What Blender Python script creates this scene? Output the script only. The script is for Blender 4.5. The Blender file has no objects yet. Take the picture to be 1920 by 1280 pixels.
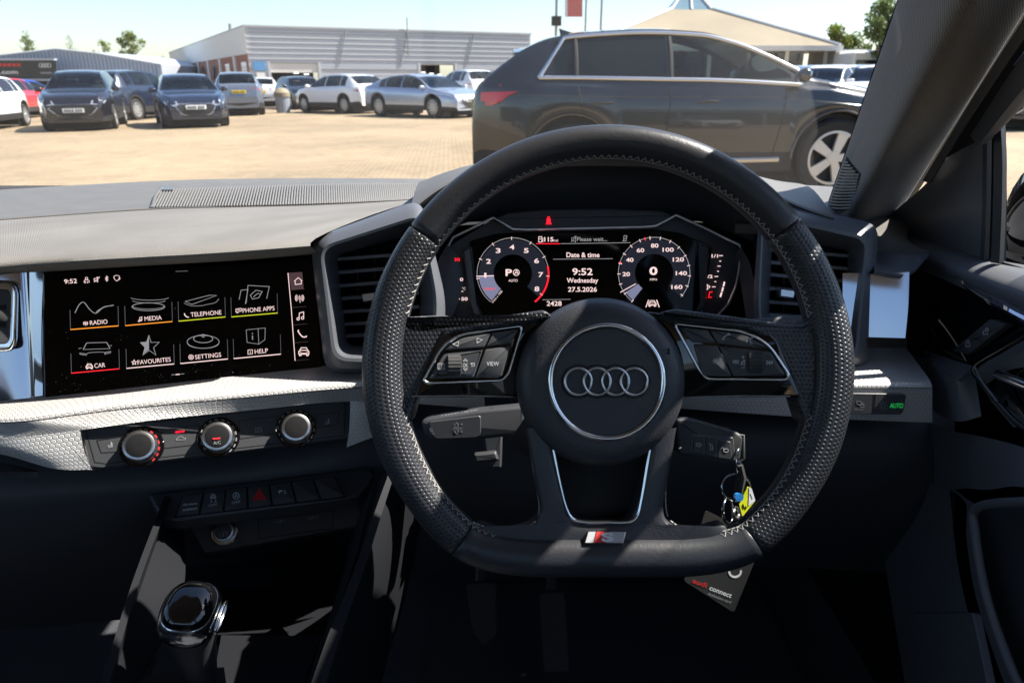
import bpy, bmesh, math, random
from mathutils import Vector, Matrix
from mathutils.bvhtree import BVHTree
R = math.radians
random.seed(7)
scene = bpy.context.scene
COL = scene.collection
# ---------------------------------------------------------------- camera
FPX = 1331.0                 # focal length in photo pixels (1920 wide)
PITCH = R(20.2)
CAMZ = 1.15
CAM = Vector((0, 0, CAMZ))
cp, sp = math.cos(PITCH), math.sin(PITCH)
cam_d = bpy.data.cameras.new('camera'); cam = bpy.data.objects.new('camera', cam_d); COL.objects.link(cam)
cam.location = CAM; cam.rotation_euler = (R(90) - PITCH, 0, 0)
cam_d.sensor_width = 36; cam_d.lens = 36 * FPX / 1920; cam_d.clip_start = 0.02; cam_d.clip_end = 2000
cam_d.dof.use_dof = True; cam_d.dof.focus_distance = 0.66; cam_d.dof.aperture_fstop = 13
scene.camera = cam
# ---------------------------------------------------------------- sky, sun, exposure
SUN = Vector((0.624, 0.155, 0.766)).normalized()      # direction towards the sun
w = bpy.data.worlds.new('World'); scene.world = w; w.use_nodes = True
nt = w.node_tree; bg = nt.nodes['Background']; sky = nt.nodes.new('ShaderNodeTexSky')
sky.sky_type = 'NISHITA'; sky.sun_disc = False
sky.sun_elevation = math.asin(SUN.z); sky.sun_rotation = math.atan2(SUN.x, SUN.y)
sky.air_density = 1.0; sky.dust_density = 0.7; sky.ozone_density = 2.2
nt.links.new(sky.outputs[0], bg.inputs[0]); bg.inputs[1].default_value = 0.072
sl = bpy.data.lights.new('sun', 'SUN'); so = bpy.data.objects.new('sun', sl); COL.objects.link(so)
sl.energy = 4.4; sl.angle = R(0.55); sl.color = (1, 0.94, 0.84)
so.rotation_euler = SUN.to_track_quat('Z', 'Y').to_euler(); so.location = (3, 1, 8)
vs = scene.view_settings; vs.view_transform = 'Standard'; vs.look = 'None'; vs.gamma = 1; vs.exposure = 1.68
scene.cycles.use_denoising = True
scene.cycles.max_bounces = 7; scene.cycles.transparent_max_bounces = 16
scene.cycles.caustics_reflective = False; scene.cycles.caustics_refractive = False
scene.cycles.sample_clamp_indirect = 6

# ---------------------------------------------------------------- pixel -> space helpers (photo pixels, metres)
def ray(px, py):
    x = (px - 960) / FPX; u = (640 - py) / FPX
    return Vector((x, cp + u * sp, -sp + u * cp))
def P(px, py, d): return CAM + ray(px, py) * d
def PZ(px, py, z):
    r = ray(px, py); return CAM + r * (z / r.z)            # z measured from the camera height
def PX(px, py, x):
    r = ray(px, py); return CAM + r * (x / r.x)
def PY(px, py, y):
    r = ray(px, py); return CAM + r * (y / r.y)

# ---------------------------------------------------------------- object helpers
def mk(name, verts, faces, mat, parent=None, smooth=35, uvs=None, fmats=None):
    me = bpy.data.meshes.new(name)
    me.from_pydata([tuple(v) for v in verts], [], faces)
    for m in (mat if isinstance(mat, (list, tuple)) else [mat]): me.materials.append(M[m] if isinstance(m, str) else m)
    if uvs:
        uvl = me.uv_layers.new(name='UVMap')
        for poly in me.polygons:
            for li, vi in zip(poly.loop_indices, poly.vertices): uvl.data[li].uv = uvs[vi]
    if fmats:
        for p, i in zip(me.polygons, fmats): p.material_index = i
    if smooth is not None:
        for p in me.polygons: p.use_smooth = True
        me.set_sharp_from_angle(angle=R(smooth))
    return link(name, me, parent)
WORLD = {}
def thing(name, label, cat, loc=(0, 0, 0), group=None, rz=0):
    o = bpy.data.objects.new(name, None); COL.objects.link(o)
    o.location = loc; o.rotation_euler = (0, 0, rz); o.empty_display_size = 0.05
    o['label'] = label; o['category'] = cat
    if group: o['group'] = group
    return o
def wthing(name, label, cat, loc, group=None):       # a thing whose parts are given in world coordinates
    o = thing(name, label, cat, loc, group); WORLD[o.name] = 1; return o
def link(name, me, parent=None):
    o = bpy.data.objects.new(name, me); COL.objects.link(o)
    if parent is not None:
        o.parent = parent
        root = parent
        while root.parent is not None: root = root.parent
        if WORLD.get(root.name) and parent is root:
            o.matrix_parent_inverse = Matrix.Translation(-Vector(root.location))
    return o
def tag(o, label, cat, group=None):
    o['label'] = label; o['category'] = cat
    if group: o['group'] = group
    return o
def struct(o): o['kind'] = 'structure'; return o
def stuff(o): o['kind'] = 'stuff'; return o
def copy_tree(o, parent=None):
    c = o.copy(); COL.objects.link(c); c.parent = parent
    for ch in list(o.children): copy_tree(ch, c)
    return c

# ---------------------------------------------------------------- curve maths
def cr(p0, p1, p2, p3, t):
    return 0.5 * ((2 * p1) + (p2 - p0) * t + (2 * p0 - 5 * p1 + 4 * p2 - p3) * t * t + (3 * p1 - p0 - 3 * p2 + p3) * t ** 3)
def spline(pts, n, closed=False):
    pts = [p if isinstance(p, Vector) else Vector(p) for p in pts]
    m = len(pts); out = []
    segs = m if closed else m - 1
    for i in range(n if closed else n + 1):
        f = i * segs / n; k = min(int(f), segs - 1); t = f - k
        if closed: a, b, c, d = pts[(k - 1) % m], pts[k], pts[(k + 1) % m], pts[(k + 2) % m]
        else:
            b, c = pts[k], pts[k + 1]
            a = pts[k - 1] if k > 0 else 2 * b - c
            d = pts[k + 2] if k + 2 < m else 2 * c - b
        out.append(cr(a, b, c, d, t))
    return out
def lerp_tab(tab, x):
    if x <= tab[0][0]: return tab[0][1]
    for (a, va), (b, vb) in zip(tab, tab[1:]):
        if x <= b: return va + (vb - va) * (x - a) / (b - a)
    return tab[-1][1]
def smooth_tab(tab, x):
    xs = [t[0] for t in tab]
    if x <= xs[0]: return tab[0][1]
    if x >= xs[-1]: return tab[-1][1]
    for i in range(len(tab) - 1):
        if x <= xs[i + 1]:
            h = xs[i + 1] - xs[i]; t = (x - xs[i]) / h
            def sl_(k):
                if k <= 0 or k >= len(tab) - 1: 
                    k0, k1 = max(k - 1, 0), min(k + 1, len(tab) - 1)
                    return (tab[k1][1] - tab[k0][1]) / (xs[k1] - xs[k0])
                s0 = (tab[k][1] - tab[k - 1][1]) / (xs[k] - xs[k - 1]); s1 = (tab[k + 1][1] - tab[k][1]) / (xs[k + 1] - xs[k])
                return 0 if s0 * s1 <= 0 else 2 * s0 * s1 / (s0 + s1)
            m0, m1 = sl_(i) * h, sl_(i + 1) * h
            a, b = tab[i][1], tab[i + 1][1]
            return (2*t**3-3*t*t+1)*a + (t**3-2*t*t+t)*m0 + (-2*t**3+3*t*t)*b + (t**3-t*t)*m1
def resample(pts, n):
    pts = [Vector(p) for p in pts]
    L = [0]
    for a, b in zip(pts, pts[1:]): L.append(L[-1] + (b - a).length)
    out = []; j = 0
    for i in range(n + 1):
        s = L[-1] * i / n
        while j < len(L) - 2 and L[j + 1] < s: j += 1
        k = (s - L[j]) / max(L[j + 1] - L[j], 1e-9); out.append(pts[j].lerp(pts[j + 1], k))
    return out

# ---------------------------------------------------------------- mesh makers
def grid(name, rows, mat, parent=None, nu=24, nv=4, smooth=40, thick=0, lin=False, flip=False):
    """surface through rows of control points (each row left to right); smooth across both ways"""
    n = max(len(r) for r in rows)
    rr = [spline(r, nu) for r in rows]
    cols = []
    for i in range(nu + 1):
        c = [r[i] for r in rr]
        cols.append(resample(c, nv * (len(c) - 1)) if lin == 'r' else (c if lin else spline(c, nv * (len(c) - 1))))
    nvv = len(cols[0])
    verts = [cols[i][j] for j in range(nvv) for i in range(nu + 1)]
    uv = []
    lu = [0.0]
    mid = nvv // 2
    for i in range(nu): lu.append(lu[-1] + (cols[i + 1][mid] - cols[i][mid]).length)
    lv = [[0.0] for _ in range(nu + 1)]
    for i in range(nu + 1):
        for j in range(nvv - 1): lv[i].append(lv[i][-1] + (cols[i][j + 1] - cols[i][j]).length)
    uv = [(lu[i], lv[i][j]) for j in range(nvv) for i in range(nu + 1)]
    W_ = nu + 1
    faces = []
    for j in range(nvv - 1):
        for i in range(nu):
            f = (j * W_ + i, j * W_ + i + 1, (j + 1) * W_ + i + 1, (j + 1) * W_ + i)
            faces.append(f[::-1] if flip else f)
    if thick:
        nrm = [Vector((0, 0, 0)) for _ in verts]
        for f in faces:
            nn = (verts[f[1]] - verts[f[0]]).cross(verts[f[3]] - verts[f[0]])
            if nn.length < 1e-14: nn = (verts[f[2]] - verts[f[1]]).cross(verts[f[3]] - verts[f[2]])
            for k in f: nrm[k] += nn
        n0 = len(verts)
        verts = verts + [v - q.normalized() * thick for v, q in zip(verts, nrm)]
        uv = uv + uv
        faces = faces + [tuple(k + n0 for k in f[::-1]) for f in faces]
        edge = [(i, i + 1) for i in range(nu)] + [((nvv - 1) * W_ + i + 1, (nvv - 1) * W_ + i) for i in range(nu)]
        edge += [(( j + 1) * W_, j * W_) for j in range(nvv - 1)] + [(j * W_ + nu, (j + 1) * W_ + nu) for j in range(nvv - 1)]
        for a, b in edge:
            f = (b, a, a + n0, b + n0); faces.append(f[::-1] if flip else f)
    return mk(name, verts, faces, mat, parent, smooth, uv)

def tube_geo(pts, r, n=8, closed=False, squash=None):
    pts = [Vector(p) for p in pts]; m = len(pts)
    V, Fc = [], []
    prev = None
    for i, p in enumerate(pts):
        a = pts[(i - 1) % m] if (closed or i > 0) else p
        b = pts[(i + 1) % m] if (closed or i < m - 1) else p
        t = (b - a)
        t = t.normalized() if t.length > 1e-12 else Vector((0, 0, 1))
        if prev is None:
            s = t.cross(Vector((0, 0.3, 1))); s = s if s.length > 1e-4 else t.cross(Vector((1, 0, 0)))
        else: s = prev - t * prev.dot(t)
        s.normalize(); prev = s; q = t.cross(s)
        rad = r[i] if isinstance(r, (list, tuple)) else r
        for k in range(n):
            an = 2 * math.pi * k / n
            V.append(p + s * math.cos(an) * rad + q * math.sin(an) * rad)
    rng = m if closed else m - 1
    for i in range(rng):
        for k in range(n):
            a = i * n + k; b = i * n + (k + 1) % n; c = ((i + 1) % m) * n + (k + 1) % n; d = ((i + 1) % m) * n + k
            Fc.append((a, b, c, d))
    if not closed:
        Fc.append(tuple(range(n))[::-1]); Fc.append(tuple((m - 1) * n + k for k in range(n)))
    return V, Fc
def tube(name, pts, r, mat, parent=None, n=8, closed=False):
    V, Fc = tube_geo(pts, r, n, closed); return mk(name, V, Fc, mat, parent, 50)
class MB:
    def __init__(s): s.v = []; s.f = []
    def add(s, V, Fc):
        o = len(s.v); s.v += list(V); s.f += [tuple(i + o for i in f) for f in Fc]; return s
    def box(s, c, sz, rot=None):
        hx, hy, hz = [q / 2 for q in sz]
        V = [Vector((x, y, z)) for z in (-hz, hz) for y in (-hy, hy) for x in (-hx, hx)]
        if rot is not None: V = [rot @ v for v in V]
        V = [v + Vector(c) for v in V]
        return s.add(V, [(0, 2, 3, 1), (4, 5, 7, 6), (0, 1, 5, 4), (2, 6, 7, 3), (0, 4, 6, 2), (1, 3, 7, 5)])
    def tube(s, pts, r, n=6, closed=False): return s.add(*tube_geo(pts, r, n, closed))
    def build(s, name, mat, parent=None, smooth=35): return mk(name, s.v, s.f, mat, parent, smooth)
def lathe_geo(prof, n=32, cap=True):
    """prof: (radius, height) -> around z"""
    V, Fc = [], []
    for r, h in prof:
        for k in range(n):
            a = 2 * math.pi * k / n; V.append(Vector((r * math.cos(a), r * math.sin(a), h)))
    for j in range(len(prof) - 1):
        for k in range(n):
            Fc.append((j * n + k, j * n + (k + 1) % n, (j + 1) * n + (k + 1) % n, (j + 1) * n + k))
    if cap:
        Fc.append(tuple(range(n))[::-1]); Fc.append(tuple((len(prof) - 1) * n + k for k in range(n)))
    return V, Fc
def box(name, c, sz, mat, parent=None, rot=None): return MB().box(c, sz, rot).build(name, mat, parent, 30)
def bevbox_geo(c, sz, b):
    hx, hy, hz = [q / 2 for q in sz]
    pts = [(-hx, -hy), (hx, -hy), (hx, hy), (-hx, hy)]
    V, Fc = [], []
    ring = [(-hx + b, -hy), (hx - b, -hy), (hx, -hy + b), (hx, hy - b), (hx - b, hy), (-hx + b, hy), (-hx, hy - b), (-hx, -hy + b)]
    ins = [(x * (hx - b) / hx, y * (hy - b) / hy) for x, y in ring]
    for z, rg in ((-hz, ins), (-hz + b, ring), (hz - b, ring), (hz, ins)):
        V += [Vector((x, y, z)) + Vector(c) for x, y in rg]
    for j in range(3):
        for k in range(8): Fc.append((j * 8 + k, j * 8 + (k + 1) % 8, (j + 1) * 8 + (k + 1) % 8, (j + 1) * 8 + k))
    Fc.append(tuple(range(8))[::-1]); Fc.append(tuple(24 + k for k in range(8)))
    return V, Fc

# ---------------------------------------------------------------- 2-D polygon helpers
def area2(p): return 0.5 * sum(a[0] * b[1] - b[0] * a[1] for a, b in zip(p, p[1:] + p[:1]))
def rpoly(pts, r, n=4):
    out = []; m = len(pts)
    for i in range(m):
        p = Vector(pts[i][:2]); ri = pts[i][2] if len(pts[i]) > 2 else r
        a = Vector(pts[i - 1][:2]); b = Vector(pts[(i + 1) % m][:2])
        da, db = (a - p), (b - p)
        k = min(ri, da.length * 0.48, db.length * 0.48)
        if k < 1e-9: out.append(tuple(p)); continue
        s, e = p + da.normalized() * k, p + db.normalized() * k
        for j in range(n + 1):
            t = j / n; out.append(tuple(s * (1 - t) ** 2 + p * 2 * t * (1 - t) + e * t * t))
    return out
def inset2(p, d):
    m = len(p); out = []
    for i in range(m):
        a, b, c = Vector(p[i - 1]), Vector(p[i]), Vector(p[(i + 1) % m])
        e1, e2 = (b - a), (c - b)
        e1 = e1.normalized() if e1.length > 1e-9 else Vector((1, 0)); e2 = e2.normalized() if e2.length > 1e-9 else e1
        n1, n2 = Vector((-e1.y, e1.x)), Vector((-e2.y, e2.x))
        q = n1 + n2
        if q.length < 1e-6: q = n1
        q.normalize(); k = d / max(q.dot(n1), 0.35)
        out.append((b.x + q.x * k, b.y + q.y * k))
    return out

# ---------------------------------------------------------------- flat working face: draw in photo pixels, get real geometry
TEXTS = {}
def text_mesh(body, bold=0.0, shear=0.0, space=1.0):
    key = (body, bold, shear, space)
    if key not in TEXTS:
        cu = bpy.data.curves.new('lettering', 'FONT'); cu.body = body; cu.size = 1.0; cu.align_x = 'CENTER'; cu.align_y = 'CENTER'
        cu.offset = bold; cu.shear = shear; cu.resolution_u = 3; cu.space_character = space
        o = bpy.data.objects.new('lettering', cu); COL.objects.link(o)
        dg = bpy.context.evaluated_depsgraph_get()
        me = bpy.data.meshes.new_from_object(o.evaluated_get(dg))
        vs_ = [v.co.copy() for v in me.vertices]; fs = [tuple(p.vertices) for p in me.polygons]
        bpy.data.objects.remove(o); bpy.data.curves.remove(cu); bpy.data.meshes.remove(me)
        xs = [v.x for v in vs_] or [0]; ys = [v.y for v in vs_] or [0]
        c = Vector(((min(xs) + max(xs)) / 2, (min(ys) + max(ys)) / 2, 0))
        TEXTS[key] = ([v - c for v in vs_], fs, max(xs) - min(xs), max(ys) - min(ys))
    return TEXTS[key]
class Face:
    def __init__(s, o, ux, uy):
        s.o = Vector(o); s.ux = Vector(ux).normalized(); s.n = s.ux.cross(Vector(uy)).normalized(); s.uy = s.n.cross(s.ux)
    @staticmethod
    def through(a, b, c):      # a left, b right, c above
        a, b, c = Vector(a), Vector(b), Vector(c); return Face(a, b - a, c - a)
    def loc(s, px, py, h=0):
        r = ray(px, py); t = ((s.o + s.n * h - CAM).dot(s.n)) / r.dot(s.n); q = CAM + r * t - s.o
        return (q.dot(s.ux), q.dot(s.uy))
    def at(s, ab, h=0): return s.o + s.ux * ab[0] + s.uy * ab[1] + s.n * h
    def hit(s, px, py, h=0): return s.at(s.loc(px, py), h)
    def mpp(s, px, py): return (CAM - s.hit(px, py)).length / math.sqrt(FPX ** 2 + (px - 960) ** 2 + (py - 640) ** 2)
    def poly_geo(s, pts, h0, h1, bev=0.0, rad=0.0, steps=1, px=True, rn=4):
        p = [s.loc(q[0], q[1]) + tuple(q[2:]) for q in pts] if px else [tuple(q) for q in pts]
        p = rpoly(p, rad, rn) if rad or any(len(q) > 2 for q in p) else p
        p = [q[:2] for q in p]
        if area2(p) < 0: p = p[::-1]
        m = len(p); rings = [(p, h0)]
        if bev > 0:
            for k in range(steps + 1):
                a = math.pi / 2 * k / steps if steps > 1 else None
                if steps > 1: rings.append((inset2(p, bev * (1 - math.cos(a))), h1 - bev * (1 - math.sin(a))))
                else: rings.append((inset2(p, bev * k), h1 - bev * (1 - k)))
        else: rings.append((p, h1))
        V = [s.at(q, h) for rg, h in rings for q in rg]
        Fc = []
        for j in range(len(rings) - 1):
            for k in range(m): Fc.append((j * m + k, j * m + (k + 1) % m, (j + 1) * m + (k + 1) % m, (j + 1) * m + k))
        Fc.append(tuple(range(m))[::-1]); Fc.append(tuple((len(rings) - 1) * m + k for k in range(m)))
        uv = [q for rg, h in rings for q in rg]
        return V, Fc, uv
    def poly(s, name, pts, h0, h1, mat, parent=None, bev=0.0, rad=0.0, steps=1, px=True, smooth=35, rn=4):
        V, Fc, uv = s.poly_geo(pts, h0, h1, bev, rad, steps, px, rn)
        return mk(name, V, Fc, mat, parent, smooth, uv)
    def stroke_geo(s, line, wd, h0, h1, closed=False):
        q = [Vector(s.loc(*p)) for p in line]; m = len(q)
        L, Rr = [], []
        for i in range(m):
            a = q[i - 1] if (i > 0 or closed) else q[i]; b = q[(i + 1) % m] if (i < m - 1 or closed) else q[i]
            t1 = (q[i] - a).normalized() if (q[i] - a).length > 1e-9 else None; t2 = (b - q[i]).normalized() if (b - q[i]).length > 1e-9 else None
            t1 = t1 or t2; t2 = t2 or t1
            if t1 is None: t1 = t2 = Vector((1, 0))
            t = t1 + t2; t = t.normalized() if t.length > 1e-6 else t1
            n = Vector((-t.y, t.x)); k = wd / 2 / max(abs(n.dot(Vector((-t1.y, t1.x)))), 0.45)
            L.append(q[i] + n * k); Rr.append(q[i] - n * k)
        V = []
        for h in (h0, h1):
            V += [s.at(v, h) for v in L] + [s.at(v, h) for v in Rr]
        Fc = []
        for i in range(m if closed else m - 1):
            j = (i + 1) % m; o = 2 * m
            Fc.append((o + m + i, o + m + j, o + j, o + i)); Fc.append((i, j, o + j, o + i)[::-1]); Fc.append((m + i, m + j, o + m + j, o + m + i))
        return V, Fc
    def strokes(s, name, lines, wd_px, mat, parent=None, h=0.0003, closed=False, h0=0.0):
        b = MB()
        for ln in lines:
            k = s.mpp(*ln[0]); c = closed
            if len(ln) > 2 and abs(ln[0][0] - ln[-1][0]) < 1e-6 and abs(ln[0][1] - ln[-1][1]) < 1e-6: ln = ln[:-1]; c = True
            b.add(*s.stroke_geo(ln, wd_px * k, h0, h, c))
        return b.build(name, mat, parent, None)
    def text(s, name, body, px, py, cap, mat, parent=None, h=0.0003, bold=0.0, shear=0.0, space=1.0, width=None, rot=0.0, squeeze=1.0):
        V, Fc, W_, H_ = text_mesh(body, bold, shear, space)
        k = s.mpp(px, py) * cap / 0.70           # cap: capital height in photo pixels
        kx = k * squeeze
        if width: kx = s.mpp(px, py) * width / W_
        a, b = s.loc(px, py); c_, s_ = math.cos(rot), math.sin(rot)
        vv = [s.at((a + (v.x * kx * c_ - v.y * k * s_), b + (v.x * kx * s_ + v.y * k * c_)), h) for v in V]
        return mk(name, vv, Fc, mat, parent, None)
    def lathe(s, name, px, py, prof, mat, parent=None, n=40, smooth=35, r_px=False):
        a, b = s.loc(px, py); V, Fc = lathe_geo(prof, n)
        rot = Matrix((s.ux, s.uy, s.n)).transposed()
        return mk(name, [s.at((a, b)) + rot @ v for v in V], Fc, mat, parent, smooth)
def circ(cx, cy, r, n=24, a0=0, a1=360, ry=None):
    ry = ry or r
    full = abs(a1 - a0) >= 360
    return [(cx + r * math.cos(R(a0 + (a1 - a0) * i / n)), cy - ry * math.sin(R(a0 + (a1 - a0) * i / n))) for i in range(n + 1)]

# ---------------------------------------------------------------- materials
M = {}
def nodes(name):
    m = bpy.data.materials.new(name); m.use_nodes = True; M[name] = m
    return m, m.node_tree, m.node_tree.nodes['Principled BSDF']
def setp(b, **k):
    for n, v in k.items():
        n = n.replace('_', ' ')
        if n in b.inputs: b.inputs[n].default_value = v
def N(nt, t, **k):
    n = nt.nodes.new(t)
    for a, v in k.items(): setattr(n, a, v)
    return n
def noise_bump(nt, b, scale, strength, dist=0.001, coord='Object', detail=3, rough_var=0.0, base=None, col_var=0.0):
    tc = N(nt, 'ShaderNodeTexCoord'); nz = N(nt, 'ShaderNodeTexNoise'); nz.inputs['Scale'].default_value = scale; nz.inputs['Detail'].default_value = detail
    nt.links.new(tc.outputs[coord], nz.inputs['Vector'])
    bp = N(nt, 'ShaderNodeBump'); bp.inputs['Strength'].default_value = strength; bp.inputs['Distance'].default_value = dist
    nt.links.new(nz.outputs['Fac'], bp.inputs['Height']); nt.links.new(bp.outputs[0], b.inputs['Normal'])
    if col_var:
        n2 = N(nt, 'ShaderNodeTexNoise'); n2.inputs['Scale'].default_value = scale / 30; n2.inputs['Detail'].default_value = 5
        nt.links.new(tc.outputs[coord], n2.inputs['Vector'])
        mp = N(nt, 'ShaderNodeMapRange'); mp.inputs['From Min'].default_value = 0.3; mp.inputs['From Max'].default_value = 0.7
        mp.inputs['To Min'].default_value = 1 - col_var; mp.inputs['To Max'].default_value = 1 + col_var
        nt.links.new(n2.outputs['Fac'], mp.inputs['Value'])
        mx = N(nt, 'ShaderNodeVectorMath', operation='SCALE'); mx.inputs[0].default_value = base[:3]
        nt.links.new(mp.outputs[0], mx.inputs['Scale']); nt.links.new(mx.outputs[0], b.inputs['Base Color'])
    return bp
def mat(name, col, rough=0.5, metal=0.0, bump=None, spec=0.5, coat=0.0, col_var=0.0, sheen=0.0):
    m, nt, b = nodes(name); c = tuple(col) + (1,) if len(col) == 3 else col
    setp(b, Base_Color=c, Roughness=rough, Metallic=metal, Specular_IOR_Level=spec, Coat_Weight=coat, Coat_Roughness=0.03, Sheen_Weight=sheen)
    if bump: noise_bump(nt, b, bump[0], bump[1], bump[2] if len(bump) > 2 else 0.001, col_var=col_var, base=c)
    elif col_var: noise_bump(nt, b, 60, 0.02, 0.0005, col_var=col_var, base=c)
    return m
def emit(name, col, s=1.0):
    m, nt, b = nodes(name); setp(b, Base_Color=(0.01, 0.01, 0.01, 1), Roughness=0.6, Emission_Color=tuple(col) + (1,), Emission_Strength=s); return m
def hexnodes(nt, scale, sx=1.0, sy=1.0):
    """returns (distance from cell centre, hexagonal distance 0..0.5) sockets from UV in metres"""
    uv = N(nt, 'ShaderNodeUVMap'); sc = N(nt, 'ShaderNodeVectorMath', operation='MULTIPLY'); sc.inputs[1].default_value = (scale * sx, scale * sy, 0)
    nt.links.new(uv.outputs[0], sc.inputs[0])
    r3 = math.sqrt(3)
    def cell(off):
        ad = N(nt, 'ShaderNodeVectorMath', operation='ADD'); ad.inputs[1].default_value = (off[0] + 500, off[1] + 500 * r3, 0); nt.links.new(sc.outputs[0], ad.inputs[0])
        md = N(nt, 'ShaderNodeVectorMath', operation='MODULO'); md.inputs[1].default_value = (1, r3, 1); nt.links.new(ad.outputs[0], md.inputs[0])
        sb = N(nt, 'ShaderNodeVectorMath', operation='SUBTRACT'); sb.inputs[1].default_value = (0.5, r3 / 2, 0); nt.links.new(md.outputs[0], sb.inputs[0])
        ab = N(nt, 'ShaderNodeVectorMath', operation='ABSOLUTE'); nt.links.new(sb.outputs[0], ab.inputs[0])
        ln = N(nt, 'ShaderNodeVectorMath', operation='LENGTH'); nt.links.new(sb.outputs[0], ln.inputs[0])
        dt = N(nt, 'ShaderNodeVectorMath', operation='DOT_PRODUCT'); dt.inputs[1].default_value = (0.5, r3 / 2, 0); nt.links.new(ab.outputs[0], dt.inputs[0])
        sx_ = N(nt, 'ShaderNodeSeparateXYZ'); nt.links.new(ab.outputs[0], sx_.inputs[0])
        mx = N(nt, 'ShaderNodeMath', operation='MAXIMUM'); nt.links.new(dt.outputs['Value'], mx.inputs[0]); nt.links.new(sx_.outputs[0], mx.inputs[1])
        return ln.outputs['Value'], mx.outputs[0]
    a, b = cell((0, 0)), cell((0.5, r3 / 2))
    out = []
    for i in (0, 1):
        mn = N(nt, 'ShaderNodeMath', operation='MINIMUM'); nt.links.new(a[i], mn.inputs[0]); nt.links.new(b[i], mn.inputs[1]); out.append(mn.outputs[0])
    return out
def ramp(nt, sock, a, b, lo=0.0, hi=1.0):
    mp = N(nt, 'ShaderNodeMapRange', interpolation_type='SMOOTHSTEP'); mp.inputs['From Min'].default_value = a; mp.inputs['From Max'].default_value = b
    mp.inputs['To Min'].default_value = lo; mp.inputs['To Max'].default_value = hi; nt.links.new(sock, mp.inputs['Value']); return mp.outputs[0]
def bump_from(nt, b, sock, strength, dist, chain=None):
    bp = N(nt, 'ShaderNodeBump'); bp.inputs['Strength'].default_value = strength; bp.inputs['Distance'].default_value = dist
    nt.links.new(sock, bp.inputs['Height'])
    if chain is not None: nt.links.new(chain.outputs[0], bp.inputs['Normal'])
    nt.links.new(bp.outputs[0], b.inputs['Normal']); return bp
# interior plastics and leather
mat('soft_plastic', (0.042, 0.044, 0.049), 0.5, bump=(900, 0.25, 0.0006))
mat('dark_plastic', (0.042, 0.044, 0.050), 0.5, bump=(700, 0.15, 0.0005))
mat('satin_grey', (0.105, 0.112, 0.128), 0.36, bump=(1200, 0.08, 0.0004))
mat('button_plastic', (0.065, 0.067, 0.072), 0.42, bump=(1500, 0.10, 0.0004))
mat('gloss_black', (0.004, 0.004, 0.005), 0.04, spec=0.6, coat=0.4)
mat('gloss_inlay', (0.34, 0.37, 0.46), 0.05, 0.95, coat=0.5)  # bluish metal base, mirrors more strongly than black lacquer
mat('screen_glass', (0.0015, 0.0015, 0.002), 0.06, spec=0.30)
mat('void_black', (0.004, 0.0042, 0.005), 0.8)
mat('chrome', (0.78, 0.79, 0.80), 0.13, 1.0)
mat('satin_chrome', (0.62, 0.62, 0.63), 0.28, 1.0)
mat('dull_chrome', (0.55, 0.55, 0.55), 0.35, 1.0)
mat('leather', (0.030, 0.031, 0.037), 0.40, bump=(420, 0.22, 0.0008), spec=0.55)
mat('door_plastic', (0.125, 0.130, 0.145), 0.48, bump=(800, 0.2, 0.0005))
mat('airbag_skin', (0.036, 0.038, 0.046), 0.46, bump=(650, 0.40, 0.0008))
mat('emblem_face', (0.026, 0.027, 0.034), 0.36, bump=(1500, 0.05, 0.0003))
mat('thread', (0.40, 0.39, 0.37), 0.8)
mat('debossed', (0.004, 0.004, 0.005), 0.6)
mat('vent_grey', (0.28, 0.29, 0.32), 0.4)
mat('console_black', (0.013, 0.014, 0.017), 0.6, bump=(800, 0.15, 0.0005), spec=0.12)
mat('carpet', (0.045, 0.047, 0.054), 0.95, bump=(500, 0.6, 0.003))
mat('headliner', (0.36, 0.35, 0.33), 0.95, bump=(600, 0.3, 0.001))
mat('white_print', (0.62, 0.63, 0.65), 0.6)
mat('grey_print', (0.24, 0.245, 0.26), 0.6)
mat('red_print', (0.62, 0.03, 0.03), 0.5)
mat('card_print', (0.75, 0.75, 0.75), 0.5)
mat('card_black', (0.035, 0.034, 0.034), 0.45, bump=(300, 0.05, 0.0003))
mat('tag_yellow', (0.72, 0.76, 0.02), 0.45)
mat('tag_white', (0.75, 0.76, 0.82), 0.5)
mat('tag_blue', (0.02, 0.19, 0.55), 0.45)
mat('rubber', (0.035, 0.035, 0.037), 0.75, bump=(200, 0.2, 0.001))
emit('ui_white', (1.0, 0.74, 0.72), 0.34)
emit('ui_grey', (0.30, 0.29, 0.30), 0.32)
emit('ui_dim', (0.09, 0.09, 0.10), 0.4)
emit('ui_pink', (0.20, 0.11, 0.13), 0.12)
emit('ui_navy', (0.010, 0.011, 0.018), 0.4)
emit('ui_wedge', (0.22, 0.23, 0.36), 0.3)
emit('ui_red', (1.0, 0.015, 0.03), 0.42)
emit('ui_orange', (1.0, 0.33, 0.03), 0.36)
emit('ui_lime', (0.55, 0.6, 0.02), 0.36)
emit('ui_green', (0.02, 0.62, 0.10), 0.22)
emit('ui_silver', (0.55, 0.55, 0.58), 0.17)
emit('red_lamp', (1.0, 0.01, 0.03), 0.6)
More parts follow.
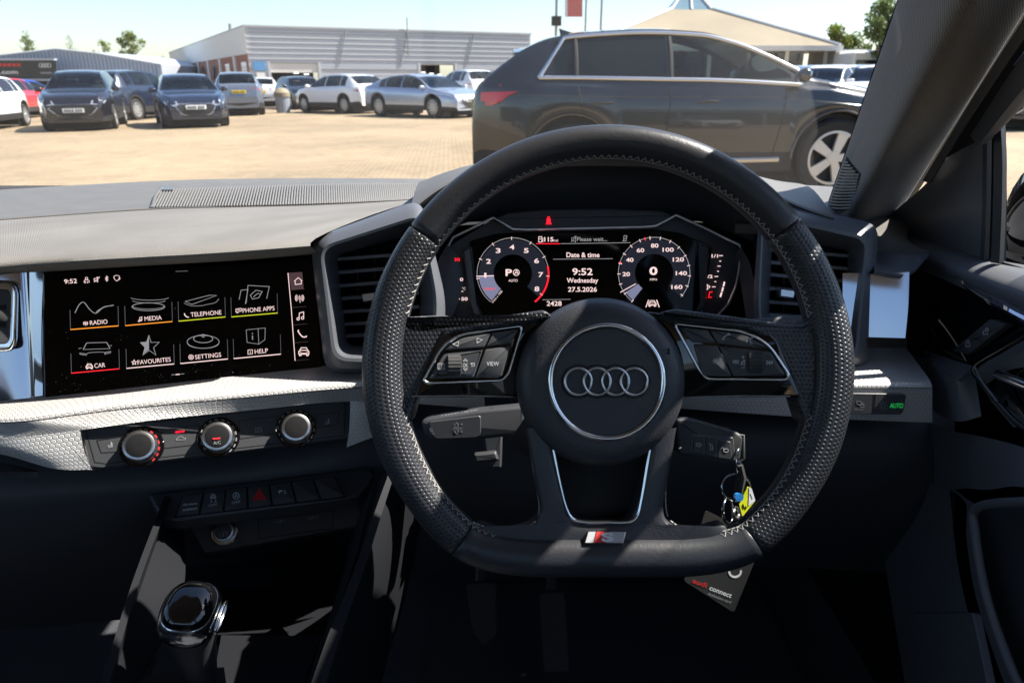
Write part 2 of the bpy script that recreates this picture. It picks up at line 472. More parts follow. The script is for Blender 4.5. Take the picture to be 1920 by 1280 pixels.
def perforated():
    m, nt, b = nodes('perforated_leather'); setp(b, Base_Color=(0.030, 0.031, 0.037, 1), Roughness=0.36, Specular_IOR_Level=0.5)
    ln, hx = hexnodes(nt, 1 / 0.0033, 1.0, 0.86)
    h = ramp(nt, ln, 0.10, 0.34)
    bump_from(nt, b, h, 0.55, 0.0010)
    c = ramp(nt, ln, 0.10, 0.26); mx = N(nt, 'ShaderNodeVectorMath', operation='SCALE'); mx.inputs[0].default_value = (0.033, 0.034, 0.040)
    k = N(nt, 'ShaderNodeMath', operation='MULTIPLY_ADD'); nt.links.new(c, k.inputs[0]); k.inputs[1].default_value = 0.85; k.inputs[2].default_value = 0.15
    nt.links.new(k.outputs[0], mx.inputs['Scale']); nt.links.new(mx.outputs[0], b.inputs['Base Color'])
perforated()
def hextrim():
    m, nt, b = nodes('hex_trim'); setp(b, Base_Color=(0.50, 0.50, 0.52, 1), Roughness=0.38, Metallic=0.40)
    ln, hx = hexnodes(nt, 1 / 0.0043)
    h = ramp(nt, hx, 0.36, 0.48, 1.0, 0.0)
    bump_from(nt, b, h, 0.55, 0.0007)
    e = ramp(nt, hx, 0.40, 0.47, 1.0, 0.80)
    mx = N(nt, 'ShaderNodeVectorMath', operation='SCALE'); mx.inputs[0].default_value = (0.62, 0.605, 0.59); nt.links.new(e, mx.inputs['Scale']); nt.links.new(mx.outputs[0], b.inputs['Base Color'])
hextrim()
def dashgrain():
    m, nt, b = nodes('dash_grain'); setp(b, Base_Color=(0.175, 0.167, 0.155, 1), Roughness=0.62, Specular_IOR_Level=0.4)
    uv = N(nt, 'ShaderNodeUVMap'); sc = N(nt, 'ShaderNodeMapping'); sc.inputs['Scale'].default_value = (640, 640, 1); nt.links.new(uv.outputs[0], sc.inputs[0])
    v = N(nt, 'ShaderNodeTexVoronoi', voronoi_dimensions='2D'); v.inputs['Scale'].default_value = 1; v.inputs['Randomness'].default_value = 0.25; nt.links.new(sc.outputs[0], v.inputs['Vector'])
    bump_from(nt, b, v.outputs['Distance'], 0.6, 0.0009)
    nz = N(nt, 'ShaderNodeTexNoise'); nz.inputs['Scale'].default_value = 12; nz.inputs['Detail'].default_value = 6; nt.links.new(uv.outputs[0], nz.inputs['Vector'])
    f = ramp(nt, nz.outputs['Fac'], 0.3, 0.75, 0.88, 1.12)
    d = N(nt, 'ShaderNodeTexVoronoi', voronoi_dimensions='2D'); d.inputs['Scale'].default_value = 160; nt.links.new(uv.outputs[0], d.inputs['Vector'])   # dust specks
    dd = ramp(nt, d.outputs['Distance'], 0.03, 0.09, 0.5, 0.0); ad = N(nt, 'ShaderNodeMath', operation='ADD'); nt.links.new(f, ad.inputs[0])
    pk = N(nt, 'ShaderNodeSeparateColor'); nt.links.new(d.outputs['Color'], pk.inputs[0]); gt = N(nt, 'ShaderNodeMath', operation='GREATER_THAN'); gt.inputs[1].default_value = 0.8; nt.links.new(pk.outputs[0], gt.inputs[0])
    ml = N(nt, 'ShaderNodeMath', operation='MULTIPLY'); nt.links.new(dd, ml.inputs[0]); nt.links.new(gt.outputs[0], ml.inputs[1]); nt.links.new(ml.outputs[0], ad.inputs[1])
    mx = N(nt, 'ShaderNodeVectorMath', operation='SCALE'); mx.inputs[0].default_value = (0.175, 0.167, 0.155); nt.links.new(ad.outputs[0], mx.inputs['Scale']); nt.links.new(mx.outputs[0], b.inputs['Base Color'])
dashgrain()
mat('knob_black', (0.012, 0.012, 0.013), 0.85, spec=0.15)
mat('dash_smooth', (0.122, 0.115, 0.106), 0.5, bump=(900, 0.2, 0.0005), col_var=0.08)
def weave():
    m, nt, b = nodes('pillar_cloth'); setp(b, Base_Color=(0.150, 0.140, 0.128, 1), Roughness=0.9, Sheen_Weight=0.15)
    uv = N(nt, 'ShaderNodeUVMap'); bps = None
    for rot, s in ((0.6, 420), (-0.9, 420)):
        mp = N(nt, 'ShaderNodeMapping'); mp.inputs['Rotation'].default_value = (0, 0, rot); nt.links.new(uv.outputs[0], mp.inputs[0])
        wv = N(nt, 'ShaderNodeTexWave'); wv.inputs['Scale'].default_value = s / 6.28 * 2; wv.inputs['Distortion'].default_value = 0.5; nt.links.new(mp.outputs[0], wv.inputs[0])
        bp = bump_from(nt, b, wv.outputs['Fac'], 0.35, 0.0006, bps); bps = bp
weave()
def glass(name, tint=(0.93, 0.97, 0.95), refl=0.07, rough=0.0, dust=0.0):
    m = bpy.data.materials.new(name); m.use_nodes = True; M[name] = m; nt = m.node_tree; nt.nodes.remove(nt.nodes['Principled BSDF'])
    out = nt.nodes['Material Output']; tr = N(nt, 'ShaderNodeBsdfTransparent'); tr.inputs[0].default_value = tint + (1,)
    gl = N(nt, 'ShaderNodeBsdfGlossy'); gl.inputs['Roughness'].default_value = rough; gl.inputs[0].default_value = (1, 1, 1, 1)
    lw = N(nt, 'ShaderNodeFresnel'); lw.inputs['IOR'].default_value = 1.5
    ml = N(nt, 'ShaderNodeMath', operation='MULTIPLY'); ml.inputs[1].default_value = refl / 0.04 * 0.5; nt.links.new(lw.outputs[0], ml.inputs[0])
    mn = N(nt, 'ShaderNodeMath', operation='MINIMUM'); mn.inputs[1].default_value = 0.9; nt.links.new(ml.outputs[0], mn.inputs[0])
    mx = N(nt, 'ShaderNodeMixShader'); nt.links.new(mn.outputs[0], mx.inputs[0]); nt.links.new(tr.outputs[0], mx.inputs[1]); nt.links.new(gl.outputs[0], mx.inputs[2])
    last = mx
    if dust:
        df = N(nt, 'ShaderNodeBsdfDiffuse'); df.inputs[0].default_value = (0.7, 0.66, 0.6, 1)
        tc = N(nt, 'ShaderNodeTexCoord'); v = N(nt, 'ShaderNodeTexVoronoi'); v.inputs['Scale'].default_value = 55; nt.links.new(tc.outputs['Object'], v.inputs['Vector'])
        pk = N(nt, 'ShaderNodeSeparateColor'); nt.links.new(v.outputs['Color'], pk.inputs[0])
        gt = N(nt, 'ShaderNodeMath', operation='GREATER_THAN'); gt.inputs[1].default_value = 0.72; nt.links.new(pk.outputs[0], gt.inputs[0])
        sp_ = ramp(nt, v.outputs['Distance'], 0.02, 0.06, dust * 28, 0.0)
        m2 = N(nt, 'ShaderNodeMath', operation='MULTIPLY'); nt.links.new(sp_, m2.inputs[0]); nt.links.new(gt.outputs[0], m2.inputs[1])
        a2 = N(nt, 'ShaderNodeMath', operation='ADD'); a2.inputs[1].default_value = dust; nt.links.new(m2.outputs[0], a2.inputs[0])  # even film over the whole pane, put in as haze between the specks
        m3 = N(nt, 'ShaderNodeMixShader'); nt.links.new(a2.outputs[0], m3.inputs[0]); nt.links.new(mx.outputs[0], m3.inputs[1]); nt.links.new(df.outputs[0], m3.inputs[2]); last = m3
    nt.links.new(last.outputs[0], out.inputs[0]); return m
glass('windscreen_glass', (0.98, 0.982, 0.985), 0.0055, 0.06, dust=0.0034)
glass('side_glass', (0.93, 0.95, 0.95), 0.035)
# ================================================================ THE CAR WE SIT IN
# ---------------------------------------------------------------- dashboard
dash = wthing('dashboard', 'dark grey grained dashboard running under the windscreen behind the steering wheel', 'dashboard', P(500, 420, 0.85))
# upper pad: back edge under the glass -> crest -> front lip -> tucked underside
def zrow(pts): return [PZ(*p) for p in pts]
back = zrow([(-420, 392, -.155), (-200, 372, -.155), (0, 356, -.152), (330, 338, -.150), (600, 334, -.150), (860, 336, -.150)])
bk2 = [p + Vector((0, 0.10, -0.03)) for p in back]
fold = zrow([(-420, 450, -.150), (-200, 428, -.148), (0, 413, -.146), (290, 393, -.144), (580, 384, -.143), (815, 366, -.142)])
mid = zrow([(-420, 490, -.144), (-200, 470, -.142), (0, 455, -.140), (240, 436, -.138), (490, 424, -.137), (700, 402, -.136)])
lipt = zrow([(-420, 525, -.145), (-200, 503, -.144), (0, 484, -.143), (200, 472, -.141), (420, 460, -.140), (592, 447, -.140)])
lip = [p + Vector((0, -.006, -.010)) for p in lipt]
und = [p + Vector((0, 0.045, -.013)) for p in lip]
grid('lower_pad', [fold, mid, lipt, lip, und], 'dash_grain', dash, nu=60, nv=4, flip=True, smooth=60)
rs = grid('upper_pad', [bk2, back, [p + Vector((0, 0, -.0016)) for p in fold]], 'dash_smooth', dash, nu=60, nv=6, lin=True, flip=True, smooth=60)
tube('pad_seam', [p + Vector((0, 0.001, 0.0004)) for p in spline(fold, 60)], 0.0011, 'dash_smooth', dash, 5)
# demister strip: many fine ribs across the rear of the pad
rb = MB()
S0 = spline(zrow([(300, 356, -.1485), (600, 347, -.1483), (830, 345, -.148)]), 118)
S1 = spline(zrow([(283, 391, -.1438), (600, 384.5, -.1425), (830, 374, -.1415)]), 118)
for a, b in zip(S0, S1):
    a = a + Vector((0, 0, .0012)); b = b + Vector((0, 0, .0018))
    t = (b - a); sd = Vector((1, -0.25, 0)).normalized() * 0.00125
    rb.add([a - sd, a + sd, b + sd, b - sd, a + Vector((0, 0, .0004)), b + Vector((0, 0, .0004))], [(0, 4, 5, 3), (4, 1, 2, 5), (0, 1, 4), (3, 5, 2)])
o = rb.build('demister_ribs', 'dash_grain', dash, 30); stuff(o)
tube('pad_joint', spline([PZ(304, 352, -.147), PZ(292, 368, -.1455), PZ(285, 391, -.1435)], 12), 0.0022, 'dash_smooth', dash, 8)
MB().add([PZ(300, 356, -.145), PZ(325, 356, -.145), PZ(314, 347, -.145), PZ(300, 356, -.150), PZ(325, 356, -.150), PZ(314, 347, -.150)], [(0, 1, 2), (0, 3, 4, 1), (1, 4, 5, 2), (2, 5, 3, 0)]).build('corner_tab', 'satin_grey', dash, 20)
# pad to the right of the instrument hood, running into the door corner
r0 = zrow([(1380, 338, -.150), (1470, 345, -.150), (1570, 352, -.155), (1640, 372, -.160), (1720, 400, -.165)])
r1 = zrow([(1380, 372, -.148), (1470, 378, -.150), (1560, 396, -.155), (1620, 428, -.160), (1700, 445, -.165)])
r2 = zrow([(1380, 420, -.150), (1470, 425, -.152), (1560, 440, -.158), (1640, 458, -.164), (1738, 470, -.168)])
grid('corner_pad', [r0, r1, r2], 'dash_smooth', dash, nu=20, nv=4, flip=True, thick=0.01)
# shoulder ledge right of the vent
rf = [PZ(1640, 450, -.172), PZ(1690, 462, -.170), PZ(1742, 474, -.168)]
rg = [PZ(1640, 480, -.172), PZ(1690, 488, -.171), PZ(1738, 482, -.169)]
grid('shoulder_ledge', [rf, rg, [p + Vector((0, 0.002, -.004)) for p in rg], [P(1640, 507, .70), P(1690, 516, .70), P(1715, 505, .71)]], 'satin_grey', dash, nu=8, nv=2, thick=0.004, flip=True, lin='r')
# infill behind everything: lower dashboard body
lowd = [[P(-300, 790, .70), P(0, 790, .72), P(400, 760, .78), P(900, 745, .84), P(1400, 745, .82), P(1790, 745, .80)],
        [P(-300, 890, .66), P(0, 880, .68), P(400, 870, .72), P(900, 800, .80), P(1400, 800, .78), P(1790, 800, .76)],
        [P(-300, 1010, .66), P(0, 1000, .69), P(400, 960, .74), P(900, 940, .82), P(1400, 930, .80), P(1790, 940, .78)],
        [P(-300, 1180, .80), P(0, 1180, .84), P(400, 1140, .90), P(900, 1060, .95), P(1400, 1060, .95), P(1790, 1080, .92)]]
grid('lower_panel', lowd, 'dark_plastic', dash, nu=30, nv=5, flip=True)
grid('upper_carrier', [[P(-300, 500, .80), P(300, 470, .86), P(900, 420, .94), P(1400, 420, .94), P(1790, 480, .82)],
                       [P(-300, 800, .76), P(300, 780, .80), P(900, 750, .88), P(1400, 750, .86), P(1790, 760, .80)]], 'void_black', dash, nu=12, nv=4, flip=True)
# open glove tray shadow line at far left
grid('tray_lip', [[P(-120, 858, .64), P(0, 866, .64), P(70, 882, .645)], [P(-120, 876, .63), P(0, 884, .63), P(72, 884, .64)]], 'soft_plastic', dash, nu=10, nv=3, thick=.006, flip=True)

# ---------------------------------------------------------------- silver honeycomb trim
trim = wthing('trim_strip', 'silver honeycomb textured trim strip running across under the touchscreen', 'dashboard trim', P(400, 745, .66))
zT = -.2715
tb = [PZ(-300, 775, zT), PZ(-60, 752, zT), PZ(85, 742, zT), PZ(330, 712, zT), PZ(600, 686, zT), PZ(800, 676, zT), PZ(1010, 674, zT)]
tf = [PZ(-300, 806, zT), PZ(-60, 786, zT), PZ(55, 780, zT), PZ(230, 758, zT), PZ(480, 735, zT), PZ(690, 717, zT), PZ(905, 710, zT)]
tf2 = [p + Vector((0, -.0025, -.003)) for p in tf]
grid('trim_ledge', [tb, [a.lerp(b, .8) + Vector((0, 0, .0015)) for a, b in zip(tb, tf)], tf, tf2], 'hex_trim', trim, nu=50, nv=3, flip=True, smooth=60)
# face over the climate panel
FC = [p + Vector((0, -.0005, -.0008)) for p in tf2]
fl = [P(-300, 860, .600), P(-60, 832, .606), P(150, 806, .622), P(300, 786, .640), P(480, 768, .662), P(672, 752, .688), P(910, 766, .705)]
grid('trim_face', [FC, fl], 'hex_trim', trim, nu=50, nv=6, flip=True, smooth=60, lin='r')
# swept left end below the face, beside the panel
grid('trim_end', [[P(-300, 860, .600), P(-150, 844, .603), P(-20, 826, .608), P(60, 817, .613), P(150, 806, .622)],
                  [P(-300, 866, .606), P(-150, 852, .607), P(-20, 840, .610), P(75, 850, .614), P(158, 845, .622)],
                  [P(-300, 872, .612), P(-150, 858, .612), P(-20, 848, .614), P(100, 878, .618), P(172, 880, .624)]], 'hex_trim', trim, nu=30, nv=6, flip=True, smooth=60)
grid('trim_return', [[P(112, 806, .620), P(150, 800, .632)], [P(140, 842, .620), P(162, 842, .634)], [P(172, 880, .624), P(190, 880, .640)]], 'hex_trim', trim, nu=4, nv=4, flip=True)
grid('trim_inner_end', [[P(657, 747, .688), P(672, 746, .688), P(700, 742, .692)], [P(655, 800, .692), P(672, 800, .692), P(705, 792, .697)], [P(650, 838, .695), P(676, 828, .695), P(712, 815, .70)]], 'hex_trim', trim, nu=6, nv=6, flip=True)
# right-hand length of the same strip
rt = wthing('trim_strip', 'silver honeycomb textured trim end beside the driver door with the light switch', 'dashboard trim', P(1680, 720, .70))
zR = -.272
b_ = [PZ(1180, 664, zR), PZ(1420, 652, zR), PZ(1560, 647, zR), PZ(1695, 647, zR)]
f_ = [PZ(1180, 712, zR), PZ(1420, 716, zR), PZ(1590, 718, zR), PZ(1746, 719, zR)]
g_ = [p + Vector((0, -.003, -.003)) for p in f_]
grid('trim_ledge', [b_, [a.lerp(b, .85) + Vector((0, 0, .0015)) for a, b in zip(b_, f_)], f_, g_], 'hex_trim', rt, nu=30, nv=3, flip=True, smooth=60)
h_ = [P(1180, 758, .70), P(1420, 776, .687), P(1590, 786, .684), P(1748, 792, .684)]
grid('trim_face', [[p + Vector((0, -.0004, -.0006)) for p in g_], h_], 'hex_trim', rt, nu=30, nv=6, flip=True, smooth=60, lin='r', thick=0.004)
LS = Face(P(1590, 778, .6745), P(1748, 780, .6745) - P(1590, 778, .6745), P(1590, 737, .6735) - P(1590, 778, .6745))
lsw = wthing('light_switch', 'black headlight switch panel with green AUTO lettering in the trim end', 'switch', P(1650, 757, .678))
LS.poly('panel', [(1560, 736), (1700, 738), (1692, 777), (1560, 775)], -.004, .0006, 'dark_plastic', lsw, bev=.0006, rad=.004)
LS.strokes('divider', [[(1641, 738), (1638, 776)]], 1.5, 'void_black', lsw, .0009)
LS.text('lettering', 'AUTO', 1680, 760, 9, 'ui_green', lsw, .0008, bold=.0, width=25, shear=.12)
LS.strokes('lamp_symbol', [circ(1655, 760, 4, 12)] + [[(1655 + 6 * math.cos(a), 760 + 6 * math.sin(a)), (1655 + 9 * math.cos(a), 760 + 9 * math.sin(a))] for a in [k * math.pi / 4 for k in range(8)]], 1.2, 'grey_print', lsw, .0008)
LS.strokes('fog_symbol', [[(1606, 752), (1612, 752), (1616, 755), (1611, 759), (1606, 757), (1606, 752)], [(1612, 760), (1619, 757), (1619, 763), (1612, 763)]], 1.2, 'grey_print', lsw, .0008)
LS.text('front_lettering', 'FRONT', 1610, 767, 4, 'grey_print', lsw, .0008, width=17)

# ---------------------------------------------------------------- touchscreen
TS = Face.through(P(85, 745, .6475), P(600, 690, .716), P(80, 505, .651))
ts = wthing('touchscreen', 'wide black touchscreen showing eight menu tiles and a side menu', 'touchscreen', TS.hit(330, 715))
TS.poly('glass_panel', [(80, 500), (590, 455), (604, 702), (84, 752)], -.006, .0, 'screen_glass', ts, bev=.0008)
TS.strokes('edge_line', [[(80, 505), (84, 745)]], 1.5, 'satin_grey', ts, .0004)
def T3(x, y): return (x / 3, 320 + y / 3)
TILE = [('RADIO', (397, 893), (667, 872), 'ui_orange', (556, 852), 88), ('MEDIA', (705, 871), (970, 848), 'ui_orange', (862, 829), 88),
        ('TELEPHONE', (1005, 846), (1268, 822), 'ui_lime', (1160, 803), 160), ('PHONE APPS', (1302, 822), (1562, 800), 'ui_lime', (1455, 780), 170),
        ('CAR', (402, 1138), (672, 1113), 'ui_red', (562, 1094), 54), ('FAVOURITES', (712, 1111), (980, 1086), 'ui_white', (868, 1069), 170),
        ('SETTINGS', (1015, 1084), (1282, 1058), 'ui_white', (1171, 1041), 136), ('HELP', (1315, 1056), (1580, 1031), 'ui_white', (1470, 1014), 70)]
for nm, a, b, c, t, wd in TILE:
    tile = TS.strokes('menu_tile', [[T3(*a), T3(*b)]], 1.7, c, ts, .0005)
    for e in (a, b): TS.strokes('tile_side', [[T3(*e), T3(e[0] - 3, e[1] - 110)]], 0.7, 'ui_dim', tile, .0004)
    TS.text('lettering', nm, *T3(*t), 8.2, 'ui_white', tile, .0005, width=wd / 3)
def icon(tile_i, lines, w_=.8, m_='ui_silver', nm='icon'):
    return TS.strokes(nm, [[T3(*p) for p in ln] for ln in lines], w_ * .82, m_, ts, .0005)
def wob(pts): return [tuple(v) for v in spline([Vector((p[0], p[1], 0)) for p in pts], 24)]
def wb(pts): return [(v[0], v[1]) for v in wob(pts)]
icon(0, [wb([(422, 800), (445, 755), (472, 740), (505, 780), (540, 802), (580, 770), (640, 755)])], 1.4)
icon(0, [wb([(540, 797), (585, 766), (640, 757)]), wb([(545, 790), (590, 764), (630, 760)])], 1.0, 'ui_grey')
icon(0, [[(482, 848), (482, 872)]] + [circ(482, 858, q, 8, a, a + 110) for q in (6, 12) for a in (-55, 125)], .9, 'ui_white')
icon(1, [circ(835, 765, 92, 28, ry=22)], 1.3); icon(1, [circ(835, 762, 88, 28, 180, 360, ry=16), circ(838, 730, 92, 24, 180, 360, ry=14), circ(842, 712, 108, 24, 190, 350, ry=16)], 1.0, 'ui_grey')
icon(1, [[(786, 845), (786, 826), (798, 822), (798, 841)], circ(782, 845, 4, 8), circ(794, 841, 4, 8)], 1.0, 'ui_white')
icon(2, [[(1042, 735), (1080, 752), (1218, 702), (1180, 700), (1042, 735)]], 1.2); icon(2, [wb([(1035, 745), (1080, 760), (1150, 758)]), wb([(1150, 755), (1210, 742), (1232, 720)])], .9, 'ui_grey')
icon(2, [wb([(1038, 802), (1040, 812), (1052, 822), (1063, 824)])], 2.0, 'ui_white')
icon(3, [[(1385, 745), (1395, 645), (1515, 652), (1500, 720)], [(1345, 725), (1356, 672), (1395, 668), (1380, 750)]], 1.2); icon(3, [[(1408, 700), (1440, 672), (1475, 680), (1455, 715), (1420, 722), (1408, 700)], [(1425, 710), (1450, 690), (1465, 695)]], 1.3, 'ui_silver')
icon(3, [[(1327, 778), (1357, 774), (1357, 790), (1327, 794), (1327, 778)], [(1330, 800), (1342, 798)], [(1335, 784), (1350, 782)]], 1.2, 'ui_white')
icon(4, [[(468, 1005), (488, 968), (600, 965), (620, 1000)], wb([(448, 1030), (470, 1035), (480, 1030), (470, 1028), (448, 1025)]), wb([(625, 1022), (600, 1028), (592, 1022), (625, 1015)])], 1.3); icon(4, [wb([(482, 1040), (500, 1024), (580, 1020), (592, 1035)]), [(442, 1000), (460, 996)], [(612, 985), (630, 982)], [(468, 1005), (620, 1000)]], 1.0, 'ui_grey')
def caricon(f, cx, cy, s, m_, par, hh=.0005, w_=1.1):
    L = [[(-1, .45), (-1, -.05), (-.75, -.35), (-.5, -.8), (.5, -.8), (.75, -.35), (1, -.05), (1, .45), (-1, .45)], [(-.75, -.3), (.75, -.3)], [(-.85, .05), (-.5, .12)], [(.85, .05), (.5, .12)], [(-.5, .3), (.5, .3)], [(-.85, .45), (-.85, .75), (-.55, .75), (-.55, .45)], [(.85, .45), (.85, .75), (.55, .75), (.55, .45)]]
    return f.strokes('car_symbol', [[(cx + x * s, cy + y * s) for x, y in ln] for ln in L], w_, m_, par, hh)
caricon(TS, *T3(503, 1100), 6, 'ui_white', ts)
def star(cx, cy, r, r2): return [(cx + (r if k % 2 == 0 else r2) * math.sin(k * math.pi / 5), cy - (r if k % 2 == 0 else r2) * math.cos(k * math.pi / 5)) for k in range(11)]
TS.poly('star_picture', [T3(838, 930), T3(826, 962), T3(790, 966), T3(818, 992), T3(808, 1030), T3(838, 1005)], 0, .0004, 'ui_silver', ts)
icon(5, [[(838, 925), (850, 965), (896, 964), (864, 995), (877, 1036), (840, 1010), (804, 1036), (816, 993), (790, 966), (825, 963), (838, 925)]], 1.1)
icon(5, [star(755, 1078, 14, 6)], 1.2, 'ui_white')
icon(6, [circ(1143, 962, 90, 30, ry=36)], 1.2); icon(6, [circ(1143, 945, 54, 24, ry=22), circ(1143, 968, 88, 24, 190, 350, ry=30)], 1.4, 'ui_grey'); icon(6, [circ(1143, 928, 8, 10)], 1.4, 'ui_grey')
icon(6, [circ(1075, 1048, 13, 12), circ(1075, 1048, 5, 8)], 1.3, 'ui_white')
icon(7, [[(1385, 895), (1452, 888), (1456, 975), (1390, 965), (1385, 895)], [(1452, 888), (1492, 884), (1490, 950), (1456, 975)]], 1.0); icon(7, [[(1420, 912), (1420, 918)], [(1420, 926), (1421, 950)]], 2.0, 'ui_silver')
icon(7, [[(1395, 1008), (1420, 1006), (1420, 1030), (1395, 1032), (1395, 1008)], [(1408, 1014), (1408, 1026)]], 1.1, 'ui_white')
TS.text('clock', '9:52', *T3(398, 622), 8.2, 'ui_white', ts, .0005, bold=.01, width=21)
icon(8, [circ(487, 606, 7, 10), wb([(475, 632), (475, 618), (487, 614), (501, 618), (501, 630)]), [(482, 622), (482, 633)], [(493, 622), (493, 633)]], .9, 'ui_white', 'person_symbol')
icon(8, [[(530, 606), (538, 606), (550, 598), (550, 626), (538, 618), (530, 618), (530, 606)], [(530, 627), (562, 597)]], .9, 'ui_white', 'mute_symbol')
icon(8, [[(592, 600), (608, 614), (600, 622), (600, 592), (608, 600), (592, 614)]], .9, 'ui_white', 'radio_link_symbol')
icon(8, [wb([(657, 588), (642, 594), (644, 608), (657, 620), (668, 612)]), wb([(657, 588), (672, 594), (671, 602)]), [(672, 600), (672, 614)], [(665, 607), (679, 607)]], .9, 'ui_white', 'shield_symbol')
icon(8, [[(988, 567), (1057, 564)]], 1.4, 'ui_dim', 'pull_handle'); icon(8, [[(965, 1147), (983, 1146)], [(1017, 1143), (1035, 1141)]], 1.3, 'ui_grey', 'page_mark'); icon(8, [[(988, 1146), (1012, 1144)]], 2.2, 'ui_white', 'page_mark')
TS.poly('active_menu_cell', [T3(1620, 575), T3(1700, 570), T3(1708, 664), T3(1640, 671)], 0, .0003, 'ui_pink', ts)
icon(8, [[(1620, 575), (1638, 770), (1660, 1068)], ], 1.6, 'ui_white', 'menu_line')
icon(8, [[(1638, 671), (1715, 664)], [(1643, 770), (1722, 763)], [(1650, 868), (1728, 861)], [(1655, 968), (1734, 960)], [(1660, 1068), (1740, 1060)]], .8, 'ui_pink', 'menu_divider')
icon(8, [[(1655, 622), (1677, 602), (1700, 620)], [(1660, 620), (1661, 640), (1695, 637), (1694, 618)]], 1.5, 'ui_white', 'home_symbol')
icon(8, [[(1685, 700), (1688, 742)]] + [circ(1685, 716, q, 8, a, a + 100) for q in (9, 17, 24) for a in (-50, 130)], 1.3, 'ui_white', 'radio_symbol')
icon(8, [[(1682, 832), (1684, 800), (1708, 794), (1708, 826)], circ(1677, 833, 7, 10), circ(1702, 828, 7, 10)], 1.6, 'ui_white', 'note_symbol')
icon(8, [wb([(1680, 895), (1678, 905), (1700, 932), (1720, 934), (1724, 928)])], 2.4, 'ui_white', 'phone_symbol')
caricon(TS, *T3(1709, 1018), 9.5, 'ui_white', ts, w_=1.5)
# dust and crumbs on the lower glass
db = MB()
for i in range(150):
    x = random.uniform(84, 560); y = 752 - (x - 84) * .098 - abs(random.gauss(0, 26)) - 4
    if random.random() < .25: y -= random.uniform(0, 150)
    r_ = random.choice((.3, .4, .5, .8)) * 1.0; q = TS.loc(x, y); k = TS.mpp(x, y)
    db.add([TS.at((q[0] - r_ * k, q[1] - r_ * k), .0002), TS.at((q[0] + r_ * k, q[1] - r_ * k * .6), .0002), TS.at((q[0] + r_ * k, q[1] + r_ * k), .0002), TS.at((q[0], q[1]), .0009)], [(0, 1, 3), (1, 2, 3), (2, 0, 3)])
mat('dust', (0.5, 0.48, 0.45), 0.9)
stuff(db.build('dust_specks', 'dust', ts, None))

# ---------------------------------------------------------------- gloss metal panels left and right of the screen units
gl = wthing('dash_fascia', 'glossy blue-grey metal fascia panel with mirror finish left of the touchscreen', 'dashboard panel', P(20, 730, .63))
def fas(t, y): return [P(-330, y, .574 + t), P(-180, y, .600 + t), P(-60, y, .6215 + t), P(15, y, .635 + t), P(42 + (y - 500) * .04, y, .640 + t), P(56 + (y - 500) * .04, y, .644 + t * .9), P(80, y, .6505 + t * .4)]
grid('panel', [fas(-.0030, 505), fas(-.0008, 560), fas(.0016, 620), fas(.0043, 690), fas(.0065, 750)], 'gloss_inlay', gl, nu=48, nv=4, flip=True, smooth=80)
pv = wthing('air_vent', 'passenger air vent with chrome rim and thumb wheel at the left picture edge', 'air vent', P(5, 600, .62))
VF = Face(P(-60, 585, .612), P(30, 585, .628) - P(-60, 585, .612), P(-60, 520, .612) - P(-60, 585, .612))
VF.poly('chrome_rim', [(-190, 520), (24, 528), (33, 545), (31, 640), (24, 658), (-190, 668)], -.006, .006, 'chrome', pv, bev=.003, rad=.005, steps=3)
VF.poly('vent_body', [(-190, 532), (18, 543), (24, 553), (22, 634), (16, 645), (-190, 654)], .002, .0072, 'soft_plastic', pv, bev=.0015, rad=.004)
VF.lathe('thumb_wheel', 9, 592, [(0.004, .003), (.0055, .004), (.0055, .0115), (.004, .0125)], 'rubber', pv, 24)
VF.poly('wheel_slot', [(0, 574), (15, 571), (14, 614), (2, 614)], .0, .0078, 'void_black', pv)
gr_ = wthing('dash_fascia', 'glossy blue-grey metal fascia panel mirroring the sky at the right dashboard end', 'dashboard panel', P(1660, 600, .73))
grid('panel', [[P(1580, 512, .716), P(1640, 512, .708), P(1705, 510, .6995)], [P(1580, 575, .7193), P(1640, 575, .7112), P(1703, 572, .7028)], [P(1580, 650, .723), P(1640, 640, .7146), P(1697, 638, .7066)]], 'gloss_inlay', gr_, nu=10, nv=6, flip=True, smooth=80)
grid('panel_shadow_gap', [[P(1560, 634, .715), P(1702, 634, .705)], [P(1560, 652, .72), P(1700, 652, .71)]], 'void_black', gr_, nu=2, nv=1, flip=True)

# ---------------------------------------------------------------- instrument hood and vents
hood = wthing('instrument_hood', 'dark grey hood arching over the instrument display behind the wheel rim', 'instrument hood', P(1130, 420, .80))
hc = [P(770, 388, .712), P(832, 345, .725), P(900, 318, .735), P(1010, 303, .742), P(1138, 299, .745), P(1270, 306, .742), P(1390, 336, .735), P(1496, 381, .725), P(1560, 402, .72)]
hb = [Vector((p.x * 1.12 + .0, 1.02 + abs(p.x - .1) * -.25, CAMZ - .135)) for p in hc]
hb2 = [p + Vector((0, .0, -.05)) for p in hb]
hm = [a.lerp(b, .45) + Vector((0, 0, .016)) for a, b in zip(hc, hb)]
hl = [p + Vector((0, -.004, -.006)) for p in hc]
grid('hood_shell', [hb2, hb, hm, hc, hl], 'dash_smooth', hood, nu=48, nv=5, flip=True, smooth=60)
hu = [P(775, 410, .73), P(835, 372, .75), P(900, 345, .77), P(1010, 328, .78), P(1138, 322, .785), P(1270, 330, .78), P(1390, 358, .77), P(1490, 398, .75), P(1560, 415, .735)]
hv = [P(790, 470, .80), P(845, 430, .82), P(920, 405, .83), P(1010, 398, .83), P(1138, 396, .83), P(1260, 400, .83), P(1340, 425, .83), P(1450, 465, .80), P(1560, 480, .78)]
grid('hood_underside', [hl, hu, hv], 'dark_plastic', hood, nu=48, nv=5, flip=True, smooth=60)
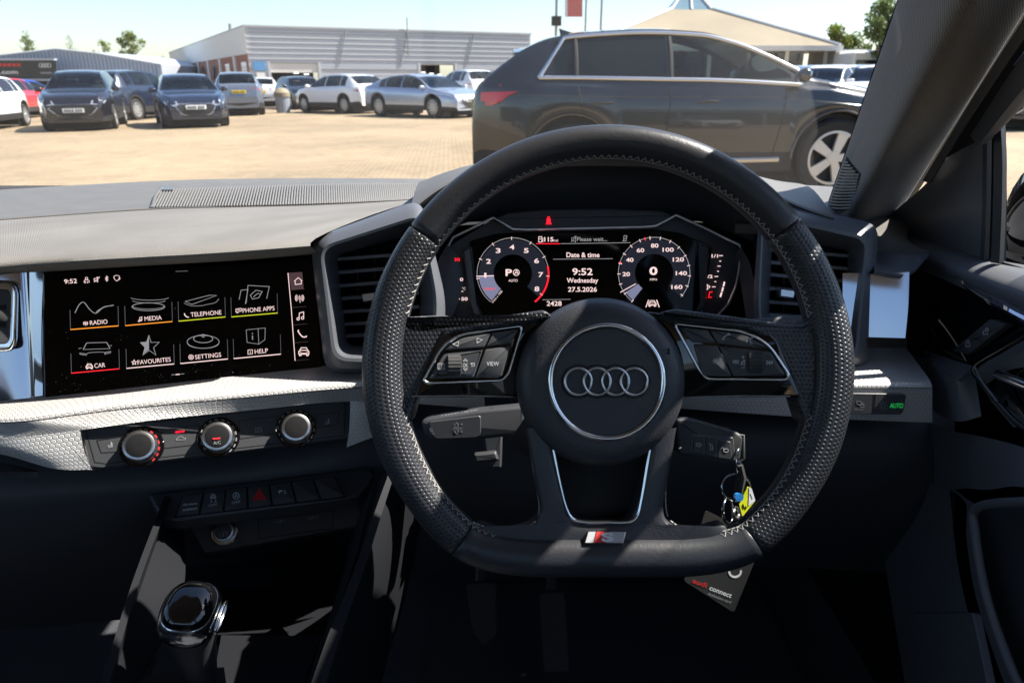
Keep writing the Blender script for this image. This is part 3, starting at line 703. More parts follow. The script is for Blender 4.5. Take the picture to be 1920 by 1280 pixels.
grid('hood_crease', [[P(930, 366, .815), P(1010, 357, .82), P(1138, 353, .822), P(1270, 358, .82), P(1340, 370, .815)], [P(930, 371, .818), P(1010, 362, .823), P(1138, 358, .825), P(1270, 363, .823), P(1340, 375, .818)]], 'satin_grey', hood, nu=20, nv=2, flip=True)

def bezel(name, parent, loops, m_, n=None):
    """nested closed loops (same count) joined into a frame"""
    k = len(loops[0]); sm = [spline(l, k * 6, True) for l in loops]
    K = k * 6; V = [p for l in sm for p in l]; Fc = []
    for j in range(len(sm) - 1):
        for i in range(K): Fc.append((j * K + i, j * K + (i + 1) % K, (j + 1) * K + (i + 1) % K, (j + 1) * K + i))
    return mk(name, V, Fc, m_, parent, 50)
def rloop(pts, d, rad, rn=5):
    f = Face(P(960, 640, 1), Vector((1, 0, 0)), Vector((0, sp, cp)))
    q = rpoly([(p[0], p[1]) for p in pts], rad, rn)
    out = []
    for x, y in q:
        dd = d(x, y) if callable(d) else d
        out.append(P(x, y, dd))
    return out
def frame(name, parent, specs, m_):
    """specs: list of (pts px, depth, corner px) with the same number of points"""
    L = [rloop(*s) for s in specs]; K = len(L[0]); V = [p for l in L for p in l]; Fc = []
    for j in range(len(L) - 1):
        for i in range(K): Fc.append((j * K + i, j * K + (i + 1) % K, (j + 1) * K + (i + 1) % K, (j + 1) * K + i))
    return mk(name, V, [f[::-1] for f in Fc], m_, parent, 28)
lv = wthing('air_vent', 'large framed air vent left of the instruments, its inner edge sunlit', 'air vent', P(680, 690, .70), 'driver air vents')
oL = [(581, 448), (790, 372), (836, 560), (830, 700), (610, 700)]
fL = [(590, 456), (792, 388), (828, 560), (820, 692), (618, 690)]
f2 = [(599, 463), (790, 402), (820, 560), (812, 684), (624, 676)]
f3 = [(604, 467), (788, 408), (814, 560), (806, 678), (630, 670)]
iL = [(630, 478), (780, 436), (790, 560), (784, 652), (650, 648)]
bL = [(633, 480), (778, 438), (788, 560), (782, 650), (652, 646)]
frame('vent_frame', lv, [(oL, .80, 32), (oL, .694, 32), (fL, .680, 30), (f2, .675, 28), (f3, .6755, 26), (iL, .730, 16), (bL, .80, 14)], 'satin_grey')
VL = Face(P(700, 560, .80), Vector((1, -.02, 0)), Vector((0, sp, cp)))
VL.poly('vent_throat', [(590, 450), (830, 400), (830, 700), (600, 690)], -.004, 0, 'void_black', lv)
def slat(parent, pts_f, pts_b, th, name='slat', m_='vent_grey'):
    up = Vector((0, 0, th)); V = []
    for a, b in zip(pts_f, pts_b): V += [a - up * .5, a + up * .5, b + up * .5, b - up * .5]
    Fc = []
    for i in range(len(pts_f) - 1):
        for k in range(4): Fc.append((i * 4 + k, i * 4 + (k + 1) % 4, (i + 1) * 4 + (k + 1) % 4, (i + 1) * 4 + k))
    Fc += [(3, 2, 1, 0), tuple(len(V) - 4 + k for k in range(4))]
    return mk(name, V, Fc, m_, parent, 30)
for i, (yl, yr) in enumerate([(486, 475), (511, 499), (536, 524), (560, 549), (585, 575), (608, 600), (630, 624)]):
    xl = 631 + i * 2.2
    slat(lv, [P(xl, yl, .748), P(786, yr, .748)], [P(xl + 4, yl - 4, .79), P(784, yr - 4, .79)], .0034)
for x in (668, 700, 735):
    grid('vane', [[P(x, 440, .775), P(x + 6, 440, .80)], [P(x + 4, 650, .775), P(x + 10, 650, .80)]], 'dark_plastic', lv, nu=1, nv=1, thick=.0012)
VT = Face(P(685, 560, .735), Vector((1, 0, 0)), Vector((0, sp, cp)))
VT.poly('slider_tab', [(676, 550), (712, 546), (714, 562), (680, 567)], -.012, .0, 'satin_chrome', lv, bev=.0012, rad=.002)

rv = wthing('air_vent', 'large framed air vent right of the instruments beside the door', 'air vent', P(1540, 690, .70), 'driver air vents')
oR = [(1425, 372), (1648, 420), (1630, 690), (1420, 690), (1412, 560)]
fR = [(1428, 392), (1636, 436), (1616, 684), (1425, 684), (1418, 560)]
f2R = [(1430, 400), (1628, 444), (1608, 672), (1428, 676), (1422, 560)]
f3R = [(1432, 406), (1623, 450), (1603, 666), (1430, 672), (1426, 560)]
iR = [(1448, 440), (1592, 470), (1580, 640), (1440, 645), (1442, 560)]
bR = [(1450, 442), (1590, 472), (1578, 638), (1442, 643), (1444, 560)]
frame('vent_frame', rv, [(oR, .82, 30), (oR, .722, 30), (fR, .706, 26), (f2R, .702, 24), (f3R, .7025, 22), (iR, .742, 12), (bR, .80, 12)], 'satin_grey')
VR = Face(P(1500, 560, .80), Vector((1, .02, 0)), Vector((0, sp, cp)))
VR.poly('vent_throat', [(1415, 400), (1630, 440), (1610, 690), (1415, 690)], -.004, 0, 'void_black', rv)
for i, (yl, yr) in enumerate([(468, 480), (492, 504), (515, 528), (541, 552), (566, 576), (590, 600), (612, 622)]):
    slat(rv, [P(1446 - i, yl, .748), P(1591 - i * 2, yr, .748)], [P(1447, yl - 4, .79), P(1588, yr - 4, .79)], .0034)
for x in (1470, 1510, 1550):
    grid('vane', [[P(x, 440, .775), P(x - 5, 440, .80)], [P(x - 3, 650, .775), P(x - 8, 650, .80)]], 'dark_plastic', rv, nu=1, nv=1, thick=.0012)
VT2 = Face(P(1478, 550, .735), Vector((1, 0, 0)), Vector((0, sp, cp)))
VT2.poly('slider_tab', [(1463, 540), (1492, 544), (1490, 560), (1462, 556)], -.012, .0, 'satin_chrome', rv, bev=.0012, rad=.002)

# ---------------------------------------------------------------- instrument cluster
IC = Face(P(1100, 500, .80), Vector((1, 0, 0)), Vector((0, sp, cp)))
ic = wthing('instrument_cluster', 'digital instrument display with rev counter, clock text and speed dial', 'instrument display', IC.hit(1110, 590))
OUT = [(822, 505), (840, 462), (925, 409), (965, 430), (1225, 424), (1266, 403), (1318, 428), (1388, 462), (1378, 545), (1352, 592), (1330, 606), (870, 606), (835, 575)]
IC.poly('backing', OUT, -.012, -.004, 'dark_plastic', ic, rad=.008)
IC.poly('display_glass', [(880, 452), (930, 438), (965, 436), (1225, 430), (1275, 436), (1335, 462), (1320, 585), (1300, 604), (900, 604), (890, 580)], -.004, 0, 'screen_glass', ic, bev=.001, rad=.004)
IC.poly('upper_visor', [(925, 412), (963, 432), (1226, 426), (1264, 406), (1240, 396), (1140, 392), (1020, 393), (950, 400)], -.01, .006, 'dark_plastic', ic, bev=.002, rad=.004)
b = MB()
for ln in ([(826, 590), (816, 535), (826, 492), (850, 446), (925, 409), (945, 420), (962, 430), (985, 431), (1205, 426), (1228, 424), (1248, 414), (1266, 404), (1318, 428), (1384, 460), (1389, 474), (1377, 540), (1364, 570), (1338, 598)],):
    b.tube([IC.hit(x, y, .004) for x, y in ln], .0016, 8)
b.build('chrome_line', 'satin_chrome', ic)
IC.poly('side_bezel', [(868, 470), (884, 462), (897, 570), (905, 592), (888, 592), (880, 568)], -.004, .004, 'satin_grey', ic, bev=.002, rad=.002)
IC.poly('side_bezel', [(1305, 452), (1330, 465), (1322, 575), (1305, 592), (1296, 592), (1308, 565)], -.004, .003, 'soft_plastic', ic, bev=.002, rad=.002)
IC.strokes('seat_belt_lamp', [[(1028, 419), (1028, 412)]], 7, 'red_lamp', ic, .0075, h0=.006); IC.strokes('seat_belt_lamp', [[(1028, 411), (1028, 408.5)]], 4, 'red_lamp', ic, .0075, h0=.006); IC.strokes('seat_belt_lamp', [[(1023, 421), (1033, 421)]], 2.5, 'red_lamp', ic, .0075, h0=.006)
def I3(x, y): return (780 + x / 3, 380 + y / 3)
def sector(cx, cy, r0, r1, a0, a1, n=16): return circ(cx, cy, r1, n, a0, a1) + circ(cx, cy, r0, n, a1, a0)
for cx, cy, nums in ((961.5, 513, [('1', 390, 408), ('2', 408, 330), ('3', 462, 270), ('4', 540, 250), ('5', 620, 270), ('6', 678, 327), ('7', 702, 405), ('8', 680, 485)]),
                     (1226.5, 512, [('20', 1182, 402), ('40', 1202, 322), ('60', 1262, 268), ('80', 1342, 242), ('100', 1418, 265), ('120', 1475, 320), ('140', 1492, 397), ('160', 1467, 474)])):
    left = cx < 1000
    dial = IC.poly('dial', sector(cx, cy, 36, 64, -42, 183 if left else 213, 30), 0, .0003, 'ui_navy', ic)
    IC.poly('dial_wedge', sector(cx, cy, 36, 64, 184 if left else 214, 232, 10), 0, .0003, 'ui_wedge', dial)
    IC.strokes('dial_ring', [circ(cx, cy, 67, 50, -42 if not left else 12, 232)], 1.2, 'ui_grey', dial, .0005)
    for t, x, y in nums: IC.text('numeral', t, *I3(x, y), 8.6 if left else 7.4, 'ui_white', dial, .0006, bold=.02, width=(9 if left else 7 * len(t)) if t != '1' else 4)
    tk = [] 
    for k in range(17 if not left else 8):
        a = R((232 - k * 16.9) if not left else (188 - k * 32)); tk.append([(cx + 63 * math.cos(a), cy - 63 * math.sin(a)), (cx + 69 * math.cos(a), cy - 69 * math.sin(a))])
    IC.strokes('dial_ticks', tk, 1.3, 'ui_white', dial, .0006)
    if left:
        IC.strokes('red_band', [circ(cx, cy, 67, 16, 12, -52)], 3.2, 'ui_red', dial, .0006)
        IC.strokes('needle', [[(893, 518), (926, 517)]], 1.5, 'ui_white', dial, .0007)
        IC.text('lettering', 'READY', *I3(418, 485), 4.2, 'ui_red', dial, .0006, width=23)
        IC.text('lettering', '1/min x 1000', 932, 556, 4, 'ui_white', dial, .0006, rot=R(50), width=28)
        IC.text('lettering', 'P', 954, 511, 12, 'ui_white', dial, .0006, bold=.03, width=12); IC.strokes('auto_hold_symbol', [circ(968, 511, 5.6, 16), [(964.5, 514.5), (968.5, 507), (972, 514)], [(966, 512), (971, 512)]], 1.2, 'ui_white', dial, .0006)
        IC.text('lettering', 'AUTO', 962, 526, 5, 'ui_white', dial, .0006, width=17)
    else:
        IC.strokes('needle', [[(1163, 548), (1192, 532)]], 1.5, 'ui_white', dial, .0007)
        IC.text('lettering', '0', 1225, 508, 14.5, 'ui_white', dial, .0006, bold=.03, width=15); IC.text('lettering', 'MPH', 1225, 524, 4.2, 'ui_white', dial, .0006, width=13)
        IC.strokes('red_marks', [[(cx + 63 * math.cos(R(a)), cy - 63 * math.sin(R(a))), (cx + 69 * math.cos(R(a)), cy - 69 * math.sin(R(a)))] for a in (163, 105)], 1.6, 'ui_red', dial, .0008)
IC.text('range_lettering', '115', 1029, 449, 8, 'ui_white', ic, .0006, bold=.02, width=17); IC.text('range_lettering', 'mi', 1042, 451, 5, 'ui_white', ic, .0006, width=8)
IC.strokes('fuel_symbol', [[(1010, 454), (1010, 444), (1016, 444), (1016, 454), (1010, 454)], [(1016, 450), (1018, 453), (1018, 446)], [(1011, 448), (1015, 448)]], 1.1, 'ui_white', ic, .0006)
IC.strokes('red_underline', [[(1005, 457), (1050, 457)]], 1.4, 'ui_red', ic, .0006); IC.strokes('status_underline', [[(1051, 457), (1182, 455)]], .9, 'ui_grey', ic, .0005)
IC.text('status_lettering', 'Please wait...', 1110, 448.5, 7.6, 'ui_grey', ic, .0006, width=57, bold=.01); IC.strokes('mute_symbol', [[(1072, 446), (1075, 446), (1079, 443), (1079, 454), (1075, 451), (1072, 451), (1072, 446)], [(1071, 454), (1081, 443)]], .9, 'ui_grey', ic, .0006)
IC.strokes('phone_symbol', [[(1169, 452), (1170, 442), (1175, 442), (1174, 452), (1169, 452)], [(1167, 453), (1176, 443)]], .9, 'ui_grey', ic, .0006)
IC.text('title_lettering', 'Date & time', 1093, 478, 9, 'ui_white', ic, .0006, bold=.015, width=62); IC.strokes('title_line', [[(1037, 486), (1149, 485)]], .9, 'ui_grey', ic, .0005)
IC.text('clock', '9:52', 1092, 509.5, 12.5, 'ui_white', ic, .0006, bold=.015, width=38); IC.text('weekday_lettering', 'Wednesday', 1092, 527, 8.6, 'ui_white', ic, .0006, bold=.015, width=59); IC.text('date_lettering', '27.5.2026', 1092, 542.5, 8.6, 'ui_white', ic, .0006, bold=.015, width=54)
IC.text('odometer', '2428', 1039, 569, 8.6, 'ui_white', ic, .0006, bold=.015, width=28); IC.strokes('odometer_line', [[(1017, 562), (1070, 561)]], .9, 'ui_grey', ic, .0005)
caricon(IC, 1223, 569, 7, 'ui_white', ic, .0006, 1.2); IC.strokes('lane_symbol', [[(1216, 562), (1211, 576)], [(1231, 562), (1236, 576)]], 1.5, 'ui_white', ic, .0006)
for body, x, y, m_, w_ in (('130', 225, 320, 'ui_red', 15), ('90', 247, 432, 'ui_white', 12), ('50', 273, 541, 'ui_white', 12)): IC.text('gauge_numeral', body, *I3(x, y), 6, m_, ic, .0006, bold=.02, width=w_)
IC.strokes('temperature_symbol', [[I3(252, 475), I3(252, 495)], [I3(240, 497), I3(266, 499)]], 1.4, 'ui_white', ic, .0006)
IC.text('gauge_numeral', '°C', *I3(269, 483), 4.5, 'ui_white', ic, .0006, width=6)
IC.strokes('gauge_ticks', [[I3(a, y), I3(b_2, y)] for a, b_2, y in ((190, 208, 377), (203, 222, 432), (216, 232, 487), (228, 247, 541), (186, 196, 349), (197, 207, 404), (210, 220, 460), (222, 232, 515))], 1.5, 'ui_white', ic, .0006)
IC.strokes('gauge_ticks', [[I3(180, 320), I3(198, 320)]], 1.5, 'ui_red', ic, .0006)
IC.strokes('gauge_bar', [[I3(163, 430), I3(168, 455)], [I3(169, 460), I3(174, 485)], [I3(175, 490), I3(180, 513)], [I3(181, 518), I3(187, 543)]], 2.6, 'ui_white', ic, .0006)
for body, x, y, m_, w_ in (('1/1', 1680, 300, 'ui_white', 12), ('1/2', 1648, 415, 'ui_white', 13), ('R', 1627, 528, 'ui_red', 5)): IC.text('gauge_numeral', body, *I3(x, y), 6, m_, ic, .0006, bold=.02, width=w_)
IC.strokes('gauge_ticks', [[I3(a, y), I3(b_2, y)] for a, b_2, y in ((1703, 1725, 298), (1705, 1716, 329), (1695, 1712, 357), (1693, 1703, 386), (1678, 1699, 415), (1678, 1688, 444), (1665, 1684, 473))], 1.5, 'ui_white', ic, .0006)
IC.strokes('fuel_symbol', [[I3(1620, 487), I3(1620, 461), I3(1640, 461), I3(1640, 487), I3(1620, 487)], [I3(1645, 465), I3(1653, 473), I3(1645, 481)]], 1.2, 'ui_white', ic, .0006)
IC.strokes('reserve_mark', [[I3(1668, 502), I3(1652, 502), I3(1646, 532), I3(1664, 532)]], 1.4, 'ui_red', ic, .0006)
IC.strokes('gauge_bar', [[I3(1735, 445), I3(1729, 470)], [I3(1727, 475), I3(1721, 500)], [I3(1719, 505), I3(1711, 530)]], 2.8, 'ui_white', ic, .0006)
grid('lower_shroud', [[P(780, 600, .75), P(880, 596, .775), P(1110, 604, .78), P(1340, 598, .775), P(1470, 600, .75)], [P(770, 630, .71), P(880, 630, .71), P(1110, 630, .71), P(1340, 630, .71), P(1480, 630, .71)], [P(770, 680, .75), P(880, 690, .75), P(1110, 690, .75), P(1340, 690, .75), P(1480, 680, .75)]], 'soft_plastic', ic, nu=20, nv=4, flip=True)
grid('side_cheek', [[P(790, 560, .755), P(816, 500, .775), P(838, 458, .79)], [P(800, 590, .76), P(830, 540, .785), P(850, 470, .80)], [P(830, 612, .765), P(850, 590, .79), P(880, 500, .806)]], 'soft_plastic', ic, nu=8, nv=4, flip=True)
grid('side_cheek', [[P(1388, 462, .79), P(1408, 500, .775), P(1424, 590, .755)], [P(1378, 480, .806), P(1390, 540, .79), P(1400, 605, .765)]], 'soft_plastic', ic, nu=8, nv=4, flip=True)
# ---------------------------------------------------------------- steering wheel
WD = .5376; RC = (1138, 688)
W = Face(P(RC[0], RC[1], WD), Vector((1, 0, 0)), Vector((0, sp, cp)))
MP = WD / FPX
sw = wthing('steering_wheel', 'black leather steering wheel with flat bottom, perforated grips and four-ring emblem', 'steering wheel', W.hit(1138, 713, -.06))
def rim_r(a):
    s_ = math.sin(a); r0 = 419.0
    if s_ < -.2:
        q = 353.0 / -s_; k = 26.0
        h = max(0.0, min(1.0, .5 + .5 * (q - r0) / (2 * k))); return q + (r0 - q) * h - 2 * k * h * (1 - h)
    return r0
def rim_hw(a):
    d = math.degrees(a) % 360
    base = lerp_tab([(0, 44), (18, 41), (38, 38), (60, 37), (90, 37), (120, 37), (144, 38), (162, 41), (180, 44), (200, 43), (215, 40), (230, 41), (250, 42), (270, 42), (290, 42), (310, 41), (325, 40), (340, 43), (360, 44)], d)
    return base - 4.5
def rim_pt(a, phi, k=1.0, inn=0.0):
    r = rim_r(a); da = .004; p = Vector((r * math.cos(a), r * math.sin(a)))
    q = Vector((rim_r(a + da) * math.cos(a + da), rim_r(a + da) * math.sin(a + da))); t = (q - p).normalized(); nrm = Vector((t.y, -t.x))   # outward
    hw = rim_hw(a) * k; hh = 41 * k
    c, s_ = math.cos(phi), math.sin(phi)
    ex = 0.86
    x = math.copysign(abs(c) ** ex, c) * hw; z = math.copysign(abs(s_) ** ex, s_) * hh
    u = p + nrm * x
    return W.at((u.x * MP, u.y * MP), z * MP)
def rim_part(name, a0, a1, m_, n):
    NS = 36; V, uv, Fc = [], [], []
    st = []
    eps = R(.55)
    st = [(a0 + R(.02), .90), (a0 + eps * .45, .965)] + [(a0 + eps + (a1 - a0 - 2 * eps) * i / n, 1.0) for i in range(n + 1)] + [(a1 - eps * .45, .965), (a1 - R(.02), .90)]
    for a, k in st:
        s_ = a * 419 * MP
        for j in range(NS + 1):
            ph = 2 * math.pi * j / NS + math.pi
            V.append(rim_pt(a, ph, k)); uv.append((s_, j / NS * 0.1036))
    w_ = NS + 1
    for i in range(len(st) - 1):
        for j in range(NS): Fc.append((i * w_ + j, i * w_ + j + 1, (i + 1) * w_ + j + 1, (i + 1) * w_ + j)[::-1])
    return mk(name, V, Fc, m_, sw, 60, uv)
A_TR, A_TL, A_BL, A_BR = R(38), R(144.3), R(229.6), R(310.2)
rt_ = rim_part('rim_top', A_TR, A_TL, 'leather', 70)
gl_ = rim_part('rim_grip', A_TL, A_BL, 'perforated_leather', 64)
rb_ = rim_part('rim_bottom', A_BL, A_BR, 'leather', 60)
gr2 = rim_part('rim_grip', A_BR, A_TR + R(360), 'perforated_leather', 64)
def stitch(a0, a1, parent):
    b = MB(); n = int((a1 - a0) * 380 / 13.0)
    inn = [math.pi - R(16), math.pi - R(34)]
    for i in range(n):
        a = a0 + (a1 - a0) * (i + .5) / n; h = (a1 - a0) / n
        pts = [rim_pt(a - h * .5, inn[0], 1.012), rim_pt(a - h * .12, (inn[0] + inn[1]) / 2, 1.02), rim_pt(a + h * .05, inn[1], 1.012)]
        b.tube(pts, .00033, 4)
        b.tube([rim_pt(a + h * .05, inn[1], 1.012), rim_pt(a + h * .32, (inn[0] + inn[1]) / 2, 1.022), rim_pt(a + h * .5, inn[0], 1.012)], .00028, 4)
        b.tube([rim_pt(a - h * .5, inn[0], 1.012), rim_pt(a + h * .42, inn[0] + .02, 1.014)], .00025, 4)
    o = b.build('stitching', 'thread', parent, None); return o
stitch(R(14), R(144), rt_); stitch(R(144), R(166), gl_); stitch(R(193), R(229), gl_); stitch(R(310), R(347), gr2); stitch(R(229), R(238), rb_); stitch(R(302), R(310), rb_)
TILT = R(11)
WL = Face(W.hit(885, 680, -.002), W.ux * math.cos(TILT) - W.n * math.sin(TILT), W.uy)
WR = Face(W.hit(1385, 680, -.002), W.ux * math.cos(TILT) + W.n * math.sin(TILT), W.uy)

# side spokes: perforated leather shoulders, black gloss plate, button pads
spl = W.poly('spoke', [(738, 588), (760, 600), (772, 612), (800, 613), (900, 599), (1020, 581), (1036, 594), (1004, 602), (850, 625), (826, 640), (798, 702), (784, 745), (772, 790), (745, 800), (728, 700)], -.016, .0062, 'perforated_leather', sw, bev=.0028, rad=.003, steps=4)
spr = W.poly('spoke', [(1538, 588), (1512, 602), (1500, 612), (1450, 607), (1380, 595), (1260, 579), (1232, 590), (1262, 598), (1398, 618), (1444, 640), (1474, 702), (1488, 745), (1502, 790), (1530, 800), (1548, 700)], -.016, .0062, 'perforated_leather', sw, bev=.0028, rad=.003, steps=4)
pl = WL.poly('spoke_plate', [(826, 617), (1040, 586), (1045, 744), (776, 744), (790, 705)], -.02, .0042, 'gloss_black', sw, bev=.002, rad=.003, steps=3)
pr = WR.poly('spoke_plate', [(1212, 584), (1424, 612), (1456, 636), (1500, 744), (1210, 744)], -.02, .0042, 'gloss_black', sw, bev=.002, rad=.003, steps=3)
tube('spoke_stitching', [WL.hit(x, y, .004) for x, y in ((772, 742), (860, 741), (960, 743))], .0004, 'thread', pl, 4)
tube('spoke_stitching', [WR.hit(x, y, .004) for x, y in ((1288, 744), (1390, 741), (1480, 742))], .0004, 'thread', pr, 4)
# button pads: (frame outline, buttons)
PL = [(976, 611, .004), (860, 627, .010), (828, 648, .012), (793, 712, .003), (800, 717, .003), (938, 712, .006), (950, 700, .004)]
PRr = [(1263, 607, .004), (1395, 622, .012), (1438, 645, .012), (1476, 702, .004), (1470, 711, .004), (1324, 709, .006), (1310, 694, .004)]
H0 = .0055
def padframe(f, pts, par):
    q = rpoly([f.loc(p[0], p[1]) + (p[2],) for p in pts], 0, 6)
    o = tube('pad_frame', [f.at(v, H0 + .0022) for v in q], .00115, 'chrome', par, 8, True); return o
padframe(WL, PL, sw); padframe(WR, PRr, sw)
def btn(f, pts, par=sw, h=.004, rad=.0015, m_='button_plastic', name='button'): return f.poly(name, pts, H0 - .002, H0 + h, m_, par, bev=.0010, rad=rad, steps=2)
b1 = btn(WL, [(832, 656), (862, 634, .004), (917, 625), (905, 651)]); b2 = btn(WL, [(920, 624), (968, 617), (954, 643), (908, 650)]); b3 = btn(WL, [(906, 655), (953, 648), (937, 705), (888, 707)]); b4 = btn(WL, [(830, 662), (903, 654), (886, 707), (803, 709)], h=.003)
WL.poly('scroll_recess', [(838, 668), (900, 657), (884, 702), (815, 704)], H0, H0 + .0036, 'gloss_black', b4, rad=.002)
WL.poly('scroll_recess_floor', [(840, 670), (897, 660), (883, 699), (818, 701)], H0, H0 + .0040, 'soft_plastic', b4, rad=.002)
def roller(f, x, y, par):
    a, b_q = f.loc(x, y); b = MB()
    V, Fc = [], []
    n = 40
    prof = [(-.0052, .0075), (-.0046, .0085), (.0046, .0085), (.0052, .0075)]
    for u, r in prof:
        for k in range(n):
            an = 2 * math.pi * k / n; rr = r * (1 + (.03 if k % 2 else -.02))
            V.append(f.at((a + u, b_q + rr * math.cos(an)), H0 + .001 + rr * math.sin(an) * .8))
    for j in range(3):
        for k in range(n): Fc.append((j * n + k, j * n + (k + 1) % n, (j + 1) * n + (k + 1) % n, (j + 1) * n + k))
    Fc += [tuple(range(n)), tuple(3 * n + k for k in range(n))]
    return mk('scroll_roller', V, Fc, 'rubber', par, 20)
roller(WL, 849, 684, b4)
HT = H0 + .0043
WL.strokes('arrow_symbol', [[(847, 645), (857, 640), (856, 649), (847, 645)], [(891, 634), (891, 643), (901, 637), (891, 634)]], 1.0, 'white_print', b1, HT)
WL.text('lettering', 'VIEW', 920, 681, 8, 'white_print', b3, HT, width=23)
WL.strokes('menu_symbol', [[(819, 681), (831, 681), (831, 691), (819, 691), (819, 681)], [(824, 684), (829, 684)], [(824, 686.2), (829, 686.2)], [(824, 688.5), (829, 688.5)], [(821, 684), (822.3, 684)], [(821, 686.2), (822.3, 686.2)], [(821, 688.5), (822.3, 688.5)]], .8, 'white_print', b4, HT)
WL.text('lettering', 'OK', 869.5, 683.5, 8, 'white_print', b4, HT, width=9.5); WL.strokes('arrow_symbol', [[(866, 676), (873, 676), (869.5, 672), (866, 676)], [(866, 690), (873, 690), (869.5, 694), (866, 690)], [(880, 686), (886, 685), (886, 680), (880, 681)], [(882.5, 679), (879.5, 681.2), (882.5, 683.3)]], .9, 'white_print', b4, HT)
c1 = btn(WR, [(1272, 613), (1325, 619), (1340, 643), (1297, 642)]); c2 = btn(WR, [(1329, 619), (1392, 627, .004), (1428, 646), (1440, 655), (1344, 644)]); c3 = btn(WR, [(1299, 646), (1342, 647), (1370, 705), (1316, 703)]); c4 = btn(WR, [(1346, 648), (1442, 659), (1468, 702), (1373, 705)], h=.003)
WR.poly('scroll_recess_floor', [(1360, 656), (1440, 664), (1458, 698), (1374, 700)], H0, H0 + .0036, 'soft_plastic', c4, rad=.002)
roller(WR, 1413, 679, c4)
WR.strokes('phone_symbol', [[(1353, 637), (1356, 631), (1362, 627), (1366, 626)], [(1351.5, 634), (1355.5, 637.5)], [(1363, 625), (1366, 629)]], 1.3, 'white_print', c2, HT)
WR.strokes('speech_symbol', [[(1409, 633), (1404, 635), (1403, 639), (1405, 641), (1403, 644), (1409, 644)], circ(1401, 639, 3, 6, 130, 230), circ(1401, 639, 5.5, 6, 130, 230)], 1.0, 'white_print', c2, HT)
WR.strokes('star_symbol', [[(1339 + 6 * math.cos(a), 676 + 6 * math.sin(a)), (1339 - 6 * math.cos(a), 676 - 6 * math.sin(a))] for a in (0, math.pi / 3, 2 * math.pi / 3)], 1.1, 'white_print', c3, HT)
WR.strokes('skip_symbol', [[(1372, 674), (1372, 681)], [(1377, 674), (1373, 677.5), (1377, 681), (1377, 674)], [(1381.5, 674), (1377.5, 677.5), (1381.5, 681), (1381.5, 674)], [(1444, 675.5), (1444, 682)], [(1439, 675.5), (1443, 679), (1439, 682), (1439, 675.5)], [(1434, 675.5), (1438, 679), (1434, 682), (1434, 675.5)]], .9, 'white_print', c4, HT)
WR.strokes('volume_symbol', [[(1387, 669), (1394, 669)], [(1390.5, 665.5), (1390.5, 672.5)], [(1387, 688), (1394, 688)], [(1387, 677), (1389, 677), (1393, 674), (1393, 684), (1389, 681), (1387, 681), (1387, 677)], [(1386, 684), (1394.5, 674)]], .9, 'white_print', c4, HT)
# hub
HC = (1126, 716)
a_, b__ = W.loc(*HC)
def hub_pt(r, h, ang):
    rx = r * (1 + .0 * math.cos(ang)); return W.at((a_ + r * math.cos(ang), b__ + r * math.sin(ang) * (1.01 if math.sin(ang) < 0 else 1.0)), h)
prof = [(150, -.045), (156, -.030), (158.5, -.012), (158, -.002), (154, .006), (146, .012), (134, .0155), (120, .0168), (112, .017)]
V, Fc = [], []; n = 96
for r, h in prof:
    for k in range(n): V.append(hub_pt(r * MP * (1.0), h, 2 * math.pi * k / n))
for j in range(len(prof) - 1):
    for k in range(n): Fc.append((j * n + k, j * n + (k + 1) % n, (j + 1) * n + (k + 1) % n, (j + 1) * n + k))
Fc.append(tuple((len(prof) - 1) * n + k for k in range(n)))
hub = mk('hub', V, Fc, 'airbag_skin', sw, 60)
W.lathe('emblem_plate', 1132.5, 713.5, [(.0425, .010), (.0425, .0178), (.0395, .0176), (.0388, .0168), (.038, .0166)], 'emblem_face', hub, 72)
V, Fc = [], []
q = [W.at((W.loc(1132.5, 713.5)[0] + .0414 * math.cos(t), W.loc(1132.5, 713.5)[1] + .0414 * math.sin(t)), .0172) for t in [2 * math.pi * k / 96 for k in range(96)]]
tube('emblem_bezel', q, .0021, 'chrome', hub, 10, True)
for x in (1080, 1114, 1147.5, 1181):
    c = W.loc(x, 712.5)
    tube('emblem_ring', [W.at((c[0] + .00975 * math.cos(2 * math.pi * k / 48), c[1] + .00975 * math.sin(2 * math.pi * k / 48)), .0188 + .0004 * math.sin(4 * math.pi * k / 48 + x)) for k in range(48)], .00098, 'satin_chrome', hub, 8, True)
W.strokes('emblem_groove', [circ(x, 712.5, 29.5, 24, a0, a1) for x, a0, a1 in ((1080, 55, 305), (1114, 55, 125), (1114, 235, 305), (1147.5, 55, 125), (1147.5, 235, 305), (1181, -125, 125))], 3, 'debossed', hub, .0170, h0=.0160)
W.text('airbag_lettering', 'AIRBAG', 1134, 833, 8.6, 'debossed', hub, .0126, bold=.02, width=60)
W.strokes('horn_symbol', [[(1014, 652), (1014, 664)], [(1014, 658), (1026, 654), (1030, 656), (1030, 662), (1020, 663)]], 1.6, 'debossed', hub, .0165, h0=.012)
W.strokes('horn_symbol', [[(1246, 652), (1246, 664)], [(1246, 660), (1234, 663), (1230, 661), (1231, 655), (1240, 656)]], 1.6, 'debossed', hub, .0165, h0=.012)
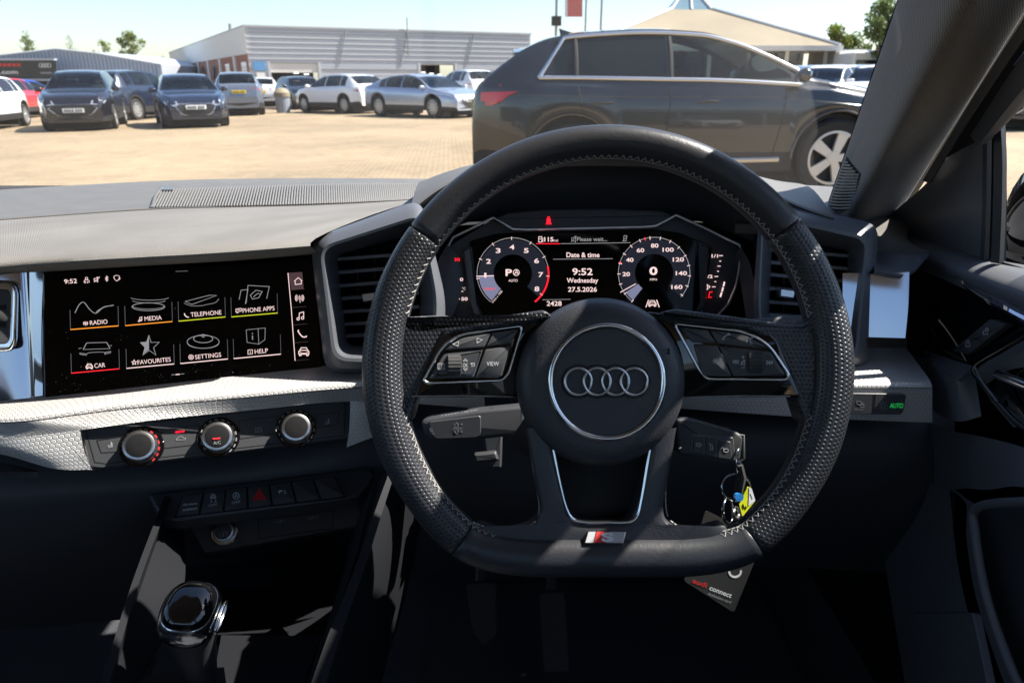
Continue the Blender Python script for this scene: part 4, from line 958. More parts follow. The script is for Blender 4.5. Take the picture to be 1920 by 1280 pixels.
# lower double spoke
OL = [(985, 800), (995, 860), (1004, 915), (1010, 948), (1004, 972), (982, 987), (942, 994), (892, 984), (898, 1030), (980, 1056)]
IL = [(1034, 800), (1038, 856), (1050, 905), (1060, 940), (1064, 952), (1069, 962), (1076, 969), (1085, 974), (1096, 975.5), (1112, 976)]
OL = OL + [(1138, 1060)] + [(2252 - x, y) for x, y in OL[::-1]]; IL = IL + [(1126, 976)] + [(2252 - x, y) for x, y in IL[::-1]]
def lrow(t, h): return [W.hit(o_[0] + (i_[0] - o_[0]) * t, o_[1] + (i_[1] - o_[1]) * t, h) for o_, i_ in zip(OL, IL)]
lsp = grid('lower_spoke', [lrow(0, -.014), lrow(0, .001), lrow(.06, .0055), lrow(.2, .0075), lrow(.75, .0075), lrow(.93, .006), lrow(1, .002), lrow(1, -.014)], 'leather', sw, nu=84, nv=2, smooth=60)
U = spline([W.hit(x, y, .0058) for x, y in ((1036, 840), (1046, 890), (1058, 940), (1070, 966), (1090, 974), (1138, 975), (1175, 974.5), (1192, 964), (1200, 935), (1211, 870), (1216, 840))], 50)
tube('cutout_trim', U, .0016, 'chrome', lsp, 8)
mkb = W.poly('cutout_back', [(1030, 830), (1222, 830), (1205, 985), (1060, 985)], -.020, -.016, 'void_black', lsp)
tube('spoke_stitching', spline([W.hit(x, y, .004) for x, y in ((992, 830), (1000, 880), (1010, 940), (1010, 965))], 20), .00045, 'thread', lsp, 4)
tube('spoke_stitching', spline([W.hit(x, y, .004) for x, y in ((1252, 830), (1248, 880), (1246, 940), (1250, 965))], 20), .00045, 'thread', lsp, 4)
def edge_st(pts, parent):
    b = MB(); q = resample(spline([W.hit(x, y, .0058) for x, y in pts], 60), 16)
    for i in range(0, 16): b.tube([q[i], q[i].lerp(q[i + 1], .72)], .00045, 4)
    b.build('stitching', 'thread', parent, None)
edge_st([(888, 975), (930, 990), (975, 989), (1006, 972)], lsp); edge_st([(1254, 972), (1285, 992), (1335, 995), (1384, 982)], lsp)
mat('badge_metal', (.52, .53, .57), .35, .3)
BF = Face(W.hit(1136, 1007, .0135), W.ux, W.uy * math.cos(R(28)) - W.n * math.sin(R(28)))
bd = BF.poly('badge', [(1102, 995), (1174, 996), (1168, 1019), (1095, 1018)], -.004, .0002, 'chrome', lsp, bev=.0005)
BF.poly('badge_silver', [(1103.5, 996.5), (1117, 996.5), (1112, 1017), (1097.5, 1017)], 0, .0005, 'badge_metal', bd)
BF.poly('badge_red', [(1119, 996.5), (1141, 996.5), (1136, 1017), (1113.5, 1017)], 0, .0006, 'red_print', bd)
BF.poly('badge_silver', [(1142, 996.5), (1172, 997), (1166.5, 1017), (1137, 1017)], 0, .0005, 'badge_metal', bd)
BF.text('badge_letter', 'S', 1139, 1007, 15, 'card_print', bd, .0010, bold=.05, width=23)
# steering column cover behind the hub
grid('column_cover', [[W.hit(985, 800, -.06), W.hit(1126, 780, -.03), W.hit(1270, 800, -.06)], [W.hit(960, 860, -.10), W.hit(1126, 880, -.07), W.hit(1290, 850, -.10)], [W.hit(985, 920, -.17), W.hit(1126, 960, -.15), W.hit(1275, 920, -.17)]], 'dark_plastic', sw, nu=14, nv=6, flip=True)

# ---------------------------------------------------------------- stalks
def stalk(name, label, pts_px, d, th, prints, group=None):
    f = Face(P(pts_px[0][0], pts_px[0][1], d), Vector((1, 0, 0)), Vector((0, sp, cp)))
    t = wthing(name, label, 'control stalk', P(pts_px[0][0], pts_px[0][1], d), group)
    f.poly('lever', pts_px, -th, 0, 'dark_plastic', t, bev=.004, rad=.004, steps=4)
    for fn in prints: fn(f, t)
    return f, t
def pr1(f, t):
    f.poly('face_panel', [(803, 790), (902, 778), (902, 812), (896, 820), (820, 823), (812, 818)], -.001, .0012, 'dark_plastic', t, bev=.0008, rad=.003)
    f.text('lettering', 'SPEED', 858, 802, 5.6, 'grey_print', t, .0016, width=18); f.strokes('arrow_symbol', [[(855, 798), (852, 796), (856, 792), (860, 796), (857, 798)], [(855, 806), (852, 808), (856, 812), (860, 808), (857, 806)], [(864, 795), (868, 795)], [(866, 793), (866, 797)], [(864, 809), (868, 809)]], .9, 'grey_print', t, .0016)
    f.text('lettering', 'SET', 810, 808, 5, 'grey_print', t, .0016, width=14, rot=R(-68))
stalk('cruise_stalk', 'black cruise control stalk lettered SPEED below the left wheel spoke', [(788, 790), (800, 784), (900, 768), (985, 760), (985, 815), (900, 824), (815, 826), (795, 818)], .640, .03, [pr1])
o = bpy.data.objects['cruise_stalk']
fT = Face(P(800, 783, .645), P(900, 767, .645) - P(800, 783, .645), Vector((0, .9, .35)))
fT.poly('top_panel', [(800, 787), (905, 770), (925, 766), (820, 780)], -.002, .001, 'dark_plastic', o)
fT.text('lettering', 'CANCEL LIM RES', 862, 776, 5, 'grey_print', o, .0014, width=70)
def pr2(f, t):
    f.strokes('indicator_symbol', [[(776, 611), (781, 607), (781, 609.5), (784, 609.5), (784, 612.5), (781, 612.5), (781, 615), (776, 611)], [(793, 611), (788, 607), (788, 609.5), (785, 609.5), (785, 612.5), (788, 612.5), (788, 615), (793, 611)]], .9, 'grey_print', t, .0008)
stalk('indicator_stalk', 'black indicator stalk behind the upper left wheel spoke', [(745, 604), (770, 600), (850, 604), (900, 598), (985, 600), (985, 640), (745, 632)], .645, .025, [pr2])
f9 = Face(P(800, 600, .66), Vector((1, 0, 0)), Vector((0, .6, .8)))
f9.poly('stalk_top', [(755, 594), (830, 590), (870, 597), (850, 603), (750, 603)], -.004, 0, 'satin_grey', bpy.data.objects['indicator_stalk'], bev=.001)
f9.text('lettering', '<> AUTO  <> D', 795, 596, 5, 'white_print', bpy.data.objects['indicator_stalk'], .0006, width=60)
# sunlit paddle behind the left spoke
pad = wthing('shift_paddle', 'dark plastic shift paddle behind the left spoke, its top edge sunlit', 'shift paddle', P(860, 610, .60), 'shift paddles')
grid('paddle', [[P(820, 616, .60), P(850, 604, .60), P(884, 599, .60)], [P(822, 606, .616), P(850, 601, .616), P(882, 596, .616)]], 'soft_plastic', pad, nu=6, nv=2, thick=.006)
pad2 = wthing('shift_paddle', 'dark plastic shift paddle behind the right wheel spoke', 'shift paddle', P(1420, 610, .60), 'shift paddles')
grid('paddle', [[P(1390, 600, .60), P(1430, 605, .60), P(1462, 612, .60)], [P(1392, 596, .616), P(1430, 601, .616), P(1460, 607, .616)]], 'soft_plastic', pad2, nu=6, nv=2, thick=.006)
stalk('wiper_stalk', 'black wiper stalk with grey lettering behind the upper right wheel spoke', [(1290, 604), (1400, 600), (1440, 594), (1520, 590), (1528, 606), (1500, 630), (1290, 640)], .648, .02, [lambda f, t: f.text('lettering', 'REAR FRONT', 1466, 602, 5, 'grey_print', t, .0008, width=52), lambda f, t: f.text('lettering', 'INT 0 1 2', 1474, 610, 4, 'grey_print', t, .0008, width=24)])
bpy.data.objects['wiper_stalk']['label'] = 'black wiper stalk with grey lettering behind the upper right wheel spoke'

# ---------------------------------------------------------------- ignition key, rings, tag and card
KF = Face(P(1330, 830, .60), P(1390, 838, .60) - P(1330, 830, .60), Vector((0, sp, cp)))
key = wthing('car_key', 'black folding car key with three buttons in the ignition', 'car key', KF.hit(1265, 830))
KF.poly('fob', [(1262, 782), (1300, 785), (1380, 808, .004), (1393, 818, .003), (1386, 862, .004), (1372, 868), (1270, 850)], -.010, .004, 'soft_plastic', key, bev=.003, rad=.003, steps=3)
KF.poly('fob_panel', [(1294, 812), (1372, 818), (1376, 862), (1290, 846)], .003, .0047, 'button_plastic', key, bev=.0006, rad=.002)
for q, sy in (([(1297, 815), (1317, 816), (1317, 850), (1296, 846)], 0), ([(1320, 817), (1340, 819), (1340, 855), (1320, 851)], 1), ([(1343, 823), (1366, 826), (1370, 860), (1343, 856)], 2)):
    kb = KF.poly('key_button', q, .004, .0055, 'soft_plastic', key, bev=.0005, rad=.001)
    cx = sum(p[0] for p in q) / 4; cy = sum(p[1] for p in q) / 4
    KF.strokes('key_symbol', [[circ(cx, cy, 5, 14, ry=3.3), [(cx - 1, cy), (cx + 2, cy)]], [[(cx - 3, cy - 6), (cx + 2, cy - 3), (cx + 3, cy + 2), (cx + 2, cy + 6), (cx - 2, cy + 5), (cx - 1, cy - 1), (cx - 3, cy - 6)]], [circ(cx + 2, cy + 1, 4.5, 12, ry=3.2), circ(cx - 5, cy - 1, 3, 8, 0, 180)]][sy], 1.0, 'white_print', kb, .0058)
KF.lathe('pivot', 1272, 838, [(.0018, .003), (.0018, .0055), (.001, .006)], 'chrome', key, 16)
tube('key_loop', [KF.hit(x, y, .002) for x, y in ((1376, 815), (1392, 815), (1393, 858), (1382, 866))], .0014, 'soft_plastic', key, 8)
kr = wthing('key_ring', 'steel split key rings hanging from the ignition key', 'key ring', P(1380, 930, .60))
def ringpts(cx, cy, rx, ry, d, dd, n=40): return [P(cx + rx * math.cos(2 * math.pi * k / n), cy + ry * math.sin(2 * math.pi * k / n), d + dd * math.cos(2 * math.pi * k / n)) for k in range(n)]
tube('small_link', ringpts(1385, 864, 4, 22, .597, .004), .0011, 'chrome', kr, 8, True)
tube('split_ring', ringpts(1380, 913, 27, 25, .598, .004), .0010, 'chrome', kr, 8, True)
tube('lower_ring', ringpts(1365, 958, 10, 24, .596, .01), .0013, 'chrome', kr, 8, True)
tube('lower_ring', ringpts(1380, 962, 5, 10, .594, .01), .0015, 'dull_chrome', kr, 8, True)
MB().tube([P(1387, 872, .596), P(1392, 895, .597), P(1388, 925, .597)], [.003, .0035, .002], 8).tube([P(1384, 890, .599), P(1378, 940, .597)], .0018, 6).build('strap', 'rubber', kr)
tg = wthing('key_tag', 'yellow and white paper key tag with blue corner on the key ring', 'key tag', P(1400, 950, .59))
KT = Face(P(1400, 930, .588), Vector((1, .25, .05)), Vector((0, sp, cp)))
KT.poly('tag_sheet', [(1402, 912), (1408, 914), (1415, 940), (1392, 968), (1386, 945)], -.0012, 0, 'tag_yellow', tg, rad=.0008)
KT.poly('tag_white_part', [(1404, 913), (1409, 915), (1416, 938), (1403, 948), (1404, 925)], 0, .0004, 'tag_white', tg)
KT.strokes('tag_writing', [[(1393, 944), (1395, 952)], [(1398, 948), (1399, 953)], [(1406, 925), (1410, 935)]], .9, 'void_black', tg, .0006)
KT.poly('tag_blue_part', [(1376, 928), (1384, 923), (1394, 927), (1392, 938), (1380, 940)], -.002, .001, 'tag_blue', tg, rad=.003)
cd = wthing('activation_card', 'dark plastic card lettered audi connect hanging behind the wheel rim', 'card', P(1370, 1140, .61))
cd['label'] = 'dark plastic card with connect lettering hanging behind the lower wheel rim'
ca = R(-24)
CF = Face(P(1345, 1055, .615), Vector((math.cos(ca), 0.0, math.sin(ca))), Vector((-math.sin(ca) * .8, sp, cp)))
CF.poly('card_sheet', [(1323, 956, .003), (1432, 1010, .003), (1376, 1148, .003), (1282, 1088, .003), (1290, 1060)], -.0008, 0, 'card_black', cd, rad=.001)
def ctext(nm, body, px, py, cap, m_, wd): CF.text(nm, body, px, py, cap, m_, cd, .0003, bold=.02, width=wd)
ctext('card_lettering', 'audi', 1312, 1092, 9, 'red_print', 30); ctext('card_lettering', 'connect', 1351, 1109, 9, 'card_print', 47); ctext('card_small_lettering', 'Activation card', 1349, 1120, 5.5, 'grey_print', 50)
CF.strokes('card_mark', [circ(1378, 1070, 11, 16, 180, 370)], 4, 'card_print', cd, .0003)

# ---------------------------------------------------------------- climate panel
CL = Face.through(P(185, 878, .625), P(655, 822, .695), P(150, 800, .627))
cl = wthing('climate_panel', 'black climate control panel with three knurled silver knobs', 'climate controls', CL.hit(420, 850))
CL.poly('panel', [(150, 802), (650, 743), (660, 750), (657, 822), (190, 879), (166, 876)], -.020, .0, 'soft_plastic', cl, bev=.0015, rad=.003)
CL.strokes('panel_groove', [[(161, 805), (640, 752), (648, 758), (645, 816), (200, 869), (178, 866), (161, 805)]], 1.6, 'void_black', cl, .0003)
KN = [(266, 837, 0), (410, 820, 1), (555, 803, 2)]
for x, y, i in KN:
    kd = CL.lathe('knob_dial', x, y, [(.0185, -.001), (.0185, .0012), (.0178, .0018), (.012, .0018)], 'gloss_black', cl, 56)
    V, Fc = [], []; a, b_q = CL.loc(x, y); n = 96
    for r, h, rip in ((.0140, .001, 1), (.0142, .004, 1), (.0138, .0118, 1), (.0128, .0142, 0), (.0108, .0150, 0)):
        for k in range(n):
            an = 2 * math.pi * k / n; rr = r * (1 + (.012 if (k // 2) % 2 else -.012) * rip); V.append(CL.at((a + rr * math.cos(an), b_q + rr * math.sin(an)), h))
    for j in range(4):
        for k in range(n): Fc.append((j * n + k, j * n + (k + 1) % n, (j + 1) * n + (k + 1) % n, (j + 1) * n + k))
    Fc.append(tuple(4 * n + k for k in range(n)))
    kb = mk('knob', V, Fc, 'satin_chrome', cl, 25)
    CL.lathe('knob_cap', x, y, [(.0104, .0145), (.0104, .0153), (.0096, .0157), (.002, .0157)], 'knob_black', kb, 40)
    mk_b = []
    for k in range(14):
        a0 = 225 - k * 20.5
        q = circ(x, y, 33.5, 3, a0, a0 - 11)
        c = ('ui_dim' if i else ('tag_blue' if k < 4 else ('red_print' if k > 7 else 'void_black')))
        CL.strokes('dial_mark', [q], 2.2, 'grey_print' if i else c, kd, .0021)
CL.strokes('air_lamp', [[(329, 810), (346, 808)]], 3.2, 'red_lamp', cl, .0006)
CL.strokes('recirculation_symbol', [[(331, 823), (335, 819), (341, 818), (344, 821), (348, 821), (347, 824), (331, 824.5), (331, 823)]], 1.0, 'grey_print', cl, .0005)
a, b_q = CL.loc(407, 829); 
kf = Face(CL.at((0, 0), .0162), CL.ux, CL.uy)
kf.strokes('cooling_lamp', [[(399, 822.5), (413, 821)]], 2.6, 'red_lamp', cl, .0004); kf.text('cooling_lettering', 'A/C', 407, 829.5, 6, 'grey_print', cl, .0004, width=13)
CL.strokes('rear_screen_symbol', [[(479, 802), (490, 801), (491, 809), (478, 810), (479, 802)], [(482, 803), (482, 809)], [(485, 803), (485, 809)], [(488, 803), (488, 808)]], .9, 'grey_print', cl, .0005)
for q in ([(182, 825), (228, 818), (228, 846), (190, 848)], [(592, 778), (635, 772), (632, 796), (592, 802)], [(302, 806), (375, 797), (375, 832), (305, 840)], [(448, 789), (520, 780), (520, 812), (450, 822)]):
    CL.strokes('button_outline', [q + [q[0]]], 1.0, 'void_black', cl, .0004)
for cx, cy in ((206, 834), (613, 790)): CL.strokes('seat_heat_symbol', [[(cx + 2, cy - 6), (cx + 3, cy), (cx - 4, cy + 2)], [(cx + 4, cy - 4), (cx + 4, cy + 3), (cx - 3, cy + 5)]], 1.6, 'grey_print', cl, .0005)

# ---------------------------------------------------------------- switch bar and socket panel
SB = Face.through(P(330, 972, .680), P(645, 932, .728), P(340, 928, .700))
sb = wthing('switch_bar', 'black switch bar with drive select, hazard and parking buttons under the climate panel', 'switch panel', SB.hit(480, 960))
SB.poly('bar', [(278, 926), (690, 876), (700, 890), (672, 929), (645, 934), (330, 974), (302, 970)], -.016, .0, 'soft_plastic', sb, bev=.002, rad=.003)
SB.poly('button_bay', [(342, 930), (628, 893), (648, 932), (326, 971)], -.002, .0008, 'void_black', sb)
for i in range(7):
    t0, t1 = i / 7 + .006, (i + 1) / 7 - .006
    L_ = lambda t: (342 + (628 - 342) * t, 931 + (895 - 931) * t); Bq = lambda t: (329 + (646 - 329) * t, 969 + (931 - 969) * t)
    bt = SB.poly('button', [L_(t0), L_(t1), Bq(t1), Bq(t0)], -.001, .0022, 'button_plastic', sb, bev=.0008, rad=.001, steps=2)
    cx = (L_((t0 + t1) / 2)[0] + Bq((t0 + t1) / 2)[0]) / 2; cy = (L_((t0 + t1) / 2)[1] + Bq((t0 + t1) / 2)[1]) / 2
    if i == 0: SB.text('lettering', 'drive', cx, cy, 5.6, 'white_print', bt, .0026, width=25, bold=.01); SB.text('lettering', 'select', cx, cy + 9, 6, 'white_print', bt, .0026, width=25, bold=.01)
    if i == 1: SB.text('lettering', 'OFF', cx, cy + 7, 6, 'white_print', bt, .0026, width=15); caricon(SB, cx, cy - 9, 5, 'white_print', bt, .0026, .9); SB.strokes('skid_symbol', [[(cx - 4, cy - 3), (cx - 2, cy), (cx - 5, cy + 2)], [(cx + 4, cy - 3), (cx + 6, cy), (cx + 3, cy + 2)]], .9, 'white_print', bt, .0026)
    if i == 2: SB.text('lettering', 'OFF', cx, cy + 7, 6, 'white_print', bt, .0026, width=15); SB.strokes('stop_symbol', [circ(cx, cy - 5, 6, 16), [(cx - 3, cy - 2), (cx, cy - 9), (cx + 3, cy - 2)], [(cx - 2, cy - 4), (cx + 2, cy - 4)]], 1.0, 'white_print', bt, .0026)
    if i == 3:
        tri = lambda s_: [(cx, cy - 12 * s_), (cx + 11 * s_, cy + 6 * s_), (cx - 11 * s_, cy + 8 * s_), (cx, cy - 12 * s_)]
        SB.strokes('hazard_symbol', [tri(1), tri(.6), tri(.25)], 2.2, 'red_print', bt, .0026)
    if i == 4: SB.text('lettering', 'P', cx - 3, cy - 2, 7, 'white_print', bt, .0026, width=7, bold=.02); SB.strokes('sonar_symbol', [[(cx + 3, cy + 1), (cx + 8, cy)], [(cx + 4, cy - 2), (cx + 7, cy - 3)], [(cx + 3, cy - 4), (cx + 5, cy - 5)]], 1.1, 'white_print', bt, .0026)
UF = Face.through(P(383, 1035, .715), P(680, 985, .752), P(350, 975, .722))
up_ = wthing('socket_panel', 'black panel with twelve volt socket and two faint charging ports', 'socket panel', UF.hit(500, 1015))
UF.poly('panel', [(346, 972), (668, 925), (682, 985), (384, 1037)], -.03, .0, 'soft_plastic', up_, bev=.0012, rad=.003)
UF.strokes('port_cover', [[(484, 975), (626, 956), (623, 990), (486, 1009), (484, 975)]], 1.5, 'void_black', up_, .0003)
UF.text('port_lettering', 'USB 1', 525, 977, 5, 'grey_print', up_, .0004, width=20); UF.text('port_lettering', 'USB 2', 586, 970, 5, 'grey_print', up_, .0004, width=20)
UF.lathe('socket_ring', 422, 997, [(.0135, -.002), (.0135, .0015), (.0125, .0028), (.0115, .0028), (.0105, .0005)], 'chrome', up_, 48)
kb = UF.lathe('socket_cap', 422, 997, [(.0098, -.002), (.0100, .008), (.0095, .0098), (.0084, .0104)], 'dull_chrome', up_, 48)
UF.lathe('cap_face', 422, 997, [(.0082, .0095), (.0082, .0110), (.007, .0113), (.001, .0113)], 'soft_plastic', kb, 32)
uf2 = Face(UF.at((0, 0), .0114), UF.ux, UF.uy); uf2.text('socket_lettering', '12V', 420, 1000, 8, 'grey_print', kb, .0004, width=16, rot=R(12))

# ---------------------------------------------------------------- centre console
co = wthing('centre_console', 'dark grey centre console with sloping side rails and open storage bay', 'centre console', P(450, 1270, .62))
def rail(name, L, Rr, m_, th=.012): return grid(name, [L, Rr], m_, co, nu=20, nv=2, thick=th, lin=True, flip=True)
rail('side_rail', [P(300, 960, .70), P(245, 1120, .60), P(192, 1290, .535), P(150, 1420, .50)], [P(312, 962, .702), P(258, 1120, .602), P(208, 1290, .537), P(168, 1420, .502)], 'console_black', .02)
grid('inner_wall', [[P(312, 962, .702), P(258, 1120, .602), P(208, 1290, .537), P(168, 1420, .502)], [P(345, 975, .74), P(345, 1100, .66), P(300, 1210, .61), P(262, 1290, .585), P(230, 1400, .57)]], 'console_black', co, nu=20, nv=4, flip=True)
grid('bay_edge', [[P(352, 1090, .66), P(300, 1210, .61), P(262, 1290, .585)], [P(356, 1100, .66), P(306, 1214, .61), P(270, 1290, .585)]], 'console_black', co, nu=10, nv=1, thick=.003, flip=True)
rail('side_rail', [P(712, 900, .655), P(672, 1050, .60), P(620, 1190, .56), P(586, 1290, .535), P(550, 1400, .51)], [P(722, 902, .657), P(688, 1050, .602), P(642, 1190, .562), P(612, 1290, .537), P(580, 1400, .512)], 'console_black', .03)
grid('outer_wall', [[P(722, 902, .657), P(688, 1050, .602), P(642, 1190, .562), P(612, 1290, .537), P(580, 1400, .512)], [P(760, 930, .68), P(730, 1080, .66), P(690, 1200, .64), P(650, 1300, .62), P(620, 1400, .60)], [P(790, 980, .80), P(760, 1120, .78), P(720, 1260, .76), P(690, 1400, .74), P(660, 1500, .72)]], 'console_black', co, nu=20, nv=4, flip=True)
grid('bay_side', [[P(700, 905, .66), P(665, 1050, .605), P(615, 1190, .565), P(580, 1290, .54)], [P(660, 1000, .72), P(640, 1080, .69), P(604, 1200, .645), P(570, 1300, .62)]], 'console_black', co, nu=10, nv=3, flip=True)
grid('tray_floor', [[P(415, 1190, .68), P(600, 1192, .68)], [P(395, 1300, .62), P(565, 1302, .62)], [P(380, 1400, .57), P(545, 1400, .57)]], 'console_black', co, nu=6, nv=3, flip=True, thick=.006)
grid('bay_back', [[P(340, 1000, .80), P(500, 1000, .82), P(690, 960, .82)], [P(350, 1100, .80), P(500, 1100, .82), P(660, 1080, .80)], [P(380, 1210, .70), P(500, 1200, .70), P(620, 1190, .70)]], 'console_black', co, nu=8, nv=3, flip=True)
grid('gear_plate', [[P(262, 1270, .585), P(330, 1255, .60), P(420, 1250, .61)], [P(235, 1400, .55), P(330, 1400, .55), P(440, 1400, .55)]], 'console_black', co, nu=6, nv=3, flip=True, thick=.006)
grid('left_side', [[P(300, 960, .70), P(245, 1120, .60), P(192, 1290, .535), P(150, 1420, .50)], [P(280, 1000, .76), P(215, 1200, .66), P(160, 1400, .62), P(120, 1500, .60)]], 'console_black', co, nu=10, nv=3, flip=True)

# ---------------------------------------------------------------- gear selector
gs = wthing('gear_selector', 'gear selector with glossy black top and satin chrome collar', 'gear selector', P(360, 1300, .55))
GU = (P(352, 1120, .475) - P(372, 1330, .56)).normalized()
GX = Vector((1, 0, 0)); GX = (GX - GU * GX.dot(GU)).normalized(); GY = GU.cross(GX)
gc = P(357, 1147, .530)
def ring_sec(cx, cy, h, rx, ry, n=36, pw=2.6):
    out = []
    for k in range(n):
        a = 2 * math.pi * k / n; c, s_ = math.cos(a), math.sin(a)
        out.append(gc + (GX * (cx + math.copysign(abs(c) ** (2 / pw), c) * rx) + GY * (cy + math.copysign(abs(s_) ** (2 / pw), s_) * ry)) * .88 + GU * h)
    return out
def loft(name, secs, m_, parent, cap=True, sm=45):
    n = len(secs[0]); V = [p for s_ in secs for p in s_]; Fc = []
    for j in range(len(secs) - 1):
        for k in range(n): Fc.append((j * n + k, j * n + (k + 1) % n, (j + 1) * n + (k + 1) % n, (j + 1) * n + k))
    if cap: Fc += [tuple(range(n))[::-1], tuple((len(secs) - 1) * n + k for k in range(n))]
    return mk(name, V, Fc, m_, parent, sm)
loft('grip', [ring_sec(.005, -.002, -.13, .013, .014), ring_sec(.004, 0, -.09, .0135, .015), ring_sec(.002, 0, -.05, .0155, .019), ring_sec(0, 0, -.02, .020, .023), ring_sec(0, 0, -.010, .0222, .0252)], 'leather', gs)
loft('collar', [ring_sec(0, 0, -.011, .0222, .0252), ring_sec(0, 0, -.006, .0236, .0268), ring_sec(0, 0, .0, .0238, .0270), ring_sec(0, 0, .006, .0226, .0256), ring_sec(0, 0, .008, .0205, .0236)], 'chrome', gs)
loft('gloss_top', [ring_sec(0, 0, .004, .0212, .0242), ring_sec(0, 0, .009, .0200, .0230), ring_sec(0, 0, .0135, .0172, .0200), ring_sec(0, 0, .0160, .012, .014), ring_sec(0, 0, .0168, .005, .006)], 'gloss_black', gs, sm=80)
tube('release_button', [gc + GX * .0207 + GY * (.013 * math.sin(t)) + GU * (-.002 + .006 * math.cos(t)) + GX * .0015 for t in [2 * math.pi * k / 24 for k in range(24)]], .0012, 'chrome', gs, 8, True)
mk('release_face', [gc + GX * .0220 + GY * (.012 * math.sin(2 * math.pi * k / 24)) + GU * (-.002 + .005 * math.cos(2 * math.pi * k / 24)) for k in range(24)], [tuple(range(24))], 'satin_chrome', gs, None)
loft('gaiter', [ring_sec(.003, 0, -.21, .040, .050), ring_sec(.004, 0, -.17, .026, .032), ring_sec(.005, -.002, -.135, .016, .017), ring_sec(.005, -.002, -.125, .0135, .0145)], 'leather', gs)
# ---------------------------------------------------------------- pedals and floor
fl_ = wthing('footwell', 'black carpeted footwell below the steering wheel', 'footwell', (.1, .9, CAMZ - .80))
box('floor', (-.30, .25, CAMZ - .80), (1.8, 3.2, .03), 'carpet', fl_)
grid('toe_board', [[Vector((-1.1, 1.12, CAMZ - .16)), Vector((.60, 1.12, CAMZ - .16))], [Vector((-1.1, 1.26, CAMZ - .45)), Vector((.60, 1.26, CAMZ - .45))], [Vector((-1.1, 1.2, CAMZ - .79)), Vector((.60, 1.2, CAMZ - .79))]], 'carpet', fl_, nu=4, nv=4, flip=True, thick=.01)
box('cowl', (-.25, 1.19, CAMZ - .205), (1.8, .34, .012), 'void_black', fl_); box('side_wall', (.565, 1.06, CAMZ - .52), (.02, .60, .60), 'void_black', fl_)  # unseen body panels, added to stop sun leaking into the footwell
mat_f = grid('floor_mat', [[Vector((-.12, .95, CAMZ - .77)), Vector((.40, .95, CAMZ - .77))], [Vector((-.12, .2, CAMZ - .78)), Vector((.40, .2, CAMZ - .78))]], 'rubber', fl_, nu=4, nv=3, thick=.008, flip=True)
for nm, lb, q in (('brake_pedal', 'black rubber brake pedal in the dark footwell', [(872, 1092), (932, 1090), (932, 1190), (905, 1212), (884, 1180)]), ('accelerator_pedal', 'tall black accelerator pedal right of the brake pedal', [(1010, 1110), (1060, 1108), (1070, 1260), (1020, 1262)])):
    pd = wthing(nm, lb, 'pedal', P(q[3][0], q[3][1], .93)); pf = Face(P(900, 1150, .93), Vector((1, 0, 0)), Vector((0, .5, .86)))
    pf.poly('pad', q, -.012, 0, 'rubber', pd, bev=.002, rad=.006)
    tube('arm', [P((q[0][0] + q[1][0]) / 2, q[0][1] + 20, .945), P((q[0][0] + q[1][0]) / 2, 1020, .99)], .008, 'dark_plastic', pd)
ub = wthing('under_dash_cover', 'black panel under the column with a small release lever', 'under-dash panel', P(900, 880, .72))
UB = Face(P(900, 870, .70), Vector((1, 0, 0)), Vector((0, sp, cp)))
UB.poly('lever', [(888, 850), (930, 845), (936, 862), (892, 866)], -.01, .004, 'soft_plastic', ub, bev=.002, rad=.002)
UB.poly('lever_base', [(905, 820), (942, 815), (940, 880), (915, 880)], -.03, -.006, 'dark_plastic', ub, bev=.002, rad=.002)
# ---------------------------------------------------------------- windscreen, pillar, door, roof of our car
wsn = wthing('windscreen', 'wide sloping windscreen with dust specks in front of the dashboard', 'windscreen', (-.27, 1.1, CAMZ - .17))
XC = -.27
def ws_row(y0, z, hw, sag):
    return [Vector((XC + hw * t, y0 - sag * t * t, CAMZ + z)) for t in (-1, -.75, -.5, -.25, 0, .25, .5, .75, 1)]
rows = [ws_row(1.165, -.172, .72, .20), ws_row(1.02, -.09, .695, .20), ws_row(.78, .045, .635, .16), ws_row(.68, .095, .615, .14), ws_row(.585, .142, .59, .11)]
grid('glass', rows, 'windscreen_glass', wsn, nu=24, nv=4, flip=True, smooth=80, thick=.004)
frt = MB()
base = spline(rows[0], 60); up1 = spline([a.lerp(b, .16) for a, b in zip(rows[0], rows[1])], 60)
grid('frit_band', [[p + Vector((0, -.004, -.003)) for p in rows[0]], [a.lerp(b, .085) + Vector((0, -.004, -.003)) for a, b in zip(rows[0], rows[1])]], 'void_black', wsn, nu=40, nv=1, flip=True)
for k in range(340):       # dotted upper edge of the black band
    t = k / 339 * 60; i = min(int(t), 59); f = t - i
    for row, fr, r in ((0, .095, .0010), (1, .112, .0008)):
        a = base[i].lerp(base[i + 1], f) if row == 0 else base[i].lerp(base[min(i + 1, 60)], min(f + .08, 1)); b = spline(rows[1], 60)[i] if False else None
        q0 = base[i].lerp(base[i + 1], f); q1 = R1[i].lerp(R1[i + 1], f) if 'R1' in globals() else None
        if q1 is None: R1 = spline(rows[1], 60); q1 = R1[i].lerp(R1[i + 1], f)
        c = q0.lerp(q1, fr) + Vector((.001 * row, -.0042, -.003))
        u = (q1 - q0).normalized(); s_ = Vector((1, 0, 0))
        frt.add([c + s_ * r * math.cos(an) + u * r * math.sin(an) for an in [math.pi / 3 * j for j in range(6)]], [tuple(range(6))])
stuff(frt.build('frit_dots', 'void_black', wsn, None))
